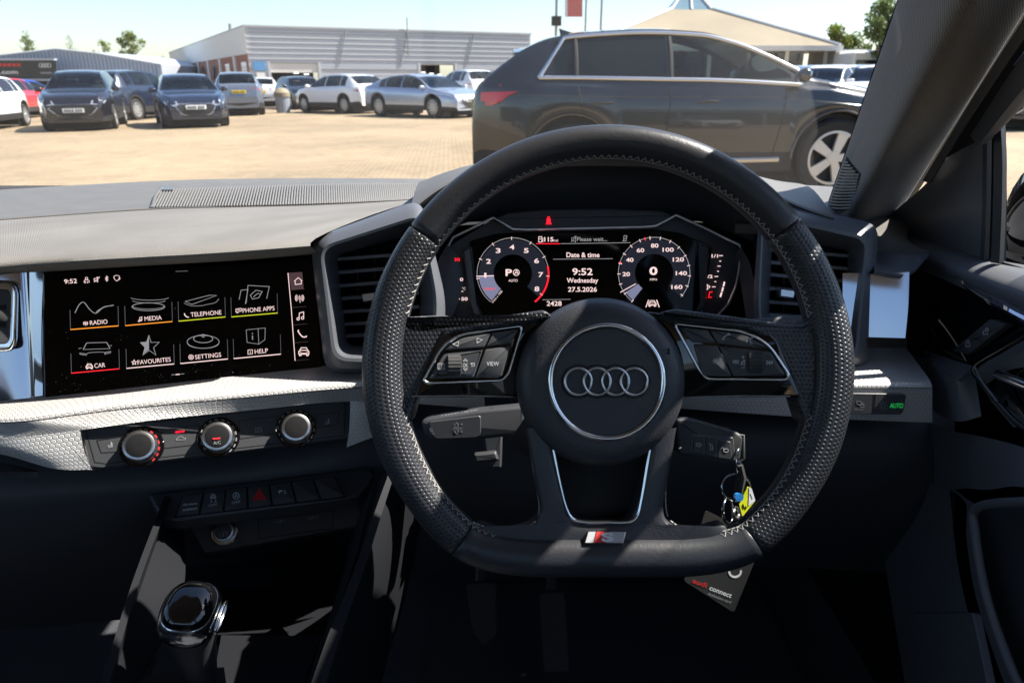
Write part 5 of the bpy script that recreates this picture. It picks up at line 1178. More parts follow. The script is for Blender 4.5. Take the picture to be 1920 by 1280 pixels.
# pillar on the driver side: three-line folded trim
A0, A1 = P(1555, 385, .95), P(1690, 0, .60); B0, B1 = P(1609, 387, .80), P(1809, 0, .50); C0, C1 = P(1728, 330, .815), P(1935, 0, .515)
def ext(a, b, t): return a + (b - a) * t
ts_ = (-.45, 0, .25, .5, .75, 1, 1.35)
pil = wthing('windscreen_pillar', 'grey cloth covered windscreen pillar sloping up at the right', 'pillar', A0)
rA = [ext(A0, A1, t) for t in ts_]; rB = [ext(B0, B1, t) for t in ts_]; rC = [ext(C0, C1, t) for t in ts_]
rA0 = [p + Vector((.004, .012, .003)) for p in rA]
rAB = [a.lerp(b, .55) + Vector((-.004, -.004, 0)) for a, b in zip(rA, rB)]
rBC = [a.lerp(b, .5) + Vector((0, -.003, 0)) for a, b in zip(rB, rC)]
rC2 = [p + Vector((.006, .02, .0)) for p in rC]
grid('pillar_trim', [rA0, rA, rAB, rB, rBC, rC, rC2], 'pillar_cloth', pil, nu=24, nv=5, smooth=80)
back_p = [p + Vector((.05, .06, .01)) for p in rA]; bk3 = [p + Vector((.05, .06, .01)) for p in rC]
grid('pillar_core', [[p + Vector((.004, .014, .004)) for p in rA], back_p, bk3, [p + Vector((.006, .022, 0)) for p in rC]], 'void_black', pil, nu=8, nv=1, lin=True)
SG = Face(P(1590, 350, .868), P(1609, 345, .826) - P(1575, 345, .900), A1 - A0)
# speaker grille ribs
ga = [(1581, 296), (1573, 318), (1565, 341), (1556, 368)]; gb = [(1588, 293), (1620, 325), (1613, 358), (1598, 392)]
def pd_(x, y):                      # point on the left pillar face by interpolation between the two edge lines
    ax = 1555 + (385 - y) * (135 / 385); bx = 1609 + (387 - y) * (200 / 387); ad = .95 + (.60 - .95) * (385 - y) / 385; 
    f = (x - ax) / (bx - ax)
    pa, pb = ext(A0, A1, lam(A0, A1, y)), ext(B0, B1, lam(B0, B1, y)); q = pa.lerp(pb, max(0, min(1, f)))
    return q + Vector((-.0055, -.0055, 0)) * (4 * f * (1 - f) if 0 < f < 1 else 0)
def lam(a, b, y):
    lo, hi = -.4, 1.5
    for _ in range(30):
        m = (lo + hi) / 2; p = ext(a, b, m) - CAM; d = p.y * cp - p.z * sp; py = 640 - FPX * (p.y * sp + p.z * cp) / d
        if py > y: lo = m
        else: hi = m
    return (lo + hi) / 2
spk = wthing('pillar_speaker', 'small ribbed black speaker grille at the foot of the windscreen pillar', 'speaker', pd_(1590, 380))
for k in range(17):
    t = k / 16; y = 297 + t * 92
    xl = lerp_tab([(295, 1584), (340, 1566), (378, 1552), (395, 1570)], y); xr = lerp_tab([(295, 1590), (326, 1620), (360, 1611), (392, 1598)], y)
    if xr - xl < 3: continue
    tube('rib', [pd_(xl, y) + Vector((-.001, -.001, 0)), pd_((xl + xr) / 2, y + .5) + Vector((-.002, -.002, 0)), pd_(xr, y + 1) + Vector((-.001, -.001, 0))], .0013, 'soft_plastic', spk, 6)
bk = [pd_(1585, 293), pd_(1621, 325), pd_(1612, 361), pd_(1598, 394), pd_(1556, 378), pd_(1566, 341)]
mk('grille_backing', [p + Vector((-.0006, -.0006, 0)) for p in bk] + [p + Vector((.004, .004, 0)) for p in bk], [(0, 1, 2, 3, 4, 5)] + [(i, (i + 1) % 6, 6 + (i + 1) % 6, 6 + i) for i in range(6)], 'void_black', spk, None)
grid('base_trim', [[P(1535, 385, .95), P(1560, 398, .93), P(1598, 412, .86), P(1632, 418, .83)], [P(1535, 400, .93), P(1560, 415, .90), P(1598, 428, .84), P(1640, 432, .81)]], 'soft_plastic', spk, nu=10, nv=2, thick=.006, flip=True)

# ---------------------------------------------------------------- driver door
door = wthing('driver_door', 'black driver door with glossy panel, lock switch and speaker pocket at the right', 'car door', PX(1850, 1200, .42))
def dx(pts): return [PX(*p) for p in pts]
top_o = dx([(1640, 424, .475), (1720, 446, .475), (1790, 466, .475), (1862, 486, .475), (1940, 500, .478), (2150, 540, .48), (2700, 640, .48)])
top_i = dx([(1640, 452, .462), (1720, 478, .450), (1790, 505, .444), (1862, 532, .440), (1940, 560, .438), (2150, 640, .436), (2700, 840, .436)])
top_u = [p + Vector((.004, 0, -.016)) for p in top_i]
grid('window_ledge', [top_o, [a.lerp(b, .55) + Vector((0, 0, .004)) for a, b in zip(top_o, top_i)], top_i, top_u], 'door_plastic', door, nu=40, nv=5, smooth=70, flip=True)
pn0 = [p + Vector((.006, 0, .002)) for p in top_u]
pn1 = dx([(1680, 560, .458), (1745, 590, .452), (1800, 620, .448), (1862, 650, .446), (1940, 690, .444), (2150, 800, .444), (2700, 1100, .444)])
pn2 = dx([(1690, 650, .452), (1745, 680, .446), (1800, 715, .440), (1862, 750, .436), (1940, 800, .432), (2150, 950, .43), (2700, 1300, .43)])
grid('gloss_panel', [pn0, pn1, pn2], 'gloss_black', door, nu=30, nv=5, smooth=70, flip=True)
grid('accent_strip', [dx([(1785, 514, .4405), (1830, 540, .4375), (1880, 563, .4365), (1940, 592, .4360), (2100, 665, .4355)]), dx([(1786, 518, .4395), (1832, 552, .4305), (1880, 578, .4275), (1940, 610, .4270), (2100, 690, .4265)])], 'gloss_inlay', door, nu=24, nv=2, smooth=70, flip=True, thick=.003)
LK = Face(PX(1845, 630, .4425), PX(1890, 605, .4405) - PX(1800, 648, .446), PX(1850, 600, .4435) - PX(1850, 650, .4425))
lk = LK.poly('lock_switch', [(1790, 657), (1862, 598), (1893, 608), (1820, 665)], -.004, .003, 'button_plastic', door, bev=.001, rad=.003, steps=2)
LK.strokes('switch_divider', [[(1826, 633), (1850, 640)]], 1.5, 'void_black', lk, .0034)
for cx, cy in ((1821, 644), (1854, 621)): LK.strokes('lock_symbol', [[(cx - 4, cy), (cx + 4, cy - 1), (cx + 4, cy + 6), (cx - 4, cy + 6), (cx - 4, cy)], circ(cx + (0 if cx < 1840 else 3), cy - 1, 3, 8, 0, 180, ry=5)], .9, 'white_print', lk, .0034)
grid('ledge', [dx([(1732, 655, .445), (1780, 672, .438), (1824, 686, .432)]), dx([(1752, 680, .425), (1788, 708, .415), (1800, 710, .412)])], 'satin_grey', door, nu=8, nv=3, flip=True, thick=.003)
grid('ledge_front', [dx([(1732, 655, .445), (1752, 680, .425), (1790, 710, .413), (1826, 688, .430)]), dx([(1740, 760, .44), (1765, 780, .428), (1800, 790, .42), (1840, 780, .43)])], 'door_plastic', door, nu=10, nv=3, flip=True)
grid('handle_bowl', [dx([(1826, 688, .430), (1880, 650, .437), (1950, 610, .437)]), dx([(1850, 740, .440), (1900, 730, .445), (1960, 700, .445)]), dx([(1900, 800, .435), (1940, 800, .440), (1990, 800, .440)])], 'door_plastic', door, nu=10, nv=4, flip=True)
tube('bowl_rim', spline(dx([(1930, 626, .432), (1880, 655, .428), (1827, 690, .424), (1845, 722, .422), (1880, 765, .420), (1916, 800, .418), (1960, 822, .418)]), 40), .0026, 'gloss_black', door, 8)
tube('bowl_highlight', spline(dx([(1827, 688, .421), (1845, 720, .419), (1870, 752, .418)]), 20), .0010, 'satin_chrome', door, 6)
tube('door_handle', spline(dx([(1872, 702, .425), (1900, 713, .422), (1960, 738, .420)]), 20), .0045, 'chrome', door, 12)
lw0 = dx([(1700, 760, .46), (1760, 800, .446), (1850, 820, .436), (1940, 845, .430), (2200, 940, .430)])
lw1 = dx([(1690, 860, .47), (1770, 885, .450), (1850, 885, .430), (1940, 890, .418), (2200, 1010, .418)])
lw2 = dx([(1640, 960, .49), (1780, 920, .450), (1850, 918, .425), (1940, 918, .410), (2200, 1040, .410)])
grid('lower_card', [lw0, lw1, lw2], 'door_plastic', door, nu=24, nv=5, flip=True)
pk = dx([(1780, 925, .440), (1810, 920, .420), (1940, 921, .405), (2200, 1045, .405)]); pk2 = dx([(1795, 1080, .435), (1828, 1080, .415), (1960, 1080, .400), (2200, 1150, .400)]); pk3 = dx([(1830, 1320, .43), (1880, 1300, .415), (2000, 1300, .405), (2200, 1350, .40)])
tube('pocket_rim', spline(dx([(1960, 938, .404), (1835, 950, .408), (1828, 1000, .408), (1850, 1120, .408), (1895, 1250, .408), (1925, 1310, .408)]), 40), .004, 'door_plastic', door, 8)
grid('pocket_frame', [dx([(1775, 912, .446), (1810, 935, .425), (1812, 1010, .420), (1830, 1120, .418), (1872, 1250, .416), (1900, 1320, .416)]), dx([(1830, 945, .409), (1834, 1000, .409), (1846, 1090, .409), (1870, 1180, .409), (1900, 1260, .409), (1930, 1320, .409)])], 'door_plastic', door, nu=20, nv=3, flip=True)
grid('pocket_recess', [dx([(1830, 945, .430), (2000, 930, .44)]), dx([(1850, 1120, .430), (2000, 1120, .44)]), dx([(1920, 1320, .430), (2050, 1320, .44)])], 'dark_plastic', door, nu=3, nv=3, flip=True)
grid('kick_panel', [dx([(1640, 930, .48), (1700, 900, .462), (1780, 915, .447)]), dx([(1660, 1060, .475), (1720, 1060, .458), (1800, 1080, .440)]), dx([(1700, 1300, .455), (1760, 1300, .440), (1860, 1320, .425)])], 'door_plastic', door, nu=8, nv=5, flip=True)
KP = Face(PX(1760, 1200, .4445), PX(1800, 1200, .436) - PX(1720, 1200, .452), PX(1730, 1100, .453) - PX(1745, 1250, .444))
KP.poly('kick_cover', [(1708, 1160), (1718, 1148), (1830, 1148), (1860, 1290), (1735, 1290)], -.004, .003, 'door_plastic', door, bev=.001, rad=.004)
# window frame, sail panel and seals
def bar(name, a, b, w0, w1, m_, th=.012):
    return None
grid('frame_strip', [dx([(1960, -20, .372), (1830, 180, .42), (1735, 335, .455)]), dx([(1990, -20, .374), (1842, 190, .424), (1748, 340, .458)])], 'pillar_cloth', door, nu=10, nv=2, flip=True, thick=.004)
grid('glass_run', [dx([(1985, -10, .378), (1840, 185, .426), (1768, 300, .452)]), dx([(2030, -10, .380), (1880, 190, .430), (1836, 262, .444)])], 'void_black', door, nu=10, nv=2, flip=True, thick=.004)
grid('frame_bar', [dx([(2000, -10, .360), (1900, 140, .400), (1826, 252, .428)]), dx([(2040, 10, .362), (1915, 170, .402), (1836, 267, .430)]), dx([(2060, 0, .380), (1925, 180, .420), (1850, 262, .445)])], 'soft_plastic', door, nu=12, nv=2, flip=True, thick=.003)
tube('frame_glint', dx([(1935, 78, .392), (1874, 160, .418)]), .0005, 'chrome', door, 4)
grid('sail_panel', [dx([(1822, 232, .448), (1745, 335, .468), (1690, 385, .482), (1640, 425, .492)]), dx([(1840, 240, .446), (1785, 380, .462), (1745, 420, .472), (1700, 442, .484)]), dx([(1852, 248, .450), (1846, 380, .462), (1840, 440, .468), (1838, 482, .472)])], 'door_plastic', door, nu=16, nv=6, smooth=70, flip=True)
grid('seal_strip', [dx([(1852, 240, .448), (1850, 380, .460), (1846, 486, .470)]), dx([(1860, 238, .446), (1858, 380, .458), (1854, 488, .468)])], 'soft_plastic', door, nu=8, nv=1, flip=True, thick=.004)
grid('seal_strip', [dx([(1860, 238, .452), (1858, 380, .464), (1855, 488, .474)]), dx([(1874, 230, .452), (1871, 380, .464), (1868, 490, .474)])], 'rubber', door, nu=8, nv=1, flip=True, thick=.004)
grid('seal_strip', [dx([(1872, 224, .444), (1870, 380, .456), (1866, 490, .466)]), dx([(1884, 226, .446), (1888, 300, .452), (1886, 400, .460), (1882, 492, .468)])], 'soft_plastic', door, nu=8, nv=2, flip=True, thick=.005)
grid('window_pane', [[Vector((.478, .62, CAMZ - .19)), Vector((.478, -.15, CAMZ - .19))], [Vector((.455, .60, CAMZ - .05)), Vector((.455, -.15, CAMZ - .05))], [Vector((.40, .42, CAMZ + .17)), Vector((.40, -.15, CAMZ + .17))]], 'side_glass', door, nu=3, nv=3, thick=.003)
grid('sun_block_strip', [dx([(1838, 236, .462), (1838, 380, .474), (1836, 492, .484)]), dx([(1886, 226, .462), (1888, 380, .474), (1886, 492, .484)])], 'rubber', door, nu=6, nv=1, flip=True, thick=.003)  # strip added behind the seals to block stripes of sun
tube('sill_seal', dx([(1850, 488, .470), (1930, 512, .472), (2050, 545, .474)]), .004, 'rubber', door, 6)
# our own door mirror outside the glass
mir = wthing('door_mirror', 'black door mirror outside the driver window at the right picture edge', 'door mirror', (.62, .70, CAMZ - .20))
secs = []
for t, sx, sy in ((0, .3, .3), (.08, .85, .8), (.3, 1, 1), (.7, 1, .95), (.92, .8, .75), (1, .3, .3)):
    c = Vector((.525 + .22 * t, .735, CAMZ - .145)); secs.append([c + Vector((0, .06 * sx * math.cos(a), .088 * sy * math.sin(a))) for a in [2 * math.pi * k / 24 for k in range(24)]])
mat('car_black', (.006, .006, .007), .06, coat=1.0)
loft('housing', secs, 'car_black', mir)
mk('mirror_glass', [Vector((.57, .674, CAMZ - .215)), Vector((.73, .674, CAMZ - .215)), Vector((.735, .674, CAMZ - .10)), Vector((.575, .674, CAMZ - .09))], [(0, 1, 2, 3)], 'chrome', mir, None)
tube('stem', [Vector((.48, .75, CAMZ - .205)), Vector((.60, .745, CAMZ - .20))], .016, 'car_black', mir)
# roof, far door and rear bulkhead: what shades the cabin
rf_ = wthing('car_roof', 'light grey headliner and roof of our own car overhead', 'car roof', (-.27, -.3, CAMZ + .24))
grid('roof_panel', [[Vector((XC + t * .59, .60 - .11 * t * t, CAMZ + .147 - .012 * t * t)) for t in (-1, -.5, 0, .5, 1)], [Vector((XC + t * .60, .25, CAMZ + .235 - .02 * t * t)) for t in (-1, -.5, 0, .5, 1)], [Vector((XC + t * .60, -.5, CAMZ + .29 - .03 * t * t)) for t in (-1, -.5, 0, .5, 1)], [Vector((XC + t * .56, -1.2, CAMZ + .24 - .03 * t * t)) for t in (-1, -.5, 0, .5, 1)]], 'headliner', rf_, nu=10, nv=6, thick=.03)
for sx in (-1, 1):
    grid('side_rail', [[Vector((XC + sx * .60, .36, CAMZ + .21)), Vector((XC + sx * .63, -.5, CAMZ + .26)), Vector((XC + sx * .60, -1.2, CAMZ + .20))], [Vector((XC + sx * .655, .42, CAMZ + .15)), Vector((XC + sx * .675, -.5, CAMZ + .20)), Vector((XC + sx * .66, -1.2, CAMZ + .15))]], 'headliner', rf_, nu=8, nv=2, thick=.02)
    grid('middle_pillar', [[Vector((XC + sx * .67, -.18, CAMZ + .20)), Vector((XC + sx * .67, -.32, CAMZ + .20))], [Vector((XC + sx * .73, -.14, CAMZ - .25)), Vector((XC + sx * .73, -.32, CAMZ - .25))]], 'headliner', rf_, nu=2, nv=2, thick=.03)
fd = wthing('passenger_door', 'dark far door card beyond the left picture edge', 'car door', (-1.0, .4, CAMZ - .6))
box('door_card', (-1.02, -.3, CAMZ - .55), (.06, 2.7, .72), 'dark_plastic', fd)
grid('left_pillar', [[Vector((-.97, .96, CAMZ - .16)), Vector((-.90, .66, CAMZ + .06)), Vector((-.83, .40, CAMZ + .22))], [Vector((-.99, .82, CAMZ - .16)), Vector((-.92, .57, CAMZ + .06)), Vector((-.86, .33, CAMZ + .20))]], 'pillar_cloth', fd, nu=6, nv=2, thick=.03)
dl = wthing('driver_sill', 'lower body side under the driver door', 'door sill', (.50, .0, CAMZ - .6))
box('panel', (.53, -.215, CAMZ - .515), (.05, 2.67, .69), 'car_black', dl)
rb2 = wthing('rear_bench', 'dark rear seat bench behind the camera', 'car seat', (-.27, -1.0, CAMZ - .7))
box('backrest', (-.27, -1.15, CAMZ - .38), (1.36, .16, .6), 'leather', rb2); box('cushion', (-.27, -.85, CAMZ - .62), (1.36, .5, .16), 'leather', rb2)
bonnet = wthing('car_bonnet', 'dark bonnet of our own car ahead of the windscreen', 'bonnet', (XC, 1.7, .6))
grid('panel', [[Vector((XC + t * .74, 1.24 - .16 * t * t, .86 - .03 * t * t)) for t in (-1, -.5, 0, .5, 1)], [Vector((XC + t * .78, 1.8 - .2 * t * t, .80 - .06 * t * t)) for t in (-1, -.5, 0, .5, 1)], [Vector((XC + t * .70, 2.15 - .3 * t * t, .70 - .05 * t * t)) for t in (-1, -.5, 0, .5, 1)], [Vector((XC + t * .70, 2.2 - .3 * t * t, .35)) for t in (-1, -.5, 0, .5, 1)]], 'car_black', bonnet, nu=12, nv=5, thick=.01)
# ================================================================ OUTSIDE
SL = 0.012                                    # the yard rises a little towards the right
TILTM = Matrix.Rotation(-math.atan(SL), 4, 'Y')
def G(px, py):
    r = ray(px, py); t = CAMZ / (SL * r.x - r.z); return CAM + r * t
def gz(x): return SL * x
def paving():
    m, nt, b = nodes('block_paving'); setp(b, Roughness=0.9)
    tc = N(nt, 'ShaderNodeTexCoord'); mp = N(nt, 'ShaderNodeMapping'); mp.inputs['Rotation'].default_value = (0, 0, .7); nt.links.new(tc.outputs['Object'], mp.inputs[0])
    br = N(nt, 'ShaderNodeTexBrick'); br.inputs['Scale'].default_value = 4.6; br.inputs['Mortar Size'].default_value = .03; br.inputs['Mortar Smooth'].default_value = .4
    br.inputs['Color1'].default_value = (.345, .262, .160, 1); br.inputs['Color2'].default_value = (.295, .224, .138, 1); br.inputs['Mortar'].default_value = (.16, .12, .075, 1); nt.links.new(mp.outputs[0], br.inputs[0])
    nz = N(nt, 'ShaderNodeTexNoise'); nz.inputs['Scale'].default_value = .22; nz.inputs['Detail'].default_value = 7; nt.links.new(tc.outputs['Object'], nz.inputs[0])
    n3 = N(nt, 'ShaderNodeTexNoise'); n3.inputs['Scale'].default_value = 1.7; n3.inputs['Detail'].default_value = 9; n3.inputs['Distortion'].default_value = 1.2; nt.links.new(tc.outputs['Object'], n3.inputs[0])
    f0 = ramp(nt, nz.outputs['Fac'], .3, .7, .80, 1.14); f1 = ramp(nt, n3.outputs['Fac'], .25, .75, .86, 1.10); fm = N(nt, 'ShaderNodeMath', operation='MULTIPLY'); nt.links.new(f0, fm.inputs[0]); nt.links.new(f1, fm.inputs[1]); f = fm.outputs[0]
    mx = N(nt, 'ShaderNodeVectorMath', operation='SCALE'); nt.links.new(br.outputs[0], mx.inputs[0]); nt.links.new(f, mx.inputs['Scale']); nt.links.new(mx.outputs[0], b.inputs['Base Color'])
    bump_from(nt, b, br.outputs['Fac'], .5, -.006)
paving()
V, Fc = [], []
nx = 12
for j in range(nx + 1):
    for i in range(nx + 1): x = -260 + 520 * i / nx; V.append((x, -60 + 460 * j / nx, gz(x)))
for j in range(nx):
    for i in range(nx): a = j * (nx + 1) + i; Fc.append((a, a + 1, a + nx + 2, a + nx + 1))
struct(mk('ground', V, Fc, 'block_paving', None, None))

def paint(name, col, metal=0.0, rough=.25): return mat(name, col, rough, metal, coat=1.0)
paint('paint_graphite', (.010, .0125, .015), .0, .22); paint('paint_black', (.010, .010, .014)); paint('paint_navy', (.012, .02, .045), .3)
paint('paint_blue', (.012, .075, .42)); paint('paint_white', (.86, .86, .85)); paint('paint_red', (.45, .012, .02)); paint('paint_silver', (.40, .45, .55), .5); paint('paint_grey', (.16, .19, .24), .4)
mat('car_glass', (.012, .017, .02), .03, spec=.7); mat('suv_glass', (.010, .013, .015), .04, spec=.5); mat('clear_lamp', (.55, .57, .6), .08, .6, coat=1.0); mat('red_lens', (.50, .008, .012), .12, coat=.8)
mat('tyre', (.015, .015, .015), .8); mat('alloy', (.50, .50, .50), .35, .7); mat('alloy_light', (.68, .66, .62), .4, .3); mat('cladding_black', (.018, .018, .019), .6); mat('plate_white', (.75, .75, .74), .5); mat('plate_yellow', (.72, .50, .03), .5); mat('plate_ink', (.01, .01, .01), .6)
glass('clear_glass', (.46, .54, .53), .08, .0); mat('seat_cloth', (.03, .03, .032), .8)
WH = {}
def wheel_mesh(r, rimf, nsp, al):
    k = (r, rimf, nsp, al)
    if k in WH: return WH[k]
    rot = Matrix.Rotation(R(90), 3, 'X')
    w2 = .115; prof = [(r * rimf, -w2), (r * .93, -w2), (r, -w2 * .75), (r, w2 * .75), (r * .93, w2), (r * rimf, w2), (r * rimf * .96, w2 * .6)]
    V, Fc = lathe_geo(prof, 36, False)
    t = bpy.data.meshes.new('tyre'); t.from_pydata([tuple(rot @ v) for v in V], [], Fc); t.materials.append(M['tyre']); [setattr(p, 'use_smooth', True) for p in t.polygons]; t.set_sharp_from_angle(angle=R(40))
    b = MB(); rr = r * rimf
    b.add(*lathe_geo([(rr * .98, w2 * .95), (rr * .90, w2 * .98), (rr * .88, w2 * .70), (rr * .98, w2 * .5)], 36, False))
    b.add(*lathe_geo([(.045, w2 * .4), (.075, w2 * .75), (.06, w2 * .95), (.001, w2 * .95)], 20, False))
    for s in range(nsp):
        a = 2 * math.pi * s / nsp
        for da0, da1 in ((-.16, -.10),) if nsp > 6 else ((-.26, -.17),):
            q = []
            for rad_, wd in ((.05, .035), (rr * .92, .055 if nsp <= 6 else .03)):
                for sg in (-1, 1):
                    c = Vector((math.cos(a) * rad_ - math.sin(a) * sg * wd, math.sin(a) * rad_ + math.cos(a) * sg * wd, 0)); q.append(c)
            z0, z1 = w2 * .55, w2 * .9
            vv = [p + Vector((0, 0, z1 if i < 2 else z1 * .97)) for i, p in enumerate(q)] + [p + Vector((0, 0, z0)) for p in q]
            b.add(vv, [(0, 2, 3, 1), (4, 5, 7, 6), (0, 4, 6, 2), (1, 3, 7, 5), (0, 1, 5, 4), (2, 6, 7, 3)])
    m2 = bpy.data.meshes.new('rim'); m2.from_pydata([tuple(rot @ v) for v in b.v], [], b.f); m2.materials.append(M[al])
    V, Fc = lathe_geo([(rr * .97, w2 * .2), (.001, w2 * .2)], 24, False)
    m3 = bpy.data.meshes.new('brake_shadow'); m3.from_pydata([tuple(rot @ v) for v in V], [], Fc); m3.materials.append(M['cladding_black'])  # black disc behind the spokes, standing in for the shade there
    WH[k] = (t, m2, m3); return WH[k]

PROF = {
 'hatch': dict(L=4.30, W=1.79, H=1.45, wb=2.62, fo=.86, r=.325, belt=[(0, .98), (1.2, .96), (3.1, .93), (3.4, .90), (4.3, .70)], top=[(0, .62), (.03, .80), (.10, 1.02), (.22, 1.10), (.62, 1.36), (.95, 1.43), (1.6, 1.455), (2.2, 1.42), (2.5, 1.34), (3.15, 1.01), (3.35, .96), (4.0, .86), (4.2, .77), (4.30, .60)], ws=(2.42, 3.18), rw=(.20, .68), win=[(.72, 1.05), (1.09, 1.98), (2.03, 2.95)]),
 'suv': dict(L=4.45, W=1.85, H=1.64, wb=2.68, fo=.88, r=.35, belt=[(0, 1.12), (1.2, 1.08), (3.2, 1.03), (3.5, 1.0), (4.45, .80)], top=[(0, .72), (.03, .95), (.10, 1.16), (.20, 1.22), (.48, 1.52), (.8, 1.61), (1.6, 1.645), (2.3, 1.60), (2.6, 1.51), (3.25, 1.14), (3.45, 1.08), (4.1, .99), (4.34, .90), (4.45, .70)], ws=(2.50, 3.28), rw=(.18, .56), win=[(.62, .98), (1.04, 2.02), (2.08, 3.05)]),
 'coupe': dict(L=4.80, W=1.87, H=1.38, wb=2.83, fo=.90, r=.345, belt=[(0, 1.0), (1.4, .93), (3.3, .88), (3.7, .86), (4.8, .66)], top=[(0, .66), (.04, .88), (.10, 1.0), (.30, 1.03), (.55, 1.08), (1.2, 1.28), (1.8, 1.37), (2.3, 1.385), (2.8, 1.34), (3.1, 1.24), (3.7, .94), (3.9, .90), (4.5, .80), (4.7, .72), (4.80, .56)], ws=(2.95, 3.72), rw=(.55, 1.45), win=[(1.10, 1.40), (1.44, 2.25), (2.30, 3.45)]),
 'big': dict(L=4.92, W=1.94, H=1.63, wb=2.93, fo=.90, r=.385, belt=[(0, 1.13), (.8, 1.12), (2.0, 1.08), (3.6, 1.05), (3.9, 1.03), (4.92, .84)], top=[(0, .74), (.02, .95), (.07, 1.09), (.15, 1.16), (.45, 1.37), (.64, 1.475), (.9, 1.56), (1.3, 1.61), (1.9, 1.635), (2.5, 1.605), (2.9, 1.51), (3.2, 1.39), (3.75, 1.14), (3.95, 1.10), (4.55, 1.01), (4.80, .90), (4.92, .70)], ws=(2.92, 3.78), rw=(.14, .60), win=[(.90, 1.12), (1.16, 2.12), (2.20, 3.48)]),
}
KX = .905
B_ = PROF['big']
for k_ in ('belt', 'top'): B_[k_] = [(x * KX, z) for x, z in B_[k_]]
for k_ in ('ws', 'rw'): B_[k_] = tuple(x * KX for x in B_[k_])
B_['win'] = [(a * KX, b * KX) for a, b in B_['win']]; B_['L'] *= KX; B_['wb'] *= KX; B_['fo'] *= KX; B_['r'] = .375
BUILT = {}
def car(kind, label, pos, heading, colour, group=None, plate=None, rimk=(.70, 10, 'alloy'), glass_m='car_glass', front='wide', scale=1.0, name='parked_car'):
    S = PROF[kind]; L, Wd = S['L'], S['W'] / 2; r = S['r']
    root = thing(name, label, 'car', group=group)
    root.matrix_basis = Matrix.Translation(Vector((pos[0], pos[1], gz(pos[0])))) @ TILTM @ Matrix.Rotation(heading, 4, 'Z') @ Matrix.Diagonal((scale, scale, scale, 1))
    key = (kind, colour, glass_m)
    xf, xr = L - S['fo'], L - S['fo'] - S['wb']
    if key not in BUILT:
        xs = set()
        nst = 120 if kind == 'big' else 84
        for i in range(nst + 1): xs.add(round(L * i / nst, 4))
        for e in (.0, .01, .02, .035, .05, .075, .1, .14, .18): xs.add(e); xs.add(round(L - e, 4))
        for c in (xf, xr):
            for k in range(-12, 13): xs.add(round(c + (r + .06) * math.sin(k / 12 * math.pi / 2), 4))
        for a, b in S['win']: xs.add(a); xs.add(b)
        for q in (S['ws'], S['rw']): xs.add(q[0]); xs.add(q[1])
        xs = sorted(xs); cols = []
        for x in xs:
            e0 = min(x / .75, 1); e1 = min((L - x) / .95, 1)
            hw = Wd * (1 - .27 * (1 - e0) ** 2.4) * (1 - .28 * (1 - e1) ** 2.4)
            zt = smooth_tab(S['top'], x); zb = min(lerp_tab(S['belt'], x), zt - .03)
            zl = .24 + .06 * max(0, 1 - x / .5) + .0 * max(0, 1 - (L - x) / .5)
            for c in (xf, xr):
                ra = r + .055
                if abs(x - c) < ra: zl = max(zl, r + math.sqrt(ra * ra - (x - c) ** 2))
            zl = min(zl, zb - .08)
            g = zt - zb; yb = hw * .945; yr = yb - min(g * .42, .25) * (1 if g > .1 else g / .1) - (.03 if g > .1 else .3 * g)
            h = zb - zl
            arch = .012 if any(abs(x - c) < r + .10 for c in (xf, xr)) else 0
            half = [(hw * .90, zl), (hw * .975 + arch, zl + .015), (hw * .992 + arch, zl + .25 * h), (hw + arch * .6, zl + .45 * h), (hw * .992, zl + .74 * h), (hw * .975, zb - .06 * min(1, h)), (yb, zb)]
            half += [(yb + (yr - yb) * .10 - .008, zb + g * .10), (yb + (yr - yb) * .5, zb + g * .52), (yr, zb + g * .86), (yr * .955, zb + g * .945), (yr * .84, zt - .018 * min(1, g * 5) - .006), (yr * .5, zt - .004), (0, zt)]
            cols.append((x, half))
        nk = len(cols[0][1]); full = []
        for x, hf in cols: full.append([Vector((x, y, z)) for y, z in hf] + [Vector((x, -y, z)) for y, z in hf[-2::-1]])
        n = len(full[0]); parts = {}
        allV = [p for c in full for p in c]; allF = []
        for i in range(len(full) - 1):
            xm = (xs[i] + xs[i + 1]) / 2
            for k in range(n - 1):
                kk = k if k < nk - 1 else n - 2 - k
                gh = full[i][nk - 1].z - full[i][6].z
                cat_ = 'body'
                if 7 <= kk < 9 and gh > .10:
                    for wi, (a, b) in enumerate(S['win']):
                        if a <= xm <= b: cat_ = 'side_window_%d_%d' % (wi, 0 if k < nk - 1 else 1)
                if kk >= 10 and S['ws'][0] <= xm <= S['ws'][1]: cat_ = 'windscreen'
                if kk >= 10 and S['rw'][0] <= xm <= S['rw'][1]: cat_ = 'rear_window'
                if kk == 0 or (kk <= 1): cat_ = 'sill' if cat_ == 'body' else cat_
                f = (i * n + k, i * n + k + 1, (i + 1) * n + k + 1, (i + 1) * n + k)
                parts.setdefault(cat_, []).append(f); allF.append(f)
        parts['body'] += [tuple(range(n)), tuple((len(full) - 1) * n + k for k in range(n))[::-1]]
        allF += parts['body'][-2:]
        pm = {}
        for c, fs in parts.items():
            used = sorted({v for f in fs for v in f}); ix = {v: j for j, v in enumerate(used)}
            me = bpy.data.meshes.new(c.split('_0')[0].split('_1')[0].split('_2')[0]); me.from_pydata([tuple(allV[v]) for v in used], [], [tuple(ix[v] for v in f) for f in fs])
            me.materials.append(M[colour if c == 'body' else ('cladding_black' if c == 'sill' else ('clear_glass' if kind != 'big' or c == 'windscreen' or c.startswith('side_window_2') else glass_m))])
            for p in me.polygons: p.use_smooth = True
            me.set_sharp_from_angle(angle=R(38)); pm[c] = me
        bvh = BVHTree.FromPolygons(allV, allF)
        BUILT[key] = (pm, bvh, full, nk, xs)
    pm, bvh, full, nk, xs = BUILT[key]
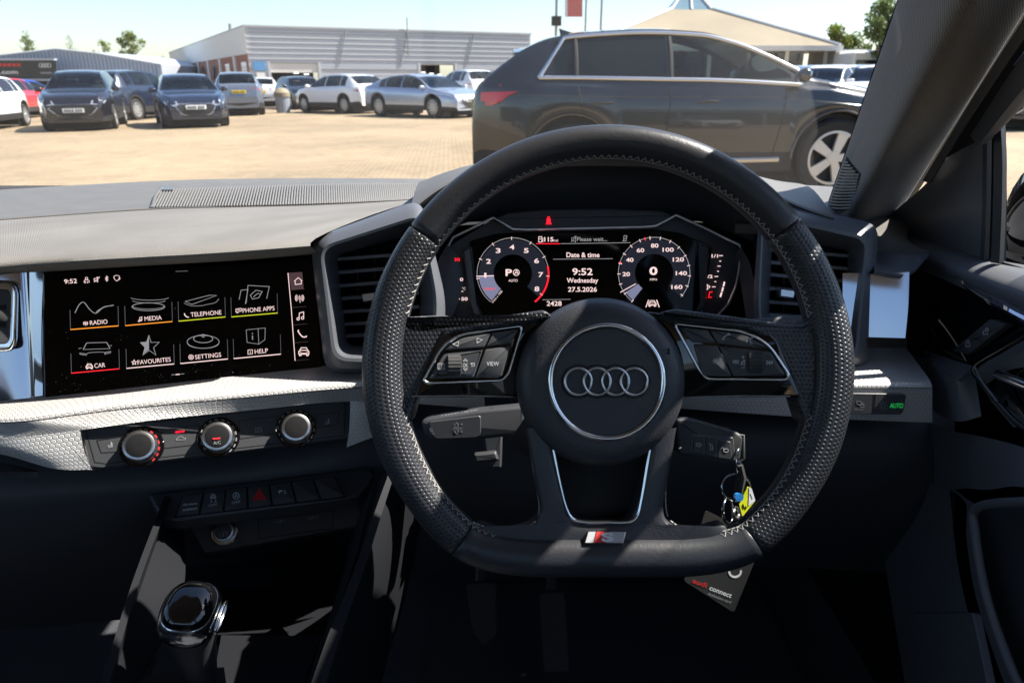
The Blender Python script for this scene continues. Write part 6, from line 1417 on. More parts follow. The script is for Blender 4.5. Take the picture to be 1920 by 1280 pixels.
    for c, me in pm.items():
        nm = 'side_window' if c.startswith('side_window') else c
        link(nm, me, root)
    t, m2, m3 = wheel_mesh(r, *rimk)
    for c in (xf, xr):
        for s in (1, -1):
            w_ = link('wheel', t, root); w_.location = (c, s * (Wd - .12), r); w_.rotation_euler = (0, 0, 0 if s < 0 else math.pi)
            link('rim', m2, w_); link('rim_shade_disc', m3, w_)
    mb = MB()
    for c in (xf, xr): mb.box((c, 0, r + .05), (2 * r + .08, S['W'] * .86, 2 * r - .02))
    mb.build('wheel_housing', 'cladding_black', root)
    box('underbody', (L / 2, 0, .30), (L * .86, S['W'] * .8, .12), 'cladding_black', root)
    zf = S['belt'][1][1] - .16
    x0_, x1_ = S['rw'][1] + .1, S['ws'][1] - .1
    box('cabin_floor', ((x0_ + x1_) / 2, 0, (zf + .36) / 2 - .02), (x1_ - x0_, S['W'] * .80, zf - .40), 'seat_cloth', root)
    for sx_ in (S['win'][1][0] + .25, S['win'][2][0] + .20):
        for s in (1, -1):
            V, Fc = bevbox_geo((sx_, s * .36, zf + .12), (.16, .46, .36), .05); st_ = mk('seat', V, Fc, 'seat_cloth', root, 50)
            V, Fc = bevbox_geo((sx_ - .03, s * .36, zf + .36), (.11, .25, .18), .045); mk('headrest', V, Fc, 'seat_cloth', st_, 50)
    V, Fc = bevbox_geo((S['ws'][1] - .35, 0, zf + .06), (.5, S['W'] * .72, .22), .06); mk('dash_panel', V, Fc, 'seat_cloth', root, 50)
    def decal(nm, pts, dirv, m_, off=.008, back=.03, parent=root):
        """pts in (y,z) as seen along x; cast onto the body along dirv"""
        d = Vector(dirv).normalized(); out = []
        for y, z in pts:
            o = Vector((L - .2 if d.x < 0 else .12, y, z)) - d * 3.0
            hit = bvh.ray_cast(o, d)
            if hit[0] is None: hit = bvh.find_nearest(Vector((0 if d.x > 0 else L, y, z)))
            out.append(hit[0] - d * off)
        m = len(out); c = sum(out, Vector()) / m
        hc = bvh.find_nearest(c)[0] - d * off
        V = out + [p + d * back for p in out] + [hc]
        return mk(nm, V, [(i, (i + 1) % m, 2 * m) for i in range(m)] + [(i, m + i, m + (i + 1) % m, (i + 1) % m) for i in range(m)], m_, parent, 30)
    z0 = lerp_tab(S['belt'], L - .2)
    hw = Wd
    for s in (1, -1):
        decal('headlight', [(s * hw * .42, z0 - .13), (s * hw * .48, z0 - .03), (s * hw * .84, z0 + .03), (s * hw * .90, z0 - .04), (s * hw * .82, z0 - .12), (s * hw * .6, z0 - .15)], (-1, -s * .25, 0), 'clear_lamp')
        decal('tail_light', [(s * hw * .50, S['belt'][0][1] - .15), (s * hw * .52, S['belt'][0][1] - .05), (s * hw * .92, S['belt'][0][1] - .02), (s * hw * .94, S['belt'][0][1] - .13), (s * hw * .8, S['belt'][0][1] - .18)], (1, -s * .2, 0), 'red_lens')
        mp_ = Vector((S['ws'][1] - .22, s * (hw - .02), S['belt'][2][1] + .05))
        V, Fc = bevbox_geo((0, 0, 0), (.11, .20, .13), .035); mk('door_mirror', [v + mp_ + Vector((0, s * .08, .03)) for v in V], Fc, colour, root, 50)
    g0 = .30
    if front == 'wide':
        gp = [(-.50, z0 - .16), (-.42, z0 - .10), (.42, z0 - .10), (.50, z0 - .16), (.40, g0 + .12), (.30, g0 + .06), (-.30, g0 + .06), (-.40, g0 + .12)]
    else:
        gp = [(-.58, z0 - .22), (-.42, z0 - .14), (.42, z0 - .14), (.58, z0 - .22), (.40, z0 - .40), (-.40, z0 - .40)]
    gr = decal('grille', gp, (-1, 0, 0), 'cladding_black', .010)
    decal('grille_rim', [(y * 1.06, z + (.012 if z > z0 - .2 else -.012)) for y, z in gp], (-1, 0, 0), 'dull_chrome', .005, parent=gr)
    decal('lower_intake', [(-.72, g0 + .10), (-.60, g0 + .17), (.60, g0 + .17), (.72, g0 + .10), (.6, g0 + .0), (-.6, g0 + .0)], (-1, 0, 0), 'cladding_black', .006)
    fp = decal('number_plate', [(-.26, .50), (-.26, .61), (.26, .61), (.26, .50)], (-1, 0, 0), 'plate_white', .03)
    zp = S['belt'][0][1] - .22
    rp = decal('number_plate', [(-.26, zp - .06), (-.26, zp + .05), (.26, zp + .05), (.26, zp - .06)], (1, 0, 0), 'plate_yellow', .03)
    if plate:
        for sgn, zc in ((1, .555), (-1, zp - .005)):
            xx = (bvh.ray_cast(Vector((L / 2 + sgn * 4, 0, zc)), Vector((-sgn, 0, 0)))[0]).x + sgn * .036
            mb = MB()
            for q in (-.20, -.14, -.08, -.02, .07, .13, .19): mb.box((xx, sgn * q, zc), (.006, .034, .066))
            stuff(mb.build('plate_characters', 'plate_ink', fp if sgn > 0 else rp))
    decal('rear_valance', [(-.70, .30), (-.62, .48), (.62, .48), (.70, .30)], (1, 0, 0), 'cladding_black', .006)
    return root, bvh, full, nk, xs, decal
def place(kind, px, py, yaw_deg, *a, **k):
    """px,py: photo position of the middle of the car's footprint on the ground"""
    p = G(px, py); S = PROF[kind]; h = R(yaw_deg); sc = k.get('scale', 1.0)
    off = Vector((math.cos(h), math.sin(h), 0)) * S['L'] / 2 * sc
    return car(kind, a[0], (p.x - off.x, p.y - off.y), h, *a[1:], **k)
GRP = 'cars parked in the yard'
place('hatch', -42, 243, -75, 'white car cut by the left picture edge', 'paint_white', GRP, scale=1.0)
place('hatch', 24, 222, 100, 'red car behind the white car at the left edge', 'paint_red', GRP)
place('hatch', 48, 214, 80, 'blue hatchback seen from behind beside the red car', 'paint_blue', GRP)
place('suv', 168, 239, -68, 'black car with large chrome rimmed grille facing us', 'paint_black', GRP, plate=True, front='low', scale=.96)
place('suv', 262, 222, 82, 'dark blue car seen from behind between the two black cars', 'paint_navy', GRP)
place('hatch', 360, 234, -62, 'dark navy hatchback facing us in front of the brick gable', 'paint_navy', GRP, plate=True)
place('suv', 450, 214, 112, 'dark grey estate seen from behind with yellow number plate', 'paint_grey', GRP, plate=True, scale=.96)
place('hatch', 497, 199, 105, 'small white car peeping out behind the dark grey estate', 'paint_white', GRP)
place('hatch', 568, 203, -60, 'black car parked before the open workshop door', 'paint_black', GRP)
place('hatch', 641, 211, 140, 'white hatchback showing its rear left of the silver coupe', 'paint_white', GRP, plate=True)
place('coupe', 795, 218, -42, 'silver blue fastback coupe in the middle of the yard', 'paint_silver', GRP, plate=True)
place('suv', 872, 198, 120, 'white car half hidden between the coupe and the dark estate', 'paint_white', GRP)
for i, (px, py, c, lb) in enumerate(((1535, 222, 'paint_white', 'white car roof nearest in the row under the round pavilion'), (1592, 220, 'paint_silver', 'silver car in the far right row before the lorry'), (1645, 224, 'paint_white', 'white car beside the windscreen pillar in the far row'), (1490, 221, 'paint_grey', 'grey car farthest left in the row beyond the big estate'))):
    place('hatch', px, py, -130, lb, c, GRP)
place('suv', 1968, 236, -150, 'blue car seen through the driver window', 'paint_navy', GRP)
# ---- the large dark SUV across the right of the windscreen
SUVH = R(1.0)
pw = G(1556, 368)
S = PROF['big']; 
front_wheel = Vector((pw.x, pw.y + .14, 0))
hd = Vector((math.cos(SUVH), math.sin(SUVH), 0)); ld = Vector((-math.sin(SUVH), math.cos(SUVH), 0))
org = front_wheel - hd * (S['L'] - S['fo']) + ld * (S['W'] / 2 - .12)
suv, bvh, full, nk, xs, decal = car('big', 'large dark grey estate car parked broadside with chrome window surround', (org.x, org.y), SUVH, 'paint_graphite', GRP, rimk=(.72, 5, 'alloy_light'), glass_m='suv_glass')
def side(x, z, off=.004):
    h = bvh.ray_cast(Vector((x * KX, -4, z)), Vector((0, 1, 0))); return (h[0] + Vector((0, -off, 0))) if h[0] is not None else None
def sline(name, pts, rad, m_, off=.002):
    q = [side(x, z, off) for x, z in resample2(pts, 40)]; q = [p for p in q if p is not None]; return tube(name, q, rad, m_, suv, 6)
def resample2(pts, n): return [(p.x, p.y) for p in resample([Vector((a, b, 0)) for a, b in pts], n)]
idx = [i for i, x in enumerate(xs) if .72 * KX <= x <= 3.58 * KX]; idu = [i for i, x in enumerate(xs) if 1.0 * KX <= x <= 3.56 * KX]
n_full = len(full[0])
lower = [full[i][n_full - 1 - 7] for i in idx]; upper = [full[i][n_full - 1 - 9] for i in idu]
off_ = Vector((0, -.006, .004))
ring = [p + off_ for p in lower] + [p + off_ + Vector((0, 0, .008)) for p in reversed(upper)]
V, Fc = tube_geo(ring, .021, 8, True); mk('window_surround', V, Fc, 'satin_chrome', suv, 50)
for x in (1.14 * KX, 2.16 * KX): 
    i = min(range(len(xs)), key=lambda j: abs(xs[j] - x)); tube('window_post', [full[i][n_full - 1 - 7] + Vector((0, -.003, 0)), full[i][n_full - 1 - 8] + Vector((0, -.004, 0)), full[i][n_full - 1 - 9] + Vector((0, -.003, 0))], .02, 'cladding_black', suv, 6)
sline('door_gap', [(2.16, 1.07), (2.15, .8), (2.08, .34)], .004, 'plate_ink'); sline('door_gap', [(3.42, 1.02), (3.38, .7), (3.30, .34)], .004, 'plate_ink'); sline('door_gap', [(1.16, 1.08), (1.22, .86), (1.45, .62), (1.55, .34)], .004, 'plate_ink')
for x in (1.32, 2.45):
    p0, p1, p2 = side(x, .93, .012), side(x + .11, .935, .03), side(x + .22, .93, .012); tube('door_handle', [p0, p1, p2], .014, 'paint_graphite', suv, 8)
for c in (S['L'] - S['fo'], S['L'] - S['fo'] - S['wb']):      # wheel arch lips
    q = []
    for k in range(25):
        a = math.pi * k / 24; p = side((c + (S['r'] + .075) * math.cos(a)) / KX, max(S['r'] + (S['r'] + .075) * math.sin(a) + .005, .36), .006)
        if p is not None: q.append(p)
    tube('arch_lip', q, .014, 'paint_graphite', suv, 6)
sline('sill_cladding', [(1.6, .37), (2.4, .36), (3.4, .37)], .03, 'dull_chrome', -.01); sline('shoulder_line', [(.15, 1.02), (1.6, .985), (3.3, .96), (4.4, .86)], .006, 'paint_graphite', -.003)
# wraparound tail lamp on the visible corner
q = []
tl = [(.10, .93), (.03, 1.05), (.20, 1.055), (.52, 1.05), (.40, 1.015), (.30, .96), (.16, .925)]
pts = []
for x, z in tl:
    h = bvh.ray_cast(Vector((x - 1.2, -3.4, z)), Vector((.35, 1, 0)).normalized()); p = h[0] if h[0] is not None else None
    if p is None: p = bvh.find_nearest(Vector((x, -.9, z)))[0]
    pts.append(p)
pts = [bvh.find_nearest(Vector((x * KX, -.97 + max(0, .18 - x) * .55, z)))[0] + Vector((-.006, -.010, 0)) for x, z in tl]
cn = bvh.find_nearest(sum(pts, Vector()) / len(pts))[0] + Vector((-.006, -.016, 0)); m_ = len(pts)
mk('side_tail_light', pts + [p + Vector((.02, .05, 0)) for p in pts] + [cn], [(i, (i + 1) % m_, 2 * m_) for i in range(m_)] + [(i, m_ + i, m_ + (i + 1) % m_, (i + 1) % m_) for i in range(m_)], 'red_lens', suv, 40)
sp_ = [[Vector((.58, y, 1.47 - .05 * (y / .62) ** 2)) for y in (-.62, -.3, 0, .3, .62)], [Vector((.44, y * .98, 1.455 - .05 * (y / .62) ** 2)) for y in (-.62, -.3, 0, .3, .62)]]
grid('roof_spoiler', sp_, 'paint_black', suv, nu=8, nv=2, thick=.03)
mk('roof_aerial', [Vector((.95, -.02, 1.575)), Vector((.95, .02, 1.575)), Vector((1.15, 0, 1.59)), Vector((.93, 0, 1.66))], [(0, 1, 3), (1, 2, 3), (2, 0, 3)], 'paint_black', suv, None)

# ---------------------------------------------------------------- buildings
mat('clad_grey', (.42, .45, .50), .45, .2, bump=(3, .05, .01), col_var=.05); mat('clad_pale', (.47, .49, .53), .5, .1); mat('clad_dark', (.27, .30, .35), .5, .1)
mat('brick_red', (.30, .13, .09), .9, col_var=.2); mat('white_wall', (.72, .72, .70), .7); mat('roof_tan', (.25, .21, .145), .85, bump=(6, .2, .02), col_var=.15); mat('interior_dark', (.03, .03, .028), .8); mat('shutter', (.66, .65, .62), .6); mat('sign_black', (.012, .012, .014), .35); mat('sign_blue', (.10, .28, .55), .5); mat('post_grey', (.25, .27, .28), .5, .4); mat('banner_red', (.55, .16, .14), .7); mat('lantern_glass', (.20, .30, .36), .1, spec=.6); mat('concrete', (.4, .39, .37), .9)
emit('tube_light', (1, .95, .85), 1.2)
def wallface(p, q, z0):      # working frame on a vertical wall from p to q (ground points)
    u = (q - p).normalized(); n = Vector((u.y, -u.x, 0)); return u, n
def wbox(name, p, u, n, a0, a1, z0, z1, d0, d1, m_, parent):
    V = [p + u * a + n * d + Vector((0, 0, z)) for z in (z0, z1) for d in (d0, d1) for a in (a0, a1)]
    return mk(name, V, [(0, 1, 3, 2), (4, 6, 7, 5), (0, 4, 5, 1), (2, 3, 7, 6), (0, 2, 6, 4), (1, 5, 7, 3)], m_, parent, 20)
nc = PY(470, 150, 64); nc.z = 0; rc = Vector((1.8, 75.3, 0)); lc = Vector((-56.4, 126, 0)); HB = 5.30
wk = wthing('workshop_building', 'long grey clad workshop with two open shutter doors and brick gable side', 'building', nc)
u, n = wallface(nc, rc, 0); Lf = (rc - nc).length
def along(px): 
    r = ray(px, 150); # intersect in plan
    d = rc - nc; t = (nc.x * r.y - nc.y * r.x) / (d.y * r.x - d.x * r.y); return t * Lf
zb_ = gz(-15) - .4
d1a, d1b, d2a, d2b = along(507), along(601), along(787), along(855)
nb = 13
for i in range(nb):
    z0_, z1_ = 2.55 + (HB - 2.55) * i / nb, 2.55 + (HB - 2.55) * (i + 1) / nb
    wbox('cladding_panel', nc, u, n, 0, Lf, z0_ + .02, z1_ - .02, -.3, .0 + (.03 if i % 2 else 0), ('clad_grey', 'clad_pale', 'clad_grey', 'clad_pale')[i % 4], wk)
wbox('wall_core', nc, u, n, 0.02, Lf - .02, 2.5, HB, -.6, -.05, 'clad_dark', wk)
for a0, a1 in ((0, d1a), (d1b, d2a), (d2b, Lf)):
    for i in range(6): wbox('cladding_panel', nc, u, n, a0, a1, zb_ + (2.53 - zb_) * i / 6 + .02, zb_ + (2.53 - zb_) * (i + 1) / 6 - .02, -.3, .05 if i % 2 else 0, 'clad_grey' if i % 2 else 'clad_pale', wk)
    wbox('wall_core', nc, u, n, a0 + .02, a1 - .02, zb_, 2.5, -.6, -.05, 'clad_dark', wk)
for a0, a1, sh in ((d1a, d1b, .75), (d2a, d2b, .05)):
    wbox('shutter_door', nc, u, n, a0, a1, 2.5 - sh, 2.52, -.2, -.1, 'shutter', wk)
    wbox('door_interior', nc, u, n, a0 - .5, a1 + .5, zb_, 2.6, -6, -5.8, 'interior_dark', wk)
    for e in (a0, a1): wbox('door_jamb', nc, u, n, e - .12, e + .12, zb_, 2.56, -.35, .08, 'clad_pale', wk)
    for k in range(4): wbox('strip_light', nc, u, n, a0 + (a1 - a0) * (.2 + .2 * k), a0 + (a1 - a0) * (.3 + .2 * k), 1.9 - .1 * k, 1.98 - .1 * k, -4 + k * .3, -3.9 + k * .3, 'tube_light', wk)
wbox('wall_sign', nc, u, n, along(478), along(500), 1.9, 2.6, .05, .12, 'sign_blue', wk); wbox('wall_sign', nc, u, n, along(482), along(498), 1.1, 1.75, .05, .1, 'white_wall', wk)
wbox('parapet', nc, u, n, -.1, Lf + .1, HB, HB + .14, -.5, .10, 'clad_pale', wk)
for px in (655, 767, 890): 
    a = along(px); tube('downpipe', [nc + u * a + n * .12 + Vector((0, 0, HB - .1)), nc + u * (a - .7) + n * .12 + Vector((0, 0, 2.6))], .05, 'clad_dark', wk, 6)
a = along(767); tube('roof_mast', [nc + u * a + n * .2 + Vector((0, 0, 3.2)), nc + u * a + n * .2 + Vector((0, 0, HB + 1.1))], .05, 'post_grey', wk, 6)
u2, n2 = wallface(lc, nc, 0); L2 = (nc - lc).length
wbox('gable_cladding', lc, u2, n2, 0, L2, 3.2, HB, -.3, .05, 'white_wall', wk); wbox('gable_parapet', lc, u2, n2, -.1, L2 - .02, HB, HB + .14, -.5, .08, 'clad_pale', wk)
wbox('gable_brickwork', lc, u2, n2, 0, L2, -2.5, 3.2, -.3, .0, 'brick_red', wk)
for k in range(7): wbox('brick_pier', lc, u2, n2, L2 * (.12 + k * .13), L2 * (.12 + k * .13) + .9, -2.5, 3.15, 0, .14, 'white_wall', wk); wbox('gable_window', lc, u2, n2, L2 * (.17 + k * .13), L2 * (.17 + k * .13) + 2.6, 1.2, 2.6, 0, .03, 'car_glass', wk)
MB().add([nc + Vector((0, 0, HB - .1)), rc + Vector((0, 0, HB - .1)), rc + (lc - nc) + Vector((0, 0, HB - .1)), lc + Vector((0, 0, HB - .1))], [(0, 1, 2, 3)]).build('flat_roof', 'concrete', wk, None)
tube('roof_flue', [PY(432, 62, 80), PY(431, 45, 80)], .16, 'post_grey', wk, 8)
# low ribbed warehouse at the left with the black sign
wl = wthing('warehouse', 'low grey ribbed warehouse behind the cars at far left', 'building', PY(150, 160, 86))
yA = 86
prof_ = [(-420, 120), (-100, 116), (0, 105), (105, 93), (180, 101), (302, 122)]
V = []
for px, py in prof_: p = PY(px, py, yA); V += [p, Vector((p.x, yA, -1.6))]
Fc = [(2 * i, 2 * i + 1, 2 * i + 3, 2 * i + 2) for i in range(len(prof_) - 1)]
off2 = len(V); V += [v + Vector((0, 18, 0)) for v in V]; Fc += [(2 * i, 2 * i + 2, off2 + 2 * i + 2, off2 + 2 * i) for i in range(len(prof_) - 1)] + [(2 * len(prof_) - 2, 2 * len(prof_) - 1, off2 + 2 * len(prof_) - 1, off2 + 2 * len(prof_) - 2)]
mk('wall', V, Fc, 'clad_grey', wl, 20)
rib = MB()
x = PY(-400, 120, yA).x; xe = PY(300, 122, yA).x
while x < xe:
    px = 960 + x / (yA / 1.078) * FPX * 1.0; zt = PY(px, lerp_tab(prof_, px), yA).z
    rib.box((x, yA - .04, (zt - .1 - 1.6) / 2), (.16, .10, zt + 1.5)); x += .42
stuff(rib.build('wall_ribs', 'clad_dark', wl, 20))
tube('verge', [PY(px, py, yA - .1) + Vector((0, 0, .05)) for px, py in prof_], .10, 'clad_pale', wl, 6)
box('canopy', (PY(120, 152, 84).x, 84, PY(120, 150, 84).z), (abs(PY(-200, 150, 84).x - PY(302, 150, 84).x) * 1.0, 3, .25), 'clad_dark', wl)
box('shop_front', (PY(60, 158, 85.9).x, 85.85, 0.0), (26, .1, 2.9), 'interior_dark', wl)
SGN = Face(PY(50, 145, 83), Vector((1, 0, 0)), Vector((0, 0, 1)))
sg = wthing('shop_sign', 'black shop sign with four rings and lettering on the warehouse', 'sign', PY(50, 145, 83))
SGN.poly('board', [(-120, 113), (101, 113), (101, 144), (-120, 144)], -.4, .0, 'sign_black', sg); SGN.poly('top_edge', [(-120, 110), (102, 110), (102, 113.5), (-120, 113.5)], -.5, .1, 'clad_pale', sg)
SGN.text('lettering', '.com', 17, 136.5, 7, 'card_print', sg, .03, bold=.02, width=34); SGN.strokes('red_lettering', [[(-40 + k * 9, 122), (-33 + k * 9, 122)] for k in range(9)], 5, 'red_print', sg, .03)
for x in (77, 82, 87, 92): SGN.strokes('ring_emblem', [circ(x, 123, 3.6, 14)], .9, 'card_print', sg, .04)
SGN.strokes('small_lettering', [[(76, 137), (98, 137)]], 3, 'grey_print', sg, .03)
# round-roofed pavilion
pv_ = wthing('pavilion', 'showroom pavilion with tan pyramid roof and glazed lantern', 'building', (12.8, 57, .15))
ze, za = 3.2, 5.85; cx, cy, hs, ht = 12.8, 57, 8.1, 1.45
mk('roof', [Vector((cx + sx * hs, cy + sy * hs, ze)) for sx, sy in ((-1, -1), (1, -1), (1, 1), (-1, 1))] + [Vector((cx + sx * ht, cy + sy * ht, za)) for sx, sy in ((-1, -1), (1, -1), (1, 1), (-1, 1))], [(0, 1, 5, 4), (1, 2, 6, 5), (2, 3, 7, 6), (3, 0, 4, 7), (4, 5, 6, 7)], 'roof_tan', pv_, 10)
for a, b in ((-1, -1), (1, -1)): tube('hip_ridge', [Vector((cx + a * hs, cy + b * hs, ze + .05)), Vector((cx + a * ht, cy + b * ht, za + .05))], .10, 'clad_pale', pv_, 6)
MB().box((cx, cy, ze - .15), (hs * 2 + .3, hs * 2 + .3, .3)).build('fascia', 'white_wall', pv_)
for sx in range(7):
    tube('column', [Vector((cx - hs + .6 + sx * (2 * hs - 1.2) / 6, cy - hs + .6, 0)), Vector((cx - hs + .6 + sx * (2 * hs - 1.2) / 6, cy - hs + .6, ze - .2))], .14, 'white_wall', pv_, 8)
    tube('column', [Vector((cx + hs - .6, cy - hs + .6 + sx * (2 * hs - 1.2) / 6, 0)), Vector((cx + hs - .6, cy - hs + .6 + sx * (2 * hs - 1.2) / 6, ze - .2))], .14, 'white_wall', pv_, 8)
box('glazing', (cx, cy, 1.4), (hs * 1.6, hs * 1.6, 3.0), 'car_glass', pv_)
lz = za + 1.9
mk('lantern', [Vector((cx + sx * ht, cy + sy * ht, za)) for sx, sy in ((-1, -1), (1, -1), (1, 1), (-1, 1))] + [Vector((cx, cy, lz))], [(0, 1, 4), (1, 2, 4), (2, 3, 4), (3, 0, 4)], 'lantern_glass', pv_, 10)
for a, b in ((-1, -1), (1, -1), (1, 1), (0, -1)): tube('lantern_bar', [Vector((cx + a * ht, cy + b * ht, za)), Vector((cx, cy, lz))], .09, 'white_wall', pv_, 6)
# masts, banner, lorry, bin
for nm, lb, px, y, r_ in (('flag_pole', 'tall dark pole behind the estate car with a camera bracket', 1043, 40, .07), ('flag_pole', 'thin flag pole right of the red and white banner', 1098, 42, .05), ('lamp_post', 'slim lamp post between the banner and the pavilion', 1127, 50, .07)):
    b0 = G(px, 190); x = ray(px, 40).x / ray(px, 40).y * y
    t = wthing(nm, lb, 'pole', (x, y, gz(x))); tube('shaft', [Vector((x, y, gz(x))), Vector((x, y, 9))], r_, 'post_grey', t, 8)
    if px == 1043: MB().box((x, y - .05, PY(px, 40, y).z), (.5, .3, .45)).build('bracket', 'cladding_black', t)
    if px == 1127: MB().box((x, y - .3, 9), (.3, 1.0, .12)).build('lamp_head', 'post_grey', t)
bn = wthing('banner', 'red and white banner flag hanging between two poles', 'banner', PY(1075, 33, 42))
BN = Face(PY(1060, 33, 42), Vector((1, 0, 0)), Vector((0, 0, 1)))
BN.poly('cloth', [(1059, -40), (1092, -40), (1092, 32), (1059, 32)], -.02, .02, 'banner_red', bn); BN.poly('white_edge', [(1059, -40), (1064, -40), (1064, 32), (1059, 32)], .0, .03, 'white_wall', bn)
lo = wthing('lorry', 'white lorry cab parked by the trees at far right', 'lorry', (PY(1608, 140, 48).x, 48, .3))
lx = PY(1608, 140, 48).x; lo_z = PY(1608, 98, 48).z
V, Fc = bevbox_geo((lx, 48, (lo_z + .6) / 2), (2.2, 3.0, lo_z - .5), .15); mk('cab', V, Fc, 'white_wall', lo, 40); box('cab_window', (lx, 46.46, lo_z - .85), (1.8, .06, .7), 'car_glass', lo); box('cargo_box', (lx + .2, 51.5, lo_z / 2 + .3), (2.3, 4, lo_z - .2), 'clad_pale', lo)
rc_ = wthing('red_container', 'red container beside the white lorry', 'container', (PY(1575, 140, 50).x, 50, .3)); MB().add(*bevbox_geo((PY(1577, 130, 50).x, 50, 1.3), (.7, 2, 2.6), .05)).build('shell', 'banner_red', rc_)
bi = wthing('litter_bin', 'grey bin with tan lid in front of the workshop door', 'bin', G(532, 212))
p = G(532, 212); V, Fc = lathe_geo([(.26, 0), (.29, .5), (.29, .62)], 16); mk('body', [v + p for v in V], Fc, 'clad_dark', bi, 40); V, Fc = lathe_geo([(.32, .62), (.32, .78), (.2, .92), (.1, .96)], 16); mk('lid', [v + p for v in V], Fc, 'roof_tan', bi, 40)
ob = wthing('traffic_barrier', 'orange and white barrier behind the left cars', 'barrier', G(80, 214)); p = G(80, 216); box('board', p + Vector((0, 0, .45)), (.8, .12, .7), 'banner_red', ob); box('foot', p + Vector((0, 0, .06)), (.9, .5, .12), 'cladding_black', ob)
# ---------------------------------------------------------------- trees
mat('bark', (.10, .08, .06), .95)
def leafmat(name, c):
    m, nt, b = nodes(name); setp(b, Base_Color=tuple(c) + (1,), Roughness=.6, Specular_IOR_Level=.3)
    oi = N(nt, 'ShaderNodeTexCoord'); nz = N(nt, 'ShaderNodeTexNoise'); nz.inputs['Scale'].default_value = .9; nt.links.new(oi.outputs['Object'], nz.inputs[0])
    f = ramp(nt, nz.outputs['Fac'], .3, .7, .65, 1.4); mx = N(nt, 'ShaderNodeVectorMath', operation='SCALE'); mx.inputs[0].default_value = c; nt.links.new(f, mx.inputs['Scale']); nt.links.new(mx.outputs[0], b.inputs['Base Color'])
    tr = N(nt, 'ShaderNodeBsdfTranslucent'); nt.links.new(mx.outputs[0], tr.inputs[0]); ms = N(nt, 'ShaderNodeMixShader'); ms.inputs[0].default_value = .3
    nt.links.new(b.outputs[0], ms.inputs[1]); nt.links.new(tr.outputs[0], ms.inputs[2]); nt.links.new(ms.outputs[0], nt.nodes['Material Output'].inputs[0])
leafmat('leaf_light', (.16, .20, .03)); leafmat('leaf_mid', (.14, .19, .06)); leafmat('leaf_dark', (.035, .06, .03))
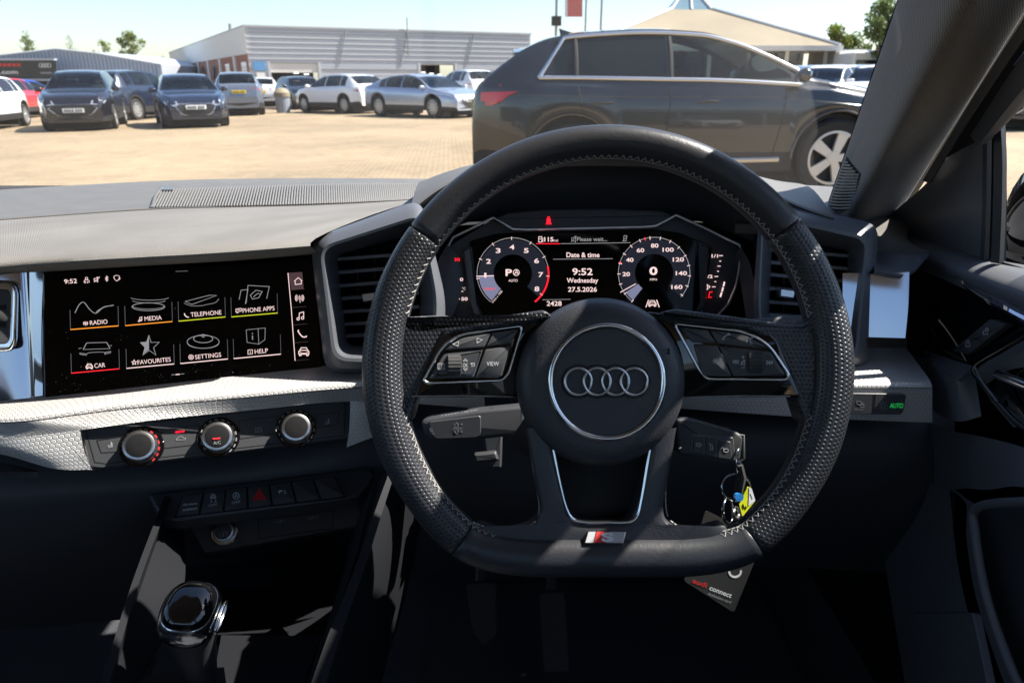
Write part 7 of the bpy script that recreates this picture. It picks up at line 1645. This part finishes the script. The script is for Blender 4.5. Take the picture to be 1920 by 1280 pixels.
def tree(label, px, ytop, ybase, y, wpx, m_, nl=1600, conical=False, seed=1, name='tree'):
    rnd = random.Random(seed); top = PY(px, ytop, y); bs = PY(px, ybase, y); wd = abs(PY(px + wpx / 2, ytop, y).x - top.x); x = top.x
    t = wthing(name, label, 'tree', (x, y, gz(x)), 'trees beyond the yard')
    H = top.z - gz(x); z0 = max(bs.z, gz(x) + .5)
    mb = MB(); mb.tube([Vector((x, y, gz(x))), Vector((x + .1, y, z0)), Vector((x, y, top.z - .2 * H))], [wd * .10 + .08, wd * .07 + .05, .03], 7)
    for k in range(7):
        a = rnd.uniform(0, 6.28); zz = z0 + (top.z - z0) * rnd.uniform(.0, .6); mb.tube([Vector((x, y, zz)), Vector((x + math.cos(a) * wd * .7, y + math.sin(a) * wd * .7, zz + wd * .6))], [.06, .02], 5)
    mb.build('trunk', 'bark', t)
    cl = []
    nc_ = 26
    for k in range(nc_):
        f = rnd.random(); zz = z0 + (top.z - z0) * (f ** .8); prof_w = (1 - f) * .95 + .08 if conical else math.sin(math.pi * min(1, .18 + f * .8)) ** .7
        a = rnd.uniform(0, 6.28); rr = wd * prof_w * rnd.uniform(.2, .85); cl.append((Vector((x + math.cos(a) * rr, y + math.sin(a) * rr, zz)), wd * rnd.uniform(.16, .34)))
    V, Fc = [], []
    ls = max(.05, wd * .055)
    for k in range(nl):
        c, r_ = rnd.choice(cl); d = Vector((rnd.gauss(0, 1), rnd.gauss(0, 1), rnd.gauss(0, .8))); d = d.normalized() * r_ * rnd.random() ** .4
        p = c + d; a1 = Vector((rnd.gauss(0, 1), rnd.gauss(0, 1), rnd.gauss(0, 1))).normalized(); a2 = a1.cross(Vector((rnd.gauss(0, 1), rnd.gauss(0, 1), rnd.gauss(0, 1)))).normalized(); s = ls * rnd.uniform(.6, 1.5)
        o = len(V); V += [p - a1 * s, p + a2 * s * .6, p + a1 * s, p - a2 * s * .6]; Fc.append((o, o + 1, o + 2, o + 3))
    mk('crown', V, Fc, m_, t, None)
tree('dark green tall tree right of the pavilion by the pillar', 1672, 0, 125, 44, 105, 'leaf_mid', 5000, False, 3); tree('dark green tree half hidden behind the windscreen pillar', 1700, 10, 140, 46, 110, 'leaf_dark', 4000, False, 4)
tree('light green bushy tree just right of the pavilion eaves', 1562, 58, 135, 62, 90, 'leaf_light', 5000, False, 5); tree('light green low tree behind the white lorry', 1600, 70, 140, 64, 80, 'leaf_mid', 4000, False, 6)
tree('young leafy tree standing over the warehouse roof, tallest of the left trees', 240, 64, 125, 120, 62, 'leaf_light', 2600, False, 7); tree('small yellow green tree over the warehouse roof middle', 190, 80, 125, 118, 44, 'leaf_light', 1500, False, 8); tree('sparse tree above the black sign at far left', 46, 62, 120, 118, 48, 'leaf_mid', 1000, True, 9); tree('thin bare tree top between the two warehouse trees', 128, 66, 120, 122, 36, 'leaf_mid', 220, True, 10)
tree('green bush between the warehouse and the workshop', 306, 108, 142, 110, 26, 'leaf_mid', 900, False, 11)

# added unseen behind us: a long dark building for the parked cars to mirror
bh = wthing('added_backdrop', 'long dark glazed block added unseen behind our car for reflections', 'building', (0, -34, 0))
box('glazed_front', (5, -34, 2.0), (90, .4, 4.0), 'car_glass', bh); box('roof_band', (5, -34, 4.5), (92, 1.2, 1.0), 'clad_dark', bh)
for k in range(16): box('mullion', (-38 + k * 5.6, -33.7, 2.0), (.25, .3, 4.0), 'clad_pale', bh)
for k, (x, c, lb) in enumerate(((-9, 'paint_grey', 'grey car added unseen behind us for reflections'), (-4.5, 'paint_black', 'black car added unseen behind us for reflections'), (2.5, 'paint_navy', 'navy car added unseen behind us on the right for reflections'), (7.5, 'paint_white', 'white car added unseen behind us on the far right for reflections'))):
    car('suv' if k % 2 else 'hatch', lb, (x, -14), R(90), c, GRP)  # unseen cars, added only so the visible paintwork has something to mirror
